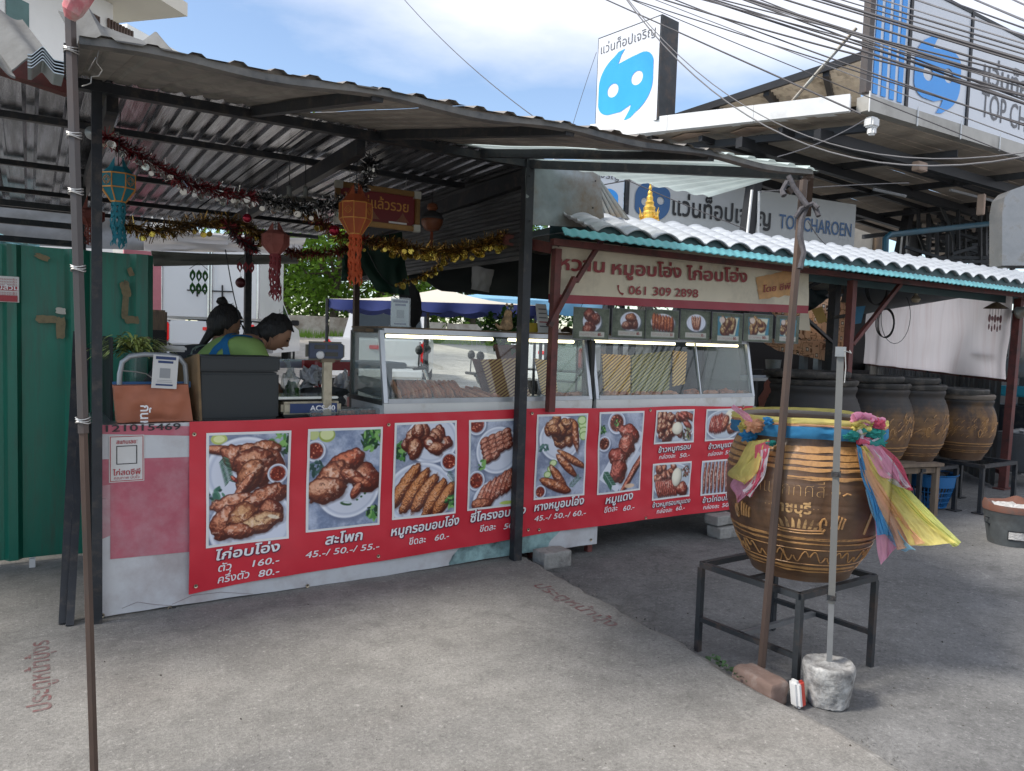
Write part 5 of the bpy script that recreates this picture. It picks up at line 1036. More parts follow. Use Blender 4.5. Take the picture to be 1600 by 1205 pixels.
mb = MB(); mb.blob(PY(452, 605, 4.55), (.05, .045, .09), 16, .4, 8); mb.tube([PY(452, 590, 4.55), PY(452, 575, 4.55), PY(447, 562, 4.55)], [.03, .012, .018], 8); solo('clear_bag', mb, M['clear'], 'knotted clear plastic bag of green vegetables between black box and scale', 'bag', smooth=True)
pile('bunch of green vegetables inside the knotted clear bag', PY(455, 612, 4.55), (.04, .035, .05), M['leaf'], 9, 'vegetables', 'vegetables')
for k, (x, y, r_) in enumerate(((482, 592, .05), (497, 588, .045), (538, 600, .05))): pile(('white plastic bag left of the scale display post', 'white plastic bag tip just behind the scale display post', 'white plastic bag right of the scale post beside the red stool')[k], PY(x, y, 4.75+.05*k), (r_, r_, r_*1.1), mat('white_bag_plastic', (.5, .5, .52), .35, 0, .25, 20) if k == 0 else bpy.data.materials['white_bag_plastic'], 20+k, 'white_bag', 'bag', .7)
mb = MB(); [mb.beam(PY(x, 570, 5.2), V((PY(x, 570, 5.2).x, 5.2, 0)), .04) for x in (497, 549)]; mb.beam(PY(494, 572, 5.2), PY(552, 572, 5.2), .06); mb.beam(PY(494, 572, 5.2)+V((0, .3, 0)), PY(552, 572, 5.2)+V((0, .3, 0)), .06); solo('red_frame_table', mb, mat('red_gloss', (.32, .02, .03), .35), 'red painted table frame standing behind the counter beside the scale', 'table')
mb = MB(); a = PY(436, 566, 5.6); mb.rbox((a.x+.4, 5.9, a.z-.02), (1.3, .5, .05), .01); mb.bbox((a.x-.1, 5.72, 0), (a.x-.05, 5.76, a.z-.04)); mb.bbox((a.x+.9, 5.72, 0), (a.x+.95, 5.76, a.z-.04)); solo('rear_work_table', mb, mat('white_blue_tabletop', (.45, .5, .6), .4), 'pale work table at the back of the stall behind the women', 'table')
# ================================================================ CREAM NAME BANNER AND DISH CARDS
YN = 4.03
M['vcream'] = mat('cream_vinyl', (.58, .51, .38), .5, 0, .08, 3, dirt=(.38, .33, .25), damt=.4, ds=2, bump=.05, bs=5)
M['vmar'] = mat('maroon_vinyl', (.27, .022, .035), .45, 0, .12, 3); M['lmar'] = mat('maroon_lettering', (.24, .025, .025), .5, 0, .1, 9)
nb = thing('name_banner', (4.15, YN, 1.66), 'sagging cream vinyl name banner with maroon Thai lettering and a phone number', 'banner')
CT = [PY(863, 374, YN), PY(1262, 402, YN), PY(1262, 490, YN), PY(859, 473, YN)]
def wN(p): return V((p.x, p.y-.010*math.sin(p.x*3+p.z*5)-.018*mnoise.noise((p.x*1.6, p.z*1.5, 7))-.008*mnoise.noise((p.x*5+p.z*5, p.z*3, 9)), p.z))
def fnn(u, v, e=0): p = CT[0].lerp(CT[1], u).lerp(CT[3].lerp(CT[2], u), v); return wN(p+V((0, -e, .018*math.sin(math.pi*u*1.0)*(-1)*(1-v)+.006*math.sin(u*16)*(1-v))))
mb = MB(); mb.grid(lambda u, v: fnn(u, v*.86), 130, 30); obj('vinyl_sheet', mb, M['vcream'], nb, True)
mb = MB(); mb.grid(lambda u, v: fnn(u, .86+.14*v), 130, 6); obj('maroon_border', mb, M['vmar'], nb, True)
def nt_(body, x1, y1, x2, y2, size, m=None, bold=.03, sh=0):
    a, b = PY(x1, y1, YN), PY(x2, y2, YN); d = b-a; d.y = 0; text(body, m or M['lmar'], a+V((0, -.008, 0)), d.normalized(), (0, 0, 1), size, d.length, nb, warp=wN, bold=bold, shear=sh)
nt_('หวาน', 873, 421, 942, 426, .125); nt_('หมูอบโอ่ง', 952, 429, 1064, 434, .125); nt_('ไก่อบโอ่ง', 1072, 437, 1167, 441, .125)
nt_('061 309 2898', 978, 460, 1090, 465, .085, bold=.018)
mb = MB(); c = PY(968, 453, YN)+V((0, -.006, 0)); mb.tube([c+V((-.028, 0, .03)), c+V((-.024, 0, .0)), c+V((-.006, 0, -.022)), c+V((.022, 0, -.03))], [.010, .005, .005, .010], 6); mb.v = [tuple(wN(V((v[0], YN-.0045-(v[1]-c.y)*.05, v[2])))) for v in mb.v]; obj('phone_symbol', mb, M['lmar'], nb)
M['orange'] = mat('orange_brush_mark', (.50, .26, .09), .5, 0, .25, 9)
mb = MB(); q4 = [PY(x, y, YN) for x, y in ((1181, 434), (1241, 420), (1240, 461), (1188, 468))]; mb.grid(lambda u, v: wN(q4[0].lerp(q4[1], u).lerp(q4[3].lerp(q4[2], u), v)+V((.012*mnoise.noise((v*9, 3, 0))*(1-2*u), -.004, .010*mnoise.noise((u*6, v*2, 5))))), 16, 14); obj('brush_mark', mb, M['orange'], nb)
nt_('โดย ชีพี', 1192, 457, 1234, 452, .070, bold=.012)
for x, y in ((873, 384), (968, 384), (1065, 388), (1168, 396)):
    mb = MB(); mb.lathe([(0, 0), (.009, 0)], wN(PY(x, y, YN)+V((0, -.004, 0))), 12, ax=(V((1, 0, 0)), V((0, 0, 1)), V((0, -1, 0)))); obj('eyelet', mb, M['inkblack'], nb)
cards = [((896, 480), (953, 479), (953, 531)), ((957, 482), (1010, 481), (1010, 529)), ((1010, 483), (1060, 484), (1060, 531)), ((1063, 484), (1111, 487), (1112, 532)), ((1114, 488), (1160, 490), (1160, 537)), ((1163, 490), (1207, 492), (1206, 535)), ((1212, 493), (1250, 494), (1250, 537))]
cl = ['red roast pork pieces on an oval plate', 'stacked pork cubes on a pale plate', 'a slab of ribs on a round plate', 'sliced chicken on a round plate', 'rice and dark greens on a blue dish', 'noodle topped rice on a blue dish', 'rice and egg dish, half hidden by the rusted pole']
words = ['หมูแดง ขีดละ 60.-', 'หมูกรอบ ขีดละ 60.-', 'ซี่โครงอบ ขีดละ 50', 'ข้าวหน้าไก่อบ 50.-', 'ข้าวหมูแดง 50.-', 'ข้าวขาหมู 50.-', 'ข้าวหมูกรอบ 50.-']
for k, (a, b, c) in enumerate(cards):
    Yk = 4.05+.012*(k % 2); A, B = PY(*a, Yk), PY(*b, Yk); Z2 = PY(*c, Yk).z; t = thing('dish_card', ((A.x+B.x)/2, Yk, Z2), 'hanging laminated dish card of '+cl[k], 'sign', 'laminated dish cards hanging under the cream banner')
    sw = lambda p, k=k: V((p.x, p.y-.006*math.sin(p.x*9+k)-.01*(A.z-p.z)*(k % 3-1), p.z))
    photo('dish_print', 'card%d' % k, (A.x, Yk, A.z), (1, 0, 0), B.x-A.x, A.z-Z2, 60, 40+k, t, sw, M['printm'], border=.004, eps=.004, bm=M['inkgrey'])
    w_ = B.x-A.x; text(words[k], M['lmar'], (A.x+.20*w_, Yk-.0065, Z2+(A.z-Z2)*.115), (1, 0, 0), (0, 0, 1), .030, w_*.62, t, warp=sw, bold=.02)
    mb = MB(); [mb.tube([(A.x+w_*f, Yk, A.z), (A.x+w_*f+.003, Yk-.004, A.z+.015), (A.x+w_*f, YN, A.z+.03)], .0016, 5) for f in (.2, .8)]; obj('hanging_tie', mb, M['rubber'], t)
# ================================================================ PEOPLE
M['skin'] = mat('warm_brown_skin', (.40, .21, .13), .5, 0, .12, 12, sss=.1); M['hair'] = mat('black_hair', (.010, .008, .007), .62, 0, .5, 60, bump=.8, bs=110, stretch=(1, 1, .15))
M['lipsc'] = mat('brown_pink_lips', (.25, .08, .06), .5)
M['lime'] = mat('lime_green_cotton', (.28, .42, .12), .85, 0, .10, 8, bump=.25, bs=18); M['bluestrap'] = mat('blue_apron_cotton', (.012, .14, .32), .8, 0, .1, 9); M['darkshirt'] = mat('dark_striped_cotton', (.035, .035, .04), .85, 0, .3, 9, bump=.2, bs=20); M['jeans'] = mat('dark_trousers', (.02, .025, .04), .85, 0, .2, 12)
M['stripe'] = mat('pale_collar_stripe', (.22, .27, .22), .8)
def head_mesh(c, f, u, k=1.0):
    mb = MB(); f = V(f).normalized(); u = V(u); u = (u-f*u.dot(f)).normalized(); s = f.cross(u); n, m = 36, 28; vs = []; c = V(c)
    for j in range(m+1):
        for i in range(n):
            t = math.pi*j/m; a = 2*math.pi*i/n; x = math.sin(t)*math.sin(a); y = math.sin(t)*math.cos(a); z = math.cos(t)
            w_ = .074*(1-.30*max(0, -z)**1.3); d_ = .095*(1-.12*max(0, -z)); h_ = .112
            px, py, pz = x*w_, y*d_, z*h_
            if y > 0:
                g = lambda cx, cz, sx, sz: math.exp(-((x-cx)/sx)**2-((z-cz)/sz)**2)
                py += .024*g(0, -.16, .13, .16)+.006*g(0, .18, .6, .12)-.010*(g(.38, .03, .18, .12)+g(-.38, .03, .18, .12))+.009*g(0, -.50, .22, .07)-.005*g(0, -.60, .3, .05)+.010*g(0, -.80, .3, .14)
            if y < 0 and z < -.3: py *= .85
            vs.append(c+s*px*k+f*py*k+u*pz*k)
    mb.add(vs, [(j*n+i, (j+1)*n+i, (j+1)*n+(i+1) % n, j*n+(i+1) % n) for j in range(m) for i in range(n)])
    for q in (-1, 1): mb.blob(c+s*(q*.075*k)-f*.006*k-u*.012*k, (.008*k, .020*k, .030*k), 12, .1, 2, (s, f, u))
    return mb, s
def join(objs, name, parent):
    bm = bmesh.new()
    for o in objs: bm.from_mesh(o.data)
    me = bpy.data.meshes.new(name); bm.to_mesh(me); bm.free(); me.materials.append(objs[0].data.materials[0]); me.polygons.foreach_set('use_smooth', [True]*len(me.polygons))
    n = bpy.data.objects.new(name, me); COL.objects.link(n); n.parent = parent; OFF[n.name] = OFF[parent.name]
    for o in objs: bpy.data.objects.remove(o)
    return n
def ribbon_on(surf_objs, pts, wd, parent, m, name, lift=.006):
    bvs = []
    for o in surf_objs: off = V(OFF[o.name]); bvs.append((BVHTree.FromPolygons([v.co+off for v in o.data.vertices], [p.vertices[:] for p in o.data.polygons])))
    P_ = []
    for a, b in zip(pts[:-1], pts[1:]): P_ += [V(a).lerp(V(b), i/8) for i in range(8)]
    P_.append(V(pts[-1])); res = []
    for i, p in enumerate(P_):
        t = (P_[min(i+1, len(P_)-1)]-P_[max(i-1, 0)]).normalized(); row = []
        nm = bvs[0].find_nearest(p)[1]; s = t.cross(nm).normalized()
        for k in (-1, -.33, .33, 1):
            h = bvs[0].find_nearest(p+s*wd*k); row.append(h[0]+h[1]*lift)
        res.append(row)
    mb = MB(); mb.add([q for r in res for q in r], [(i*4+k, i*4+k+1, (i+1)*4+k+1, (i+1)*4+k) for i in range(len(res)-1) for k in range(3)]); return obj(name, mb, m, parent, True)
def woman(name, neck, label, shirt, hd, hf, hu, bk=0):
    n = V(neck); t = thing(name, (n.x-.42, n.y, 0), label, 'person'); base = lambda dx, dy, z: V((n.x+dx, n.y+dy, z))
    zc = n.z; P = []
    def a(v, r): P.append((v, r)); return len(P)-1
    E = []
    pel = a(base(-.40, 0, .88), (.145, .12)); wa = a(base(-.30-bk*.3, 0, 1.04+bk), (.125, .105)); ch = a(base(-.16-bk*.2, 0, zc-.13+bk*.8), (.15, .115)); sh = a(base(-.055, 0, zc-.06+bk*.3), (.11, .085)); nk = a(n+V((.01, 0, .0)), .052); hb = a(V(hd)-V(hu)*.05, .05)
    E += [(pel, wa), (wa, ch), (ch, sh), (sh, nk), (nk, hb)]
    arms = []
    for s in (-1, 1):
        s1 = a(base(-.06, .15*s, zc-.075), .062); s2 = a(base(.02, .20*s, zc-.24), .047); el = a(base(.12, .21*s, zc-.36), .042); wr = a(base(.28, .13*s, max(1.0, zc-.36)), .027); pm = a(base(.35, .10*s, max(.99, zc-.37)), (.036, .018))
        E += [(sh, s1), (s1, s2), (s2, el), (el, wr), (wr, pm)]; arms.append((pm, s))
        h1 = a(base(-.40, .085*s, .80), .10); kn = a(base(-.36, .10*s, .47), .062); an = a(base(-.42, .10*s, .09), .042); ft = a(base(-.32, .11*s, .035), (.04, .03)); E += [(pel, h1), (h1, kn), (kn, an), (an, ft)]
    b1 = skinned('body', P, E, M['skin'], t, 2, pel)
    mb, s = head_mesh(hd, hf, hu); b2 = obj('head', mb, M['skin'], t, True); parts = [b1, b2]
    for pm, q in arms:                       # five fingers, curled towards the work
        c = P[pm][0]
        for k in range(4):
            o = c+V((.02, (k-1.5)*.017, 0)); L_ = (.06, .07, .066, .052)[k]; mb = MB(); mb.tube([o, o+V((L_*.5, 0, .002)), o+V((L_*.85, 0, -.014)), o+V((L_, 0, -.032))], [.009, .0085, .0075, .006], 8); parts.append(obj('finger', mb, M['skin'], t, True))
        o = c+V((-.01, -q*.03, 0)); mb = MB(); mb.tube([o, o+V((.022, -q*.02, -.004)), o+V((.046, -q*.022, -.012))], [.011, .0095, .007], 8); parts.append(obj('finger', mb, M['skin'], t, True))
    body = join(parts, 'body', t); f_, u_ = V(hf).normalized(), V(hu); u_ = (u_-f_*u_.dot(f_)).normalized(); hd_ = V(hd)
    for q in (-1, 1):
        e = hd_+f_*.083+s*(q*.030)+u_*.004; mb = MB(); mb.blob(e, (.013, .007, .006), 12, 0, 1, (s, f_, u_)); obj('eye', mb, M['hair'], t, True)
        mb = MB(); mb.tube([e+u_*.016-s*(q*.014)+f_*.006, e+u_*.021+f_*.005, e+u_*.016+s*(q*.016)-f_*.004], .0028, 6); obj('eyebrow', mb, M['hair'], t, True)
    mb = MB(); mb.tube([hd_+f_*.085-u_*.055-s*.02, hd_+f_*.096-u_*.053, hd_+f_*.085-u_*.055+s*.02], [.003, .0055, .003], 6); obj('lips', mb, M['lipsc'], t, True)
    SP = [(P[pel][0]+V((0, 0, -.04)), (.168, .145)), (P[wa][0], (.150, .132)), (P[ch][0], (.172, .138)), (P[sh][0]+V((-.0, 0, -.005)), (.128, .10)), (n+V((-.012, 0, -.035)), .070)]; SE = [(0, 1), (1, 2), (2, 3), (3, 4)]
    for q in (-1, 1): i = len(SP); SP += [(base(-.06, .15*q, zc-.075), .085), (base(.015, .205*q, zc-.22), .072)]; SE += [(3, i), (i, i+1)]
    shirt_o = skinned('shirt', SP, SE, shirt, t, 2, 0)
    TP = [(base(-.40, 0, .90), (.165, .14))]; TE = []
    for q in (-1, 1): i = len(TP); TP += [(base(-.40, .09*q, .80), .118), (base(-.36, .10*q, .47), .085), (base(-.42, .10*q, .12), .07)]; TE += [(0, i), (i, i+1), (i+1, i+2)]
    skinned('trousers', TP, TE, M['jeans'], t, 2, 0)
    for q in (-1, 1): mb = MB(); mb.rbox(base(-.33, .11*q, .03), (.26, .10, .06), .025); obj('shoe', mb, M['rubber'], t, True)
    return t, shirt_o, s, P
def hair_cap(t, hd, hf, hu, s, tail, bun=None, extra=()):
    hd, hf, hu = V(hd), V(hf).normalized(), V(hu).normalized(); hu = (hu-hf*hu.dot(hf)).normalized(); n, m = 40, 22; vs = []; mb = MB()
    for j in range(m+1):
        for i in range(n):
            th = math.pi*.62*j/m; a = 2*math.pi*i/n; x, y, z = math.sin(th)*math.sin(a), math.sin(th)*math.cos(a), math.cos(th)
            cut = 1.0 if y < .15 else 1.0
            if y > .05: z = max(z, -.05+.75*(y-.05)+.25*abs(x)*(y > .4)); k_ = math.sqrt(x*x+y*y+z*z)+1e-9; x, y, z = x/k_, y/k_, z/k_
            r = 1.15+.09*mnoise.noise((x*3, y*3, z*3+5))+.05*mnoise.noise((x*11, y*11, z*4))+.014*math.sin(a*26)
            vs.append(hd+s*(x*.074*r)+hf*(y*.095*r-.006)+hu*(z*.112*r+.002))
    mb.add(vs, [(j*n+i, (j+1)*n+i, (j+1)*n+(i+1) % n, j*n+(i+1) % n) for j in range(m) for i in range(n)])
    mb.blob(hd-hf*.045-hu*.02, (.075, .062, .085), 20, .08, 4, (s, hf, hu))
    mb.tube(tail[0], tail[1], 12)
    for p, r in extra: mb.tube(p, r, 6)
    if bun: mb.tube(bun[0], bun[1], 12); mb.blob(bun[2], bun[3], 18, .22, 6)
    rr = random.Random(9)
    for _ in range(90):                    # flyaway strands
        a = rr.uniform(0, 6.28); o = hd+s*(.082*math.sin(a))-hf*(.06*rr.random())+hu*(.12*math.cos(a)*(.7 if math.cos(a) < 0 else 1)); d = (o-hd).normalized()*.025+V((rr.uniform(-1, 1), rr.uniform(-1, 1), rr.uniform(-1, .4)))*.02; mb.tube([o-d*.4, o+d*.5, o+d+V((0, 0, -.01))], .0009, 3)
    obj('hair', mb, M['hair'], t, True, 60)
# woman in green
nB = PY(402, 533, 4.86); hB = PY(430, 521, 4.86); fB = V((.80, -.10, -.58)); uB = V((.55, -.04, .8)).normalized()
tB, shB, sB, PB = woman('person', nB, 'woman in lime green with crossed blue apron straps bending forward behind the black box', M['lime'], hB, fB, uB, .085)
hair_cap(tB, hB, fB, uB, sB, ([hB-V(fB)*.07-uB*.02, hB-V(fB)*.11-uB*.06, hB+V((-.115, -.03, -.045)), hB+V((-.115, -.04, -.095)), hB+V((-.10, -.045, -.13))], [.03, .034, .036, .026, .008]))
x0, z0 = nB.x, nB.z
ribbon_on([shB], [(x0-.06, nB.y-.12, z0+.02), (x0-.16, nB.y-.10, z0-.00), (x0-.27, nB.y-.12, z0-.06), (x0-.36, nB.y-.16, z0-.17)], .020, tB, M['bluestrap'], 'apron_strap')
ribbon_on([shB], [(x0-.12, nB.y+.10, z0+.05), (x0-.16, nB.y-.02, z0+.04), (x0-.20, nB.y-.10, z0-.01), (x0-.22, nB.y-.17, z0-.12)], .020, tB, M['bluestrap'], 'apron_strap', .008)
ribbon_on([shB], [(x0-.02, nB.y-.09, z0+.01), (x0+.01, nB.y-.10, z0-.05), (x0+.03, nB.y-.09, z0-.10)], .018, tB, M['bluestrap'], 'apron_strap')
# woman with the bun
nA = PY(338, 543, 5.10); hA = PY(352, 506, 5.10); fA = V((.88, .25, -.40)); uA = V((.40, .1, .9)).normalized()
tA, shA, sA, PA = woman('person', nA, 'woman in a dark top with a small hair bun, bowing beside the green shirt', M['darkshirt'], hA, fA, uA, .03)
hair_cap(tA, hA, fA, uA, sA, ([hA-fA*.06-uA*.03, hA+V((-.10, -.03, -.07)), hA+V((-.15, -.05, -.14)), hA+V((-.18, -.05, -.20))], [.035, .028, .018, .006]),
         ([hA+V((-.02, 0, .11)), hA+V((-.02, 0, .135))], [.022, .018], hA+V((-.02, 0, .146)), (.034, .032, .024)), [([hA+V((.08, -.02, .02)), hA+V((.115, -.03, -.03)), hA+V((.10, -.03, -.08))], [.006, .004, .002])])
ribbon_on([shA], [(nA.x-.02, nA.y-.06, nA.z-.03), (nA.x-.10, nA.y-.12, nA.z-.02), (nA.x-.19, nA.y-.13, nA.z-.08), (nA.x-.14, nA.y-.18, nA.z-.16), (nA.x-.05, nA.y-.22, nA.z-.16)], .010, tA, M['stripe'], 'pale_trim')
# ================================================================ HANGING DECORATIONS
def lantern(label, px, ytop, ybody0, ybody1, ytail, Y, wpx, col, trim, tailcol, name='paper_lantern', sides=8, spikes=True):
    ct = PY(px, ybody1, Y); cz = PY(px, ybody0, Y).z; D = (ct-C0).dot(fw); Rr = wpx/2/F*D; zb = ct.z; h = cz-zb; zt_ = PY(px, ytop, Y).z; zl = PY(px, ytail, Y).z; c = V((ct.x, Y, zb))
    t = thing(name, (ct.x, Y, zb), label, 'lantern', None)
    prof = [(.42*Rr, 0), (Rr, h*.38), (Rr, h*.78), (.55*Rr, h)]; ph = R(18)
    ring = lambda r, z, o=0: [c+V((r*math.cos(2*math.pi*k/sides+ph), r*math.sin(2*math.pi*k/sides+ph), z)) for k in range(sides)]
    mb = MB(); vs = [p for r, z in prof for p in ring(r, z)]; mb.add(vs, [(i*sides+k, i*sides+(k+1) % sides, (i+1)*sides+(k+1) % sides, (i+1)*sides+k) for i in range(3) for k in range(sides)]); obj('paper_body', mb, col, t)
    mb = MB()
    for i in range(4):
        rg = ring(prof[i][0]*1.008, prof[i][1]); [mb.beam(rg[k], rg[(k+1) % sides], .006, .006) for k in range(sides)] if i < 3 else None
    for k in range(sides):
        for i in range(3 if False else 2): mb.beam(ring(prof[i][0]*1.008, prof[i][1])[k], ring(prof[i+1][0]*1.008, prof[i+1][1])[k], .005, .005)
    obj('gold_trim', mb, trim, t)
    mb = MB(); rg = ring(Rr*1.015, h*.58)
    for k in range(0, sides, 2):
        a, b = rg[k], rg[(k+1) % sides]; mc = (a+b)/2; d = (b-a).normalized(); nn = d.cross(V((0, 0, 1)))
        for q in range(4): 
            for (u, v) in ((.3, .3), (.3, -.3), (-.3, .3), (-.3, -.3)): p = mc+d*(u*.035)+V((0, 0, v*.035)); mb.tube([p+d*(.008*math.cos(w_))+V((0, 0, .008*math.sin(w_))) for w_ in (0, 1.57, 3.14, 4.71)], .0013, 3, closed=True)
            break
        mb.tube([mc+d*.024, mc+V((0, 0, .024)), mc-d*.024, mc-V((0, 0, .024))], .0016, 4, closed=True)
    obj('gold_motif', mb, trim, t)
    if spikes:
        mb = MB(); rg = ring(.62*Rr, h*.93)
        for k in range(0, sides, 2):
            a, b = rg[k], rg[(k+1) % sides]; tip = (a+b)/2*.5+c*.5; tip.z = zt_ if k == 0 else zt_-.2*(zt_-zb-h); mb.prism([a, b, tip], V((0, 0, 0))+((a+b)/2-c).normalized()*.002)
        obj('top_spike', mb, col, t)
    if zl < zb:
        rr = random.Random(int(px)); ns_ = 7; tl = zb-zl
        for k in range(ns_):
            a = 2*math.pi*k/ns_; r = .36*Rr; cc_ = c+V((r*math.cos(a), r*math.sin(a), 0)); w_ = Rr*.5; d = V((-math.sin(a), math.cos(a), 0)); n_ = 12; ll = tl*(.82+.18*rr.random()); mb = MB(); vs = []
            for i in range(n_+1):
                z = -ll*i/n_; ww = w_*(.55+.45*(i % 2))*(1 if i < n_ else .3); off = .012*math.sin(i*.8+k)*i/n_; hole = w_*.16*(1 if i % 2 else .2)
                q = cc_+V((math.cos(a), math.sin(a), 0))*off+V((0, 0, z)); vs += [q-d*ww*.5, q-d*hole, q+d*hole, q+d*ww*.5]
            mb.add(vs, [f for i in range(n_) for f in ((i*4, i*4+1, i*4+5, i*4+4), (i*4+2, i*4+3, i*4+7, i*4+6))]+[(i*4+1, i*4+2, i*4+6, i*4+5) for i in range(0, n_, 3)]); obj('cut_paper_tail', mb, tailcol, t)
    mb = MB(); mb.tube([c+V((0, 0, h)), V((ct.x, Y, zt_)), V((ct.x+.01, Y, 2.47))], .0022, 5); obj('string', mb, M['rubber'], t)
    return t
pm = lambda n, c: mat(n, c, .7, 0, .14, 10, trans=.25)
M['gtrim'] = mat('gold_paper_trim', (.55, .24, .05), .4, .3, .2, 30)
M['pteal'] = pm('teal_paper', (.022, .20, .25)); M['porange'] = pm('burnt_orange_paper', (.42, .10, .04)); M['ppink'] = pm('faded_pink_paper', (.42, .14, .12)); M['pred'] = pm('dull_red_paper', (.15, .035, .025)); M['pgreen'] = pm('green_paper', (.05, .17, .045)); M['pwine'] = pm('wine_red_paper', (.28, .05, .06))
lantern('teal paper lantern with gold edges and long cut paper tails by the left black post', 185, 243, 262, 316, 392, 4.28, 50, M['pteal'], M['gtrim'], M['pteal'])
lantern('burnt orange paper lantern with long orange tail hanging in front of the red framed sign', 555, 284, 305, 366, 455, 4.30, 50, M['porange'], M['gtrim'], mat('bright_orange_paper', (.60, .11, .035), .7, 0, .15, 10, trans=.3))
lantern('faded pink paper lantern with perforated wine red tail above the woman in green', 430, 345, 360, 396, 474, 5.0, 42, M['ppink'], M['ppink'], M['pwine'])
lantern('dull red paper lantern half hidden behind the left black post', 142, 300, 326, 352, 386, 5.1, 40, M['pred'], M['pred'], M['pred'])
# green cut paper hanging
def paper_hang(label, x0, y0, x1, y1, Y, m, n, name='cut_paper_hanging', rows=2):
    a, b = PY(x0, y0, Y), PY(x1, y1, Y); t = thing(name, ((a.x+b.x)/2, Y, b.z), label, 'decoration'); w_ = (b.x-a.x)/n
    for i in range(n):
        cx = a.x+w_*(i+.5); mb = MB(); L_ = a.z-b.z
        for r in range(rows):
            z1, z0_ = a.z-L_*r/rows, a.z-L_*(r+1)/rows; hh = z1-z0_; o = [(0, z1), (w_*.45, z1-hh*.3), (w_*.48, z1-hh*.6), (0, z0_), (-w_*.48, z1-hh*.6), (-w_*.45, z1-hh*.3)]; q = [(0, z1-hh*.35), (w_*.15, z1-hh*.5), (w_*.12, z1-hh*.62), (0, z1-hh*.75), (-w_*.12, z1-hh*.62), (-w_*.15, z1-hh*.5)]
            mb.add([(cx+x, Y+.01*math.sin(z*40+i), z) for x, z in o]+[(cx+x, Y+.01*math.sin(z*40+i), z) for x, z in q], [(k, (k+1) % 6, (k+1) % 6+6, k+6) for k in range(6)])
        obj('paper_strand', mb, m, t)
    mb = MB(); mb.tube([(a.x, Y, a.z), ((a.x+b.x)/2, Y, a.z+.05), (b.x, Y, a.z)], .002, 4); obj('string', mb, M['rubber'], t)
paper_hang('dark green cut paper strands hanging against the white truck', 296, 420, 325, 462, 6.0, M['pgreen'], 3)
paper_hang('wine red perforated paper scraps hanging under the rear awning edge', 370, 408, 398, 428, 6.0, M['pwine'], 3, rows=1)
def bauble(px, py, rpx, Y, m, label):
    c = PY(px, py, Y); r = rpx/F*(c-C0).dot(fw); t = thing('bauble', tuple(c), label, 'bauble'); mb = MB(); mb.blob(c, r, 24, 0); obj('ball', mb, m, t, True); mb = MB(); mb.lathe([(r*.22, 0), (r*.22, r*.3), (0, r*.3)], c+V((0, 0, r*.93)), 10); mb.tube([c+V((0, 0, r)), c+V((.0, 0, r+.07))], .0012, 4); obj('cap_and_string', mb, M['wire'], t)
M['bred'] = mat('shiny_red_ball', (.30, .012, .035), .12, .6, .1, 5); M['bdull'] = mat('dull_dark_red_ball', (.07, .012, .015), .4, .2, .2, 5)
bauble(522, 360, 8.5, 4.6, M['bred'], 'shiny red bauble under the orange lantern'); bauble(386, 341, 7, 4.6, M['bred'], 'shiny red bauble on the garland between the two left lanterns'); bauble(376, 442, 8, 5.6, M['bdull'], 'dark red bauble hanging above the woman with the bun')
def garland(label, pts, Y0, Y1, r, cols, n, coin=None, ncoin=0, cr=.022, name='tinsel_garland', seed=1, cat='garland'):
    rr = random.Random(seed); P_ = [PY(x, y, Y0+(Y1-Y0)*i/(len(pts)-1)) for i, (x, y) in enumerate(pts)]; t = thing(name, tuple(P_[0]), label, cat)
    def at(u): q = u*(len(P_)-1); i = min(int(q), len(P_)-2); return P_[i].lerp(P_[i+1], q-i)
    mbs = [MB() for _ in cols]
    for k in range(n):
        p = at(rr.random()); d = V((rr.gauss(0, 1), rr.gauss(0, 1), rr.gauss(0, 1)-.2)).normalized(); l = r*(.5+.7*rr.random()); s = d.orthogonal().normalized()*.0035; s.rotate(Matrix.Rotation(rr.random()*6.28, 3, d)); q = p+d*r*.15; mbs[k % len(cols)].add([q-s, q+s, q+d*l+s*.6, q+d*l-s*.6], [(0, 1, 2, 3)])
    for mb, c in zip(mbs, cols): obj('tinsel', mb, c, t)['kind'] = 'stuff'
    mb = MB(); mb.tube([at(i/30) for i in range(31)], .003, 5); obj('string', mb, M['rubber'], t)
    if coin:
        for k in range(ncoin):
            p = at((k+.5)/ncoin+rr.uniform(-.01, .01))+V((rr.uniform(-.02, .02), rr.uniform(-.02, .02), -r*(.35+.9*rr.random()))); ax_ = Matrix.Rotation(rr.gauss(0, .6), 3, 'Z'); X = ax_@V((1, 0, 0)); Z = (ax_@V((0, rr.gauss(0, .3), 1))).normalized(); mb = MB(); n_ = X.cross(Z).normalized(); c_ = cr*(.7+.5*rr.random())
            mb.lathe([(0, .0004), (c_*.85, .0004), (c_*.9, .0014), (c_, .001), (c_, -.001), (0, -.001)], p, 12, ax=(X, Z, n_)); obj('coin', mb, coin, t, True)
    return t
M['tred'] = mat('red_tinsel', (.20, .018, .025), .3, .5, .4, 30); M['tsil'] = mat('silver_tinsel', (.52, .52, .52), .22, .9, .2, 30); M['tgold'] = mat('gold_tinsel', (.42, .26, .07), .25, .85, .35, 30); M['tdark'] = mat('dark_gold_tinsel', (.14, .085, .035), .3, .7, .4, 30); M['coing'] = mat('gold_foil_disc', (.58, .44, .09), .2, .85, .15, 30); M['coins'] = mat('silver_foil_disc', (.60, .60, .58), .2, .85, .15, 30); M['tdark2'] = mat('black_tinsel', (.03, .032, .035), .3, .7, .4, 30)
garland('red tinsel garland with silver discs sloping down from the left black post', [(163, 213), (200, 232), (250, 262), (300, 288), (350, 300), (400, 312)], 4.3, 4.6, .05, [M['tred'], M['tsil'], M['tred']], 1500, M['coins'], 40, .018, seed=2)
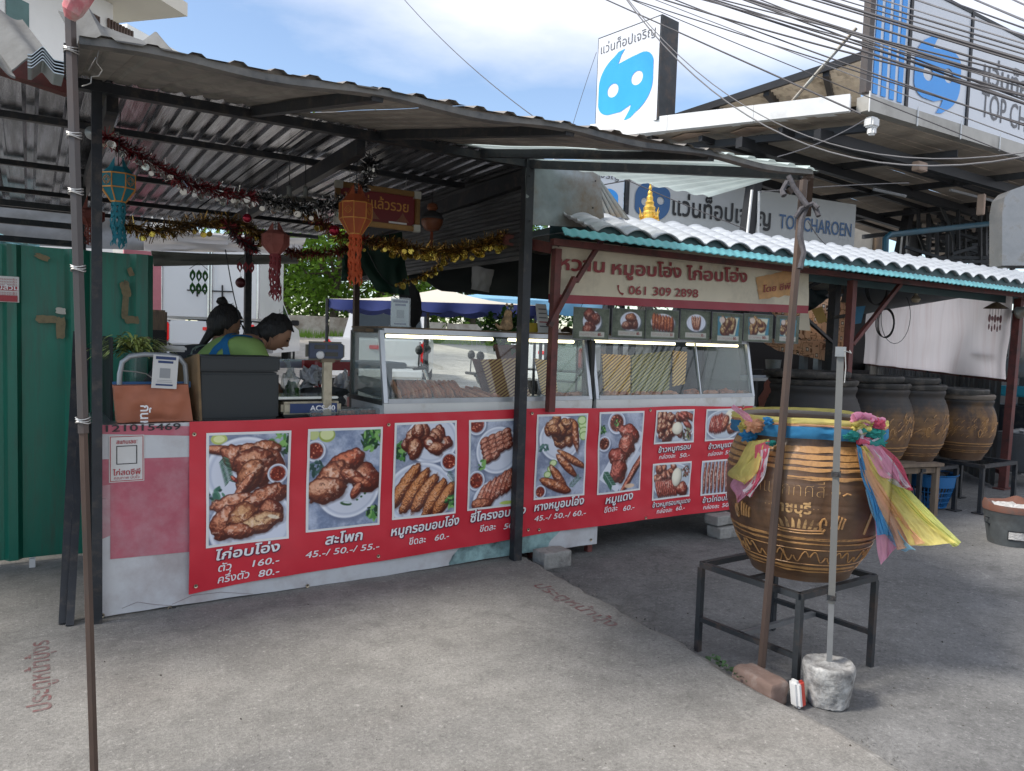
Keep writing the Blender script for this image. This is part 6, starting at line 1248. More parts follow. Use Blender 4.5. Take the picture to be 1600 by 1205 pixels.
garland('silver and dark tinsel tuft hanging above the orange lantern', [(572, 262), (580, 250), (584, 262), (570, 285), (560, 300)], 4.5, 4.5, .05, [M['tsil'], M['tdark2']], 500, M['coins'], 14, .016, seed=3)
garland('dark gold tinsel garland drooping behind the teal lantern', [(195, 352), (250, 362), (300, 350), (345, 345), (385, 352), (410, 372)], 4.7, 5.3, .06, [M['tdark'], M['tdark'], M['tgold']], 1500, M['coing'], 16, .018, seed=4)
garland('dark and silver tinsel running between the pink and orange lanterns', [(405, 308), (440, 318), (480, 325), (520, 322), (545, 312)], 4.6, 4.6, .055, [M['tdark2'], M['tsil']], 900, M['coins'], 12, .018, seed=5)
garland('gold brown tinsel garland passing behind the orange lantern', [(460, 322), (500, 345), (530, 368), (570, 375), (610, 382), (640, 390)], 4.7, 4.8, .055, [M['tgold'], M['tdark'], M['tred']], 1200, M['coing'], 14, .016, seed=6)
garland('long gold foil garland with round discs rising to the right black post', [(600, 378), (650, 390), (700, 392), (735, 388), (770, 375), (815, 366)], 4.7, 4.3, .06, [M['tgold'], M['tdark'], M['tgold']], 1700, M['coing'], 60, .022, seed=7)
garland('short string of gold foil discs sagging below the long gold garland', [(622, 442), (650, 436), (672, 425), (690, 412), (706, 395)], 4.8, 4.75, .03, [M['tdark'], M['tgold']], 260, M['coing'], 26, .018, seed=8)
garland('dark red tinsel garland under the pink lantern', [(445, 392), (470, 396), (500, 396), (530, 392), (545, 386)], 5.0, 4.9, .045, [M['tred'], M['tdark']], 700, seed=9)
garland('thin dark tinsel on the rail above the green wall', [(355, 352), (372, 372), (392, 385), (400, 392)], 5.0, 5.2, .05, [M['tdark2'], M['tred']], 500, seed=10)
# gourd lantern
gc = PY(675, 348, 4.9); gt = thing('gourd_lantern', tuple(gc), 'brown gourd shaped wooden lantern with a tassel right of the red framed sign', 'lantern'); M['gourd'] = mat('brown_gourd', (.22, .075, .035), .45, 0, .25, 9)
mb = MB(); s = .001*(gc-C0).dot(fw); mb.lathe([(0, -12*s), (9*s, -10*s), (14*s, -2*s), (14.5*s, 3*s), (12*s, 9*s), (6*s, 14*s), (5*s, 16*s), (7.5*s, 19*s), (6*s, 24*s), (0, 27*s)], gc, 20); mb.v = [tuple(V(v)) for v in mb.v]; obj('gourd_body', mb, M['gourd'], gt, True)
mb = MB(); mb.lathe([(12.5*s, 8*s), (14.8*s, 4*s), (15*s, 6*s), (11*s, 12*s), (6*s, 15*s)], gc, 20); obj('bead_cover', mb, M['grb'], gt, True)
mb = MB(); [mb.tube([gc+V((.004*i, 0, -12*s)), gc+V((.006*i, 0, -30*s)), gc+V((.005*i+.004, 0, -(44+3*(i % 2))*s))], .002, 4) for i in (-2, -1, 0, 1, 2)]; obj('tassel', mb, M['porange'], gt); mb = MB(); mb.tube([gc+V((0, 0, 27*s)), V((gc.x, gc.y, 2.46))], .0022, 4); obj('string', mb, M['rubber'], gt)
# framed red sign
YS = 4.75
fa, fb = PY(523, 292, YS), PY(654, 360, YS); fz1, fz0 = PY(590, 292, YS).z, PY(590, 356, YS).z
fs = thing('framed_sign', ((fa.x+fb.x)/2, YS, fz0), 'gold framed red sign with gold Thai lettering hanging from the ceiling', 'sign'); M['gold'] = mat('antique_gold_frame', (.24, .13, .045), .35, .6, .2, 9); M['silverc'] = mat('silver_corner', (.5, .48, .42), .4, .5, .1, 9)
tz = lambda x: .06*(x-fa.x)*-1*.0
xa, xb = fa.x, fb.x
mb = MB(); mb.bbox((xa+.03, YS, fz0+.03), (xb-.03, YS+.01, fz1-.03)); obj('red_panel', mb, mat('red_sign_panel', (.17, .012, .015), .5, 0, .1, 5), fs)
for (x0_, z0_, x1_, z1_, n_) in ((xa, fz0, xb, fz0+.035, 0), (xa, fz1-.035, xb, fz1, 0), (xa, fz0+.037, xa+.035, fz1-.037, 0), (xb-.035, fz0+.037, xb, fz1-.037, 0)): mb = MB(); mb.rbox(((x0_+x1_)/2, YS-.008, (z0_+z1_)/2), (x1_-x0_, .03, z1_-z0_), .006); obj('frame_bar', mb, M['gold'], fs, True)
for (x, z) in ((xa+.022, fz1-.022), (xb-.022, fz1-.022), (xb-.022, fz0+.022), (xa+.022, fz0+.022)): mb = MB(); mb.rbox((x, YS-.010, z), (.05, .034, .05), .003); obj('corner_cap', mb, M['silverc'], fs)
text('ให้อยู่แล้วรวย', M['gtrim'], (xa+.06, YS-.002, fz0+.125), (1, 0, 0), (0, 0, 1), .095, xb-xa-.14, fs, bold=.01)
for x in (xa+.26, xb-.12):
    mb = MB(); mb.add([(x-.05, YS-.002, fz0+.055), (x+.05, YS-.002, fz0+.055), (x+.02, YS-.002, fz0+.085), (x, YS-.002, fz0+.12), (x-.02, YS-.002, fz0+.085)], [(0, 1, 2, 3, 4)]); obj('figure_print', mb, M['gourd'], fs)
mb = MB(); mb.bbox((xb-.22, YS-.003, fz0+.040), (xb-.09, YS-.001, fz0+.052)); obj('white_strip', mb, M['inkwhite'], fs)
mb = MB(); [mb.tube([(x, YS, fz1), (x, YS, 2.47)], .002, 4) for x in (xa+.1, xb-.1)]; obj('string', mb, M['wire'], fs)
# small ceiling fittings
for k, (x, y, Y, l) in enumerate(((163, 205, 4.6, 'white floodlight fixed under the ceiling beside the left black post'), (452, 312, 4.7, 'pale hanging lamp holder under the ceiling above the pink lantern'), (477, 312, 4.7, 'grey hanging lamp holder under the ceiling left of the orange lantern'))):
    c = PY(x, y, Y); t = thing('ceiling_fitting', tuple(c), l, 'lamp'); mb = MB()
    if k == 0: mb.rbox(c, (.09, .05, .16), .02); obj('lamp_body', mb, M['cream'], t, True); mb = MB(); mb.lathe([(0, 0), (.03, 0), (.034, .03), (0, .04)], c+V((-.06, -.02, -.03)), 16, ax=(V((1, 0, 0)), V((0, 0, 1)), V((0, -1, 0)))); obj('lens', mb, M['galv'], t, True)
    else: mb.lathe([(.05, 0), (.05, .012), (.016, .02), (.014, .07), (.02, .075), (0, .09)], c, 18); obj('holder', mb, M['galvdull'], t, True); 
    mb = MB(); mb.tube([c+V((0, 0, .05)), V((c.x, c.y, 2.50))], .003, 5); obj('cord', mb, M['rubber'], t)
    mb = MB(); mb.tube([c+V((-.07, 0, -.0)), c+V((.07, 0, -.0))], .008, 6); obj('bracket', mb, M['galvdull'], t)
mb = MB(); o = PY(500, 560, 5.3); 
M['gtarp'] = mat('dark_green_tarp', (.008, .045, .03), .6, 0, .2, 5, bump=.2, bs=8, trans=.1)
def tarp(px, Y, m, label, name, sag=.02, nu=16, nv=12, cat='tarpaulin', t_=.003):
    p = [PY(x, y, Y if not isinstance(Y, (list, tuple)) else Y[i]) for i, (x, y) in enumerate(px)]; mb = MB()
    mb.sheet(lambda u, v: p[0].lerp(p[1], u).lerp(p[3].lerp(p[2], u), v)+V((0, sag*mnoise.noise((u*4, v*3, len(label)))*2, -sag*math.sin(math.pi*u)*(1-v)*.6)), nu, nv, t_, (0, 1, .1)); return solo(name, mb, m, label, cat, smooth=True)
tarp([(540, 375), (628, 362), (640, 462), (588, 455)], 5.6, M['gtarp'], 'dark green tarpaulin piece hanging behind the orange lantern, right part', 'green_tarp'); tarp([(535, 398), (560, 380), (575, 430), (533, 440)], 5.7, M['gtarp'], 'small dark green tarpaulin corner hanging behind the orange lantern tail', 'green_tarp')
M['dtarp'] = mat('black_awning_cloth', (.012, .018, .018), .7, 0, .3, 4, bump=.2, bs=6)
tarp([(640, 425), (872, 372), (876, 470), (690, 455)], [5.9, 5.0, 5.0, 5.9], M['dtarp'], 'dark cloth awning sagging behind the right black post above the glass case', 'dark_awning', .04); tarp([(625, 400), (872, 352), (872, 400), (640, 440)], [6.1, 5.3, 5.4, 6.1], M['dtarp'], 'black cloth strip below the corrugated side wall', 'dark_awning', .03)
tarp([(738, 413), (772, 422), (764, 457), (736, 452)], 4.95, mat('grey_white_sheet', (.27, .27, .26), .7, 0, .1, 5), 'creased grey white paper sheet pinned under the dark awning', 'pinned_sheet', .008, cat='paper')
tarp([(236, 392), (464, 398), (464, 412), (240, 416)], 7.4, mat('grey_awning_sheet', (.26, .26, .24), .6, .2, .25, 3), 'grey sheet metal rear awning edge across the back of the stall', 'rear_awning_edge', .02, cat='awning', t_=.03)
tarp([(225, 352), (478, 372), (470, 396), (225, 392)], 8.8, mat('white_canvas', (.62, .60, .58), .8, 0, .08, 3, trans=.5), 'off white canvas roof of another stall seen under the ceiling', 'white_canvas_roof', .05, cat='awning')
tarp([(0, 365), (62, 372), (62, 392), (0, 388)], 9.0, mat('aqua_roof_sheet', (.22, .42, .44), .6, 0, .1, 3), 'pale aqua roof sheet seen over the green wall at the far left', 'aqua_roof', .05, cat='roof')
tarp([(-40, 305), (236, 335), (236, 392), (-40, 380)], 9.6, mat('grey_far_roof', (.20, .20, .20), .6, 0, .3, 3), 'dull grey roof sheet of another stall seen over the green wall', 'far_roof_sheet', .03, cat='roof')
# black fan-like hanging bags on the rear post, cable coil
mb = MB(); c = PY(640, 478, 6.0); mb.blob(c, (.10, .03, .22), 18, .25, 4); solo('hanging_bag', mb, M['rubber'], 'black bag hanging on the rear rusty post above the payment card', 'bag', smooth=True)
for k, (x0_, y0_, x1_, y1_, Y) in enumerate(((574, 392, 620, 450, 4.9), (604, 455, 690, 490, 5.4), (352, 390, 380, 515, 5.0))):
    a, b = PY(x0_, y0_, Y), PY(x1_, y1_, Y); m_ = (a+b)/2+V((0, 0, -.05)); mb = MB(); mb.tube([a, a.lerp(m_, .6)+V((0, 0, -.01)), m_, b.lerp(m_, .5)+V((0, 0, -.01)), b], .0035, 5); solo('loose_cable', mb, M['rubber'], ('thin black cable hanging beside the dark green tarpaulin', 'thin black cable sagging above the payment card stand', 'thin cable hanging down past the bun of the left woman')[k], 'cable')
# ================================================================ RIGHT STALL (white tile roof, red posts)
M['wtile'] = mat('white_roof_tile', (.40, .42, .44), .42, 0, .06, 2, dirt=(.30, .32, .34), damt=.25, ds=3); M['tealdark'] = mat('dark_teal_underside', (.035, .075, .08), .6, 0, .2, 4); M['cyan'] = mat('cyan_translucent_sheet', (.22, .62, .66), .35, 0, .12, 5, trans=.35)
js = thing('jar_stall_roof', (5.9, 3.9, 0), 'long stall roof of white wavy tiles with a cyan edge on rust red posts over the roasting jars', 'canopy')
XA, XB = 2.88, 10.6
def ytop(x): return 4.42
def zf(x, v):
    zb_ = 2.085+.0075*(x-3); zt_ = 2.265+.009*(x-3)
    hump = abs(math.sin(math.pi*(x-2.93)/.235))**.75; step = .014*((v*6) % 1)
    return zb_+(zt_-zb_)*v + .050*hump*(1-.15*v) - step + .004*math.sin(x*1.3)
k = 0; x = XA
while x < XB:
    x1 = min(x+.235*4, XB); mb = MB(); mb.sheet(lambda u, v, x=x, x1=x1: (x+(x1-x+.004)*u, 3.70+.40*v-.03*(1-v), zf(x+(x1-x)*u, v)+.001*(k % 2)), 48, 42, .008, (0, -.4, .9)); obj('roof_tile_sheet', mb, M['wtile'], js, True, 50)
    mb = MB(); mb.sheet(lambda u, v, x=x, x1=x1: (x+(x1-x)*u, 3.69+.02*v, 2.062+.0015*(x-3)+v*(max(.0, zf(x+(x1-x)*u, 0)-2.060-.0015*(x-3)))), 32, 1, .006, (0, -1, 0)); obj('tile_underside', mb, M['tealdark'], js); x = x1; k += 1
for k in range(9):
    xa = 2.66+.90*k; xb = min(xa+.905, XB)
    mb = MB(); mb.sheet(lambda u, v: (xa+(xb-xa)*u, 3.63+.035*v, 2.034+.001*(xa+(xb-xa)*u-3)+.045*v+.004*math.sin(u*(xb-xa)*2*math.pi/.075)), 96, 3, .006, (0, -.5, 1)); obj('edge_sheet', mb, M['cyan'], js, True, 60)
def jb(name, a, b, w_, h_, m='redox'): mb = MB(); mb.beam(a, b, w_, h_); return obj(name, mb, M[m], js)
jb('front_beam', (2.80, 3.96, 2.035), (8.72, 3.80, 2.035), .045, .04); jb('front_beam', (2.66, 4.4, 2.09), (2.82, 4.0, 2.0), .03, .07)
jb('front_beam', (8.72, 3.84, 2.045), (10.6, 3.8, 2.05), .045, .07)
p86 = PY(866, 380, 4.0); jb('post', (2.858, 4.0, .945), (2.868, 4.0, 2.0), .048, .048)
pm_ = PY(1332, 440, 4.02); jb('post', (pm_.x-.02, 4.02, -.06), (pm_.x, 4.02, 2.02), .06, .06)
pr0, pr1 = PZ(1567, 764, -.06), PY(1593, 460, 3.86); jb('post', (pr0.x, pr0.y, -.06), (pr0.x+.02, pr0.y-.02, 2.03), .075, .075)
mb = MB(); mb.bbox((pr0.x-.11, pr0.y-.06, -.058), (pr0.x+.11, pr0.y+.06, -.045)); obj('foot_plate', mb, M['redox'], js)
pk = PY(1302, 470, 4.9); mb = MB(); mb.beam((pk.x, 4.9, -.06), (pk.x+.02, 4.9, 2.1), .085, .085); obj('post', mb, M['black'], js)
mb = MB(); mb.bbox((2.9, 4.12, 1.985), (10.6, 4.135, 2.25)); obj('rear_board', mb, M['tealdark'], js)
# braces
b_ = lambda x1, y1, Y1, x2, y2, Y2, w_: jb('brace', PY(x1, y1, Y1), PY(x2, y2, Y2), w_, w_)
b_(940, 376, 3.97, 900, 440, 3.97, .028); b_(898, 434, 3.965, 858, 510, 3.965, .034); jb('brace', PY(1410, 440, 4.0), PY(1332, 538, 4.02), .034, .034); jb('brace', PY(1262, 500, 4.5), PY(1300, 535, 4.88), .03, .03, 'black'); jb('brace', PY(1333, 492, 4.05), PY(1305, 496, 4.85), .03, .03, 'black')
jb('brace', PY(1255, 452, 4.5), PY(1315, 425, 4.4), .03, .03, 'black')
# wall at the back right: bright canvas above, ribbed grey sheets below
A_ = V((math.cos(R(42.2)), math.sin(R(42.2)), 0)); Wn = V((-A_.y, A_.x, 0)); W0 = V((pr0.x-.03, pr0.y+.06, 0))
def onW(px, py, o=0):
    d = ray(px, py); t = ((W0+Wn*o-C0).dot(Wn))/d.dot(Wn); return C0+d*t
M['canvas'] = mat('sunlit_canvas', (.93, .85, .82), .8, 0, .05, 2, dirt=(.80, .68, .64), damt=.4, ds=1.2, trans=.93, stretch=(2.5, 2.5, .35)); M['ribgrey'] = mat('grey_ribbed_sheet', (.12, .125, .13), .5, .2, .2, 3, dirt=(.07, .06, .05), damt=.5, ds=2)
ws = thing('canvas_wall', tuple(W0), 'sunlit pinkish white canvas hung above grey ribbed sheet behind the roasting jars', 'wall')
def wpt(t, z, o=0): return W0+A_*t+Wn*o+V((0, 0, z))
zt1, zt0 = onW(1525, 452).z, onW(1570, 594).z; TL = (onW(1300, 500)-W0).dot(A_)
def canv(u, v): t = -.16+TL*u; fold = .05*max(0, u-.35)*math.sin(u*150*max(.2, 1)); return wpt(t, zt0+.01+(zt1-zt0-.01)*v, .03+.06*mnoise.noise((t*1.0, v*2, 4))+fold)
mb = MB(); mb.grid(canv, 160, 20); obj('canvas', mb, M['canvas'], ws, True)
n_ = int(TL/.76)
for k in range(n_):
    mb = MB(); corrug(mb, wpt(.05+.76*k, -.05), A_, (0, 0, 1), .775, zt0+.03, .19, .022, nrm=-Wn, flat=.7); obj('ribbed_sheet', mb, M['ribgrey'], ws)
mb = MB(); mb.beam(wpt(.03, zt0, -.04), wpt(TL, zt0, -.04), .03, .045); mb.beam(wpt(.03, .12, -.04), wpt(TL, .12, -.04), .03, .045); obj('rail', mb, M['redox'], ws)
for t_ in (1.6, 3.2, 4.8): mb = MB(); mb.beam(wpt(t_, -.06, -.05), wpt(t_, zt0, -.05), .06, .06); obj('upright', mb, M['black'], ws)
mb = MB(); pts = [onW(x, y, -.10) for x, y in ((1525, 553), (1555, 553), (1575, 556))]; mb.tube([onW(1528, 552, -.06), onW(1550, 553, -.1), onW(1572, 555, -.06)], [.01, .035, .02], 10); obj('tied_fold', mb, M['rubber'], ws, True)
# dark cloth ceiling of the jar stall
M['bluetarp'] = mat('dark_blue_grey_tarp', (.02, .04, .048), .65, 0, .25, 2, bump=.2, bs=3, trans=.12)
fa_ = wpt(TL*.96, zt1+.02)
tp = [V((8.66, 3.93, 2.015)), V((5.4, 4.1, 2.05)), V((fa_.x-1.4, fa_.y-.2, zt1+.05)), wpt(.05, zt1, -.02)]
mb = MB(); p = [V((8.9, 3.86, 2.045)), V((5.9, 3.95, 2.045)), wpt(TL*.97, zt1, -.02), wpt(-.12, zt1+.02, -.02)]
mb.sheet(lambda u, v: p[0].lerp(p[1], u).lerp(p[3].lerp(p[2], u), v)+V((0, 0, -.05*math.sin(math.pi*u)*math.sin(math.pi*v)+.012*mnoise.noise((u*5, v*4, 1))*v)), 30, 10, .003, (0, 0, 1)); solo('tarp_ceiling', mb, M['bluetarp'], 'dark blue grey tarpaulin stretched under the roof above the roasting jars', 'tarpaulin', smooth=True)
mb = MB(); mb.sheet(lambda u, v: (2.9+5.7*u, 4.05+3.9*v, 2.11+.02*v+.01*math.sin(u*160)), 200, 2, .004, (0, 0, 1)); solo('inner_roof_sheet', mb, M['galvdull'], 'dull corrugated roof sheet over the glass cases behind the cream banner', 'roof sheet')
# patterned beige cloth
def pattern_mat():
    m = mat('patterned_beige_cloth', (.42, .27, .17), .8, 0, .12, 3, trans=.6); nt = m.node_tree; N = nt.nodes; L = nt.links; b = N['Principled BSDF']; tc = N.new('ShaderNodeTexCoord'); v = N.new('ShaderNodeTexVoronoi'); v.inputs['Scale'].default_value = 9; v.distance = 'CHEBYCHEV'; L.new(tc.outputs['Object'], v.inputs['Vector'])
    r = N.new('ShaderNodeValToRGB'); r.color_ramp.interpolation = 'CONSTANT'; e = r.color_ramp.elements; e[0].color = (.85, .80, .72, 1); e[0].position = 0; e[1].position = .16; e[1].color = (.10, .05, .03, 1); e2 = e.new(.24); e2.color = (.80, .58, .40, 1); e3 = e.new(.5); e3.color = (.30, .16, .09, 1); e4 = e.new(.56); e4.color = (.78, .56, .38, 1)
    L.new(v.outputs['Distance'], r.inputs[0]); L.new(r.outputs[0], b.inputs['Base Color']); t = [n for n in N if n.type == 'BSDF_TRANSLUCENT'][0]; L.new(r.outputs[0], t.inputs[0]); return m
M['pat'] = pattern_mat()
tarp([(1185, 472), (1332, 462), (1330, 584), (1296, 566)], 6.6, M['pat'], 'beige patterned plastic cloth hanging behind the rusted pole', 'patterned_cloth', .03, cat='cloth'); tarp([(1180, 528), (1300, 530), (1300, 566), (1215, 548)], 6.5, M['pat'], 'lower fold of the beige patterned cloth above the black jars', 'patterned_cloth', .02, cat='cloth')
tarp([(1243, 435), (1290, 445), (1295, 466), (1260, 490)], 5.6, M['bluetarp'], 'blue grey tarpaulin corner hanging between the cream banner and the dark post', 'tarp_corner', .03)
tarp([(1268, 484), (1284, 479), (1293, 502), (1279, 506)], 5.5, M['yellow'], 'small mustard coloured paper hanging beside the dark post', 'hanging_paper', .0, cat='paper')
tarp([(1255, 478), (1262, 480), (1266, 517), (1240, 515)], 4.3, M['vcream'], 'grey cream sheet end hanging behind the last dish card', 'hanging_sheet', .0, cat='sheet')
tarp([(1330, 480), (1352, 478), (1345, 505), (1332, 507)], 5.3, mat('light_blue_cloth', (.12, .38, .60), .7, 0, .1, 5, trans=.4), 'light blue cloth scrap behind the middle red post', 'blue_cloth', .0, cat='cloth')
# things under the right stall roof
for k, (cx, cy, r_, Y, l) in enumerate(((1372, 450, 26, 4.5, 'coil of black cable hanging near the middle red post, upper one'), (1400, 495, 40, 5.0, 'large thin loop of cable hanging in front of the canvas'), (1385, 505, 22, 4.7, 'small thick loop of black cable in front of the canvas'))):
    mb = MB(); c = PY(cx, cy, Y); rr_ = r_/F*(c-C0).dot(fw)
    for q in range(3 if k != 1 else 1): mb.tube([c+V((math.cos(a)*rr_*(1+.05*q), .01*q, math.sin(a)*rr_*(1.05-.03*q))) for a in [2*math.pi*i/24 for i in range(24)]], .005 if k != 1 else .0035, 5, closed=True)
    mb.tube([c+V((0, 0, rr_)), c+V((.02, 0, rr_+.12)), V((c.x, c.y, 2.05))], .003, 4); solo('cable_coil', mb, M['rubber'], l, 'cable')
c = PY(1431, 466, 4.6); t = thing('spot_lamp', tuple(c), 'small bulb lamp hanging under the tarpaulin ceiling of the jar stall', 'lamp'); mb = MB(); mb.lathe([(.0, -.05), (.03, -.045), (.05, -.01), (.03, .02), (.016, .03), (.016, .07), (0, .07)], c, 18); obj('bulb', mb, M['cream'], t, True); mb = MB(); mb.tube([c+V((0, 0, .07)), c+V((.03, 0, .12)), V((c.x, c.y, 2.04))], .004, 5); obj('cord', mb, M['rubber'], t)
c = PX(1588, 488, pr0.x-.05); t = thing('post_lamp', tuple(c), 'grey round lamp fixed to the right red post', 'lamp'); mb = MB(); mb.lathe([(0, -.05), (.06, -.05), (.07, -.03), (.05, .03), (.02, .06), (0, .06)], c+V((-.02, -.06, 0)), 18, ax=(V((1, 0, 0)), V((0, .3, .95)), V((0, -.95, .3)))); obj('shade', mb, M['galvdull'], t, True); mb = MB(); mb.beam(c+V((0, -.02, 0)), c+V((0, .05, 0)), .02); obj('arm', mb, M['black'], t)
c = PY(1556, 482, 4.1); t = thing('wind_chime', tuple(c), 'dark wooden wind chime with small discs hanging before the canvas', 'wind chime'); mb = MB(); mb.lathe([(.12, 0), (.03, .06), (0, .07)], c, 14); obj('top_dish', mb, M['wood'], t)
for i in range(5):
    mb = MB(); x = c.x-.12+.06*i; mb.tube([(x, c.y, c.z), (x, c.y, c.z-.16-.03*(i % 2))], .002, 4); mb.blob((x, c.y, c.z-.11), (.028, .006, .028 if i % 2 else .045), 10, 0); mb.blob((x, c.y, c.z-.20-.02*(i % 2)), (.016, .006, .035), 8, 0); obj('chime', mb, mat('dark_red_wood', (.10, .03, .03), .5) if i == 0 else bpy.data.materials['dark_red_wood'], t, True)
# ================================================================ JARS
def jar_mat(name, soot):
    m = bpy.data.materials.new(name); m.use_nodes = True; nt = m.node_tree; N = nt.nodes; L = nt.links; b = N['Principled BSDF']; tc = N.new('ShaderNodeTexCoord')
    def noi(s, d=8, st=None):
        n = N.new('ShaderNodeTexNoise'); n.inputs['Scale'].default_value = s; n.inputs['Detail'].default_value = d; n.inputs['Roughness'].default_value = .65; src = tc.outputs['Object']
        if st: mp = N.new('ShaderNodeMapping'); mp.inputs['Scale'].default_value = st; L.new(src, mp.inputs[0]); src = mp.outputs[0]
        L.new(src, n.inputs['Vector']); return n.outputs['Fac']
    def ramp(f, p0, p1, a, z): r = N.new('ShaderNodeValToRGB'); r.color_ramp.elements[0].position = p0; r.color_ramp.elements[1].position = p1; r.color_ramp.elements[0].color = (*a, 1); r.color_ramp.elements[1].color = (*z, 1); L.new(f, r.inputs[0]); return r.outputs[0]
    def mix(f, a, z): x = N.new('ShaderNodeMixRGB'); L.new(f, x.inputs[0]); (L.new(a, x.inputs[1]) if hasattr(a, 'links') else None); (L.new(z, x.inputs[2]) if hasattr(z, 'links') else setattr(x.inputs[2], 'default_value', (*z, 1))); return x.outputs[0]
    base = ramp(noi(3.2), .3, .7, (.075, .038, .021), (.17, .09, .045))
    base = mix(ramp(noi(7, 10, (1, 1, .25)), .50, .70, (0, 0, 0), (.85, .85, .85)), base, (.028, .016, .012))
    base = mix(ramp(noi(18), .62, .72, (0, 0, 0), (.6, .6, .6)), base, (.16, .11, .07))
    base = mix(ramp(noi(2.2, 9), .48, .75, (0, 0, 0), (.45, .45, .45)), base, (.15, .13, .105))
    if soot > .2:
        s2 = N.new('ShaderNodeSeparateXYZ'); L.new(tc.outputs['Object'], s2.inputs[0]); w2 = N.new('ShaderNodeMapRange'); w2.inputs['From Min'].default_value = .22; w2.inputs['From Max'].default_value = .30; L.new(s2.outputs['Z'], w2.inputs['Value']); mu = N.new('ShaderNodeMath'); mu.operation = 'MULTIPLY'; L.new(w2.outputs[0], mu.inputs[0]); L.new(ramp(noi(11, 8, (1, 1, .6)), .42, .56, (0, 0, 0), (.85, .85, .85)), mu.inputs[1]); base = mix(mu.outputs[0], base, (.27, .135, .042))
    if soot:
        sp = N.new('ShaderNodeSeparateXYZ'); L.new(tc.outputs['Object'], sp.inputs[0]); ad = N.new('ShaderNodeMath'); ad.operation = 'MULTIPLY_ADD'; ad.inputs[1].default_value = .35; L.new(noi(6, 8), ad.inputs[0]); L.new(sp.outputs['Z'], ad.inputs[2])
        base = mix(ramp(ad.outputs[0], soot+.10, soot+.30, (0, 0, 0), (.93, .93, .93)), base, (.022, .022, .022))
    L.new(base, b.inputs['Base Color']); b.inputs['Roughness'].default_value = .34
    rr_ = N.new('ShaderNodeMapRange'); rr_.inputs['To Min'].default_value = .55 if soot else .22; rr_.inputs['To Max'].default_value = .85 if soot else .55; L.new(noi(5), rr_.inputs['Value']); L.new(rr_.outputs[0], b.inputs['Roughness'])
    bp = N.new('ShaderNodeBump'); bp.inputs['Strength'].default_value = .35; bp.inputs['Distance'].default_value = .006; L.new(noi(14, 8, (1, 1, 3)), bp.inputs['Height']); L.new(bp.outputs[0], b.inputs['Normal']); return m
M['jar'] = jar_mat('brown_glazed_jar', 0); M['jarsoot'] = jar_mat('sooty_glazed_jar', .44); M['jarblack'] = jar_mat('black_sooty_jar', -.4)
M['ochre'] = mat('ochre_relief', (.48, .25, .09), .4, 0, .45, 14, dirt=(.13, .068, .036), damt=.55, ds=14, bump=.3, bs=60); M['clayrim'] = mat('matt_clay_rim', (.16, .13, .105), .8, 0, .2, 8)
JP = [(0, .215), (.04, .235), (.11, .275), (.20, .315), (.31, .343), (.42, .352), (.52, .343), (.59, .320), (.635, .298), (.655, .300), (.675, .310), (.70, .312), (.71, .300)]
def jr(z):
    for (a, ra), (b, rb_) in zip(JP[:-1], JP[1:]):
        if a <= z <= b: t = (z-a)/(b-a); t = t; return ra+(rb_-ra)*t
    return JP[-1][1]
# smooth the profile
JZ = [i*.012 for i in range(int(.71/.012)+1)]+[.71]
def jrs(z): return (jr(max(0, z-.02))+jr(z)*2+jr(min(.71, z+.02)))/4 if z < .62 else jr(z)
def jar(c, s, m, label, name='roasting_jar', group=None, lid=None, deco='small', face=None):
    c = V(c); t = thing(name, tuple(c), label, 'jar', group); P_ = lambda r, z: (r*s, z*s)
    mb = MB(); prof = [P_(0, .001)]+[P_(jrs(z)+(.0035*math.sin(z*95)**8 if .02 < z < .62 else 0), z) for z in JZ]+[P_(.285, .713), P_(.268, .706), P_(.262, .66), P_(.30, .57), P_(.32, .45), P_(.24, .1), P_(0, .06)]
    mb.lathe(prof, c, 72, .004); obj('jar_body', mb, m, t, True, 50)
    if deco == 'none': pass
    fdir = math.atan2(C0.y-c.y, C0.x-c.x)        # decorated side turned to the street
    def sp(a, z, e=.002): r = (jrs(z)+e/s)*s; ang = fdir+a; return c+V((r*math.cos(ang), r*math.sin(ang), z*s))
    def band(z, h, nm='relief_band', wob=.007, m2=None, full=True, a0=-math.pi, a1=math.pi, ztop=None):
        n = 90; mb = MB(); vs = []
        for i in range(n+1):
            a = a0+(a1-a0)*i/n; w1 = wob*mnoise.noise((a*5, z*9, 1)); vs += [sp(a, z-h/2+w1, .0005), sp(a, z-h/2+w1+.001, .004), sp(a, z+h/2+wob*mnoise.noise((a*6, z*9, 4))-.001, .004), sp(a, z+h/2, .0005)]
        mb.add(vs, [(i*4+k, i*4+k+1, (i+1)*4+k+1, (i+1)*4+k) for i in range(n) for k in range(3)]); obj(nm, mb, m2 or M['ochre'], t, True)
    def squig(pts, w_, nm='relief_figure', m2=None):
        mb = MB(); Q = [sp(a, z, .003) for a, z in pts]; mb.tube(Q, w_, 5); obj(nm, mb, m2 or M['ochre'], t, True)
    return t, sp, band, squig
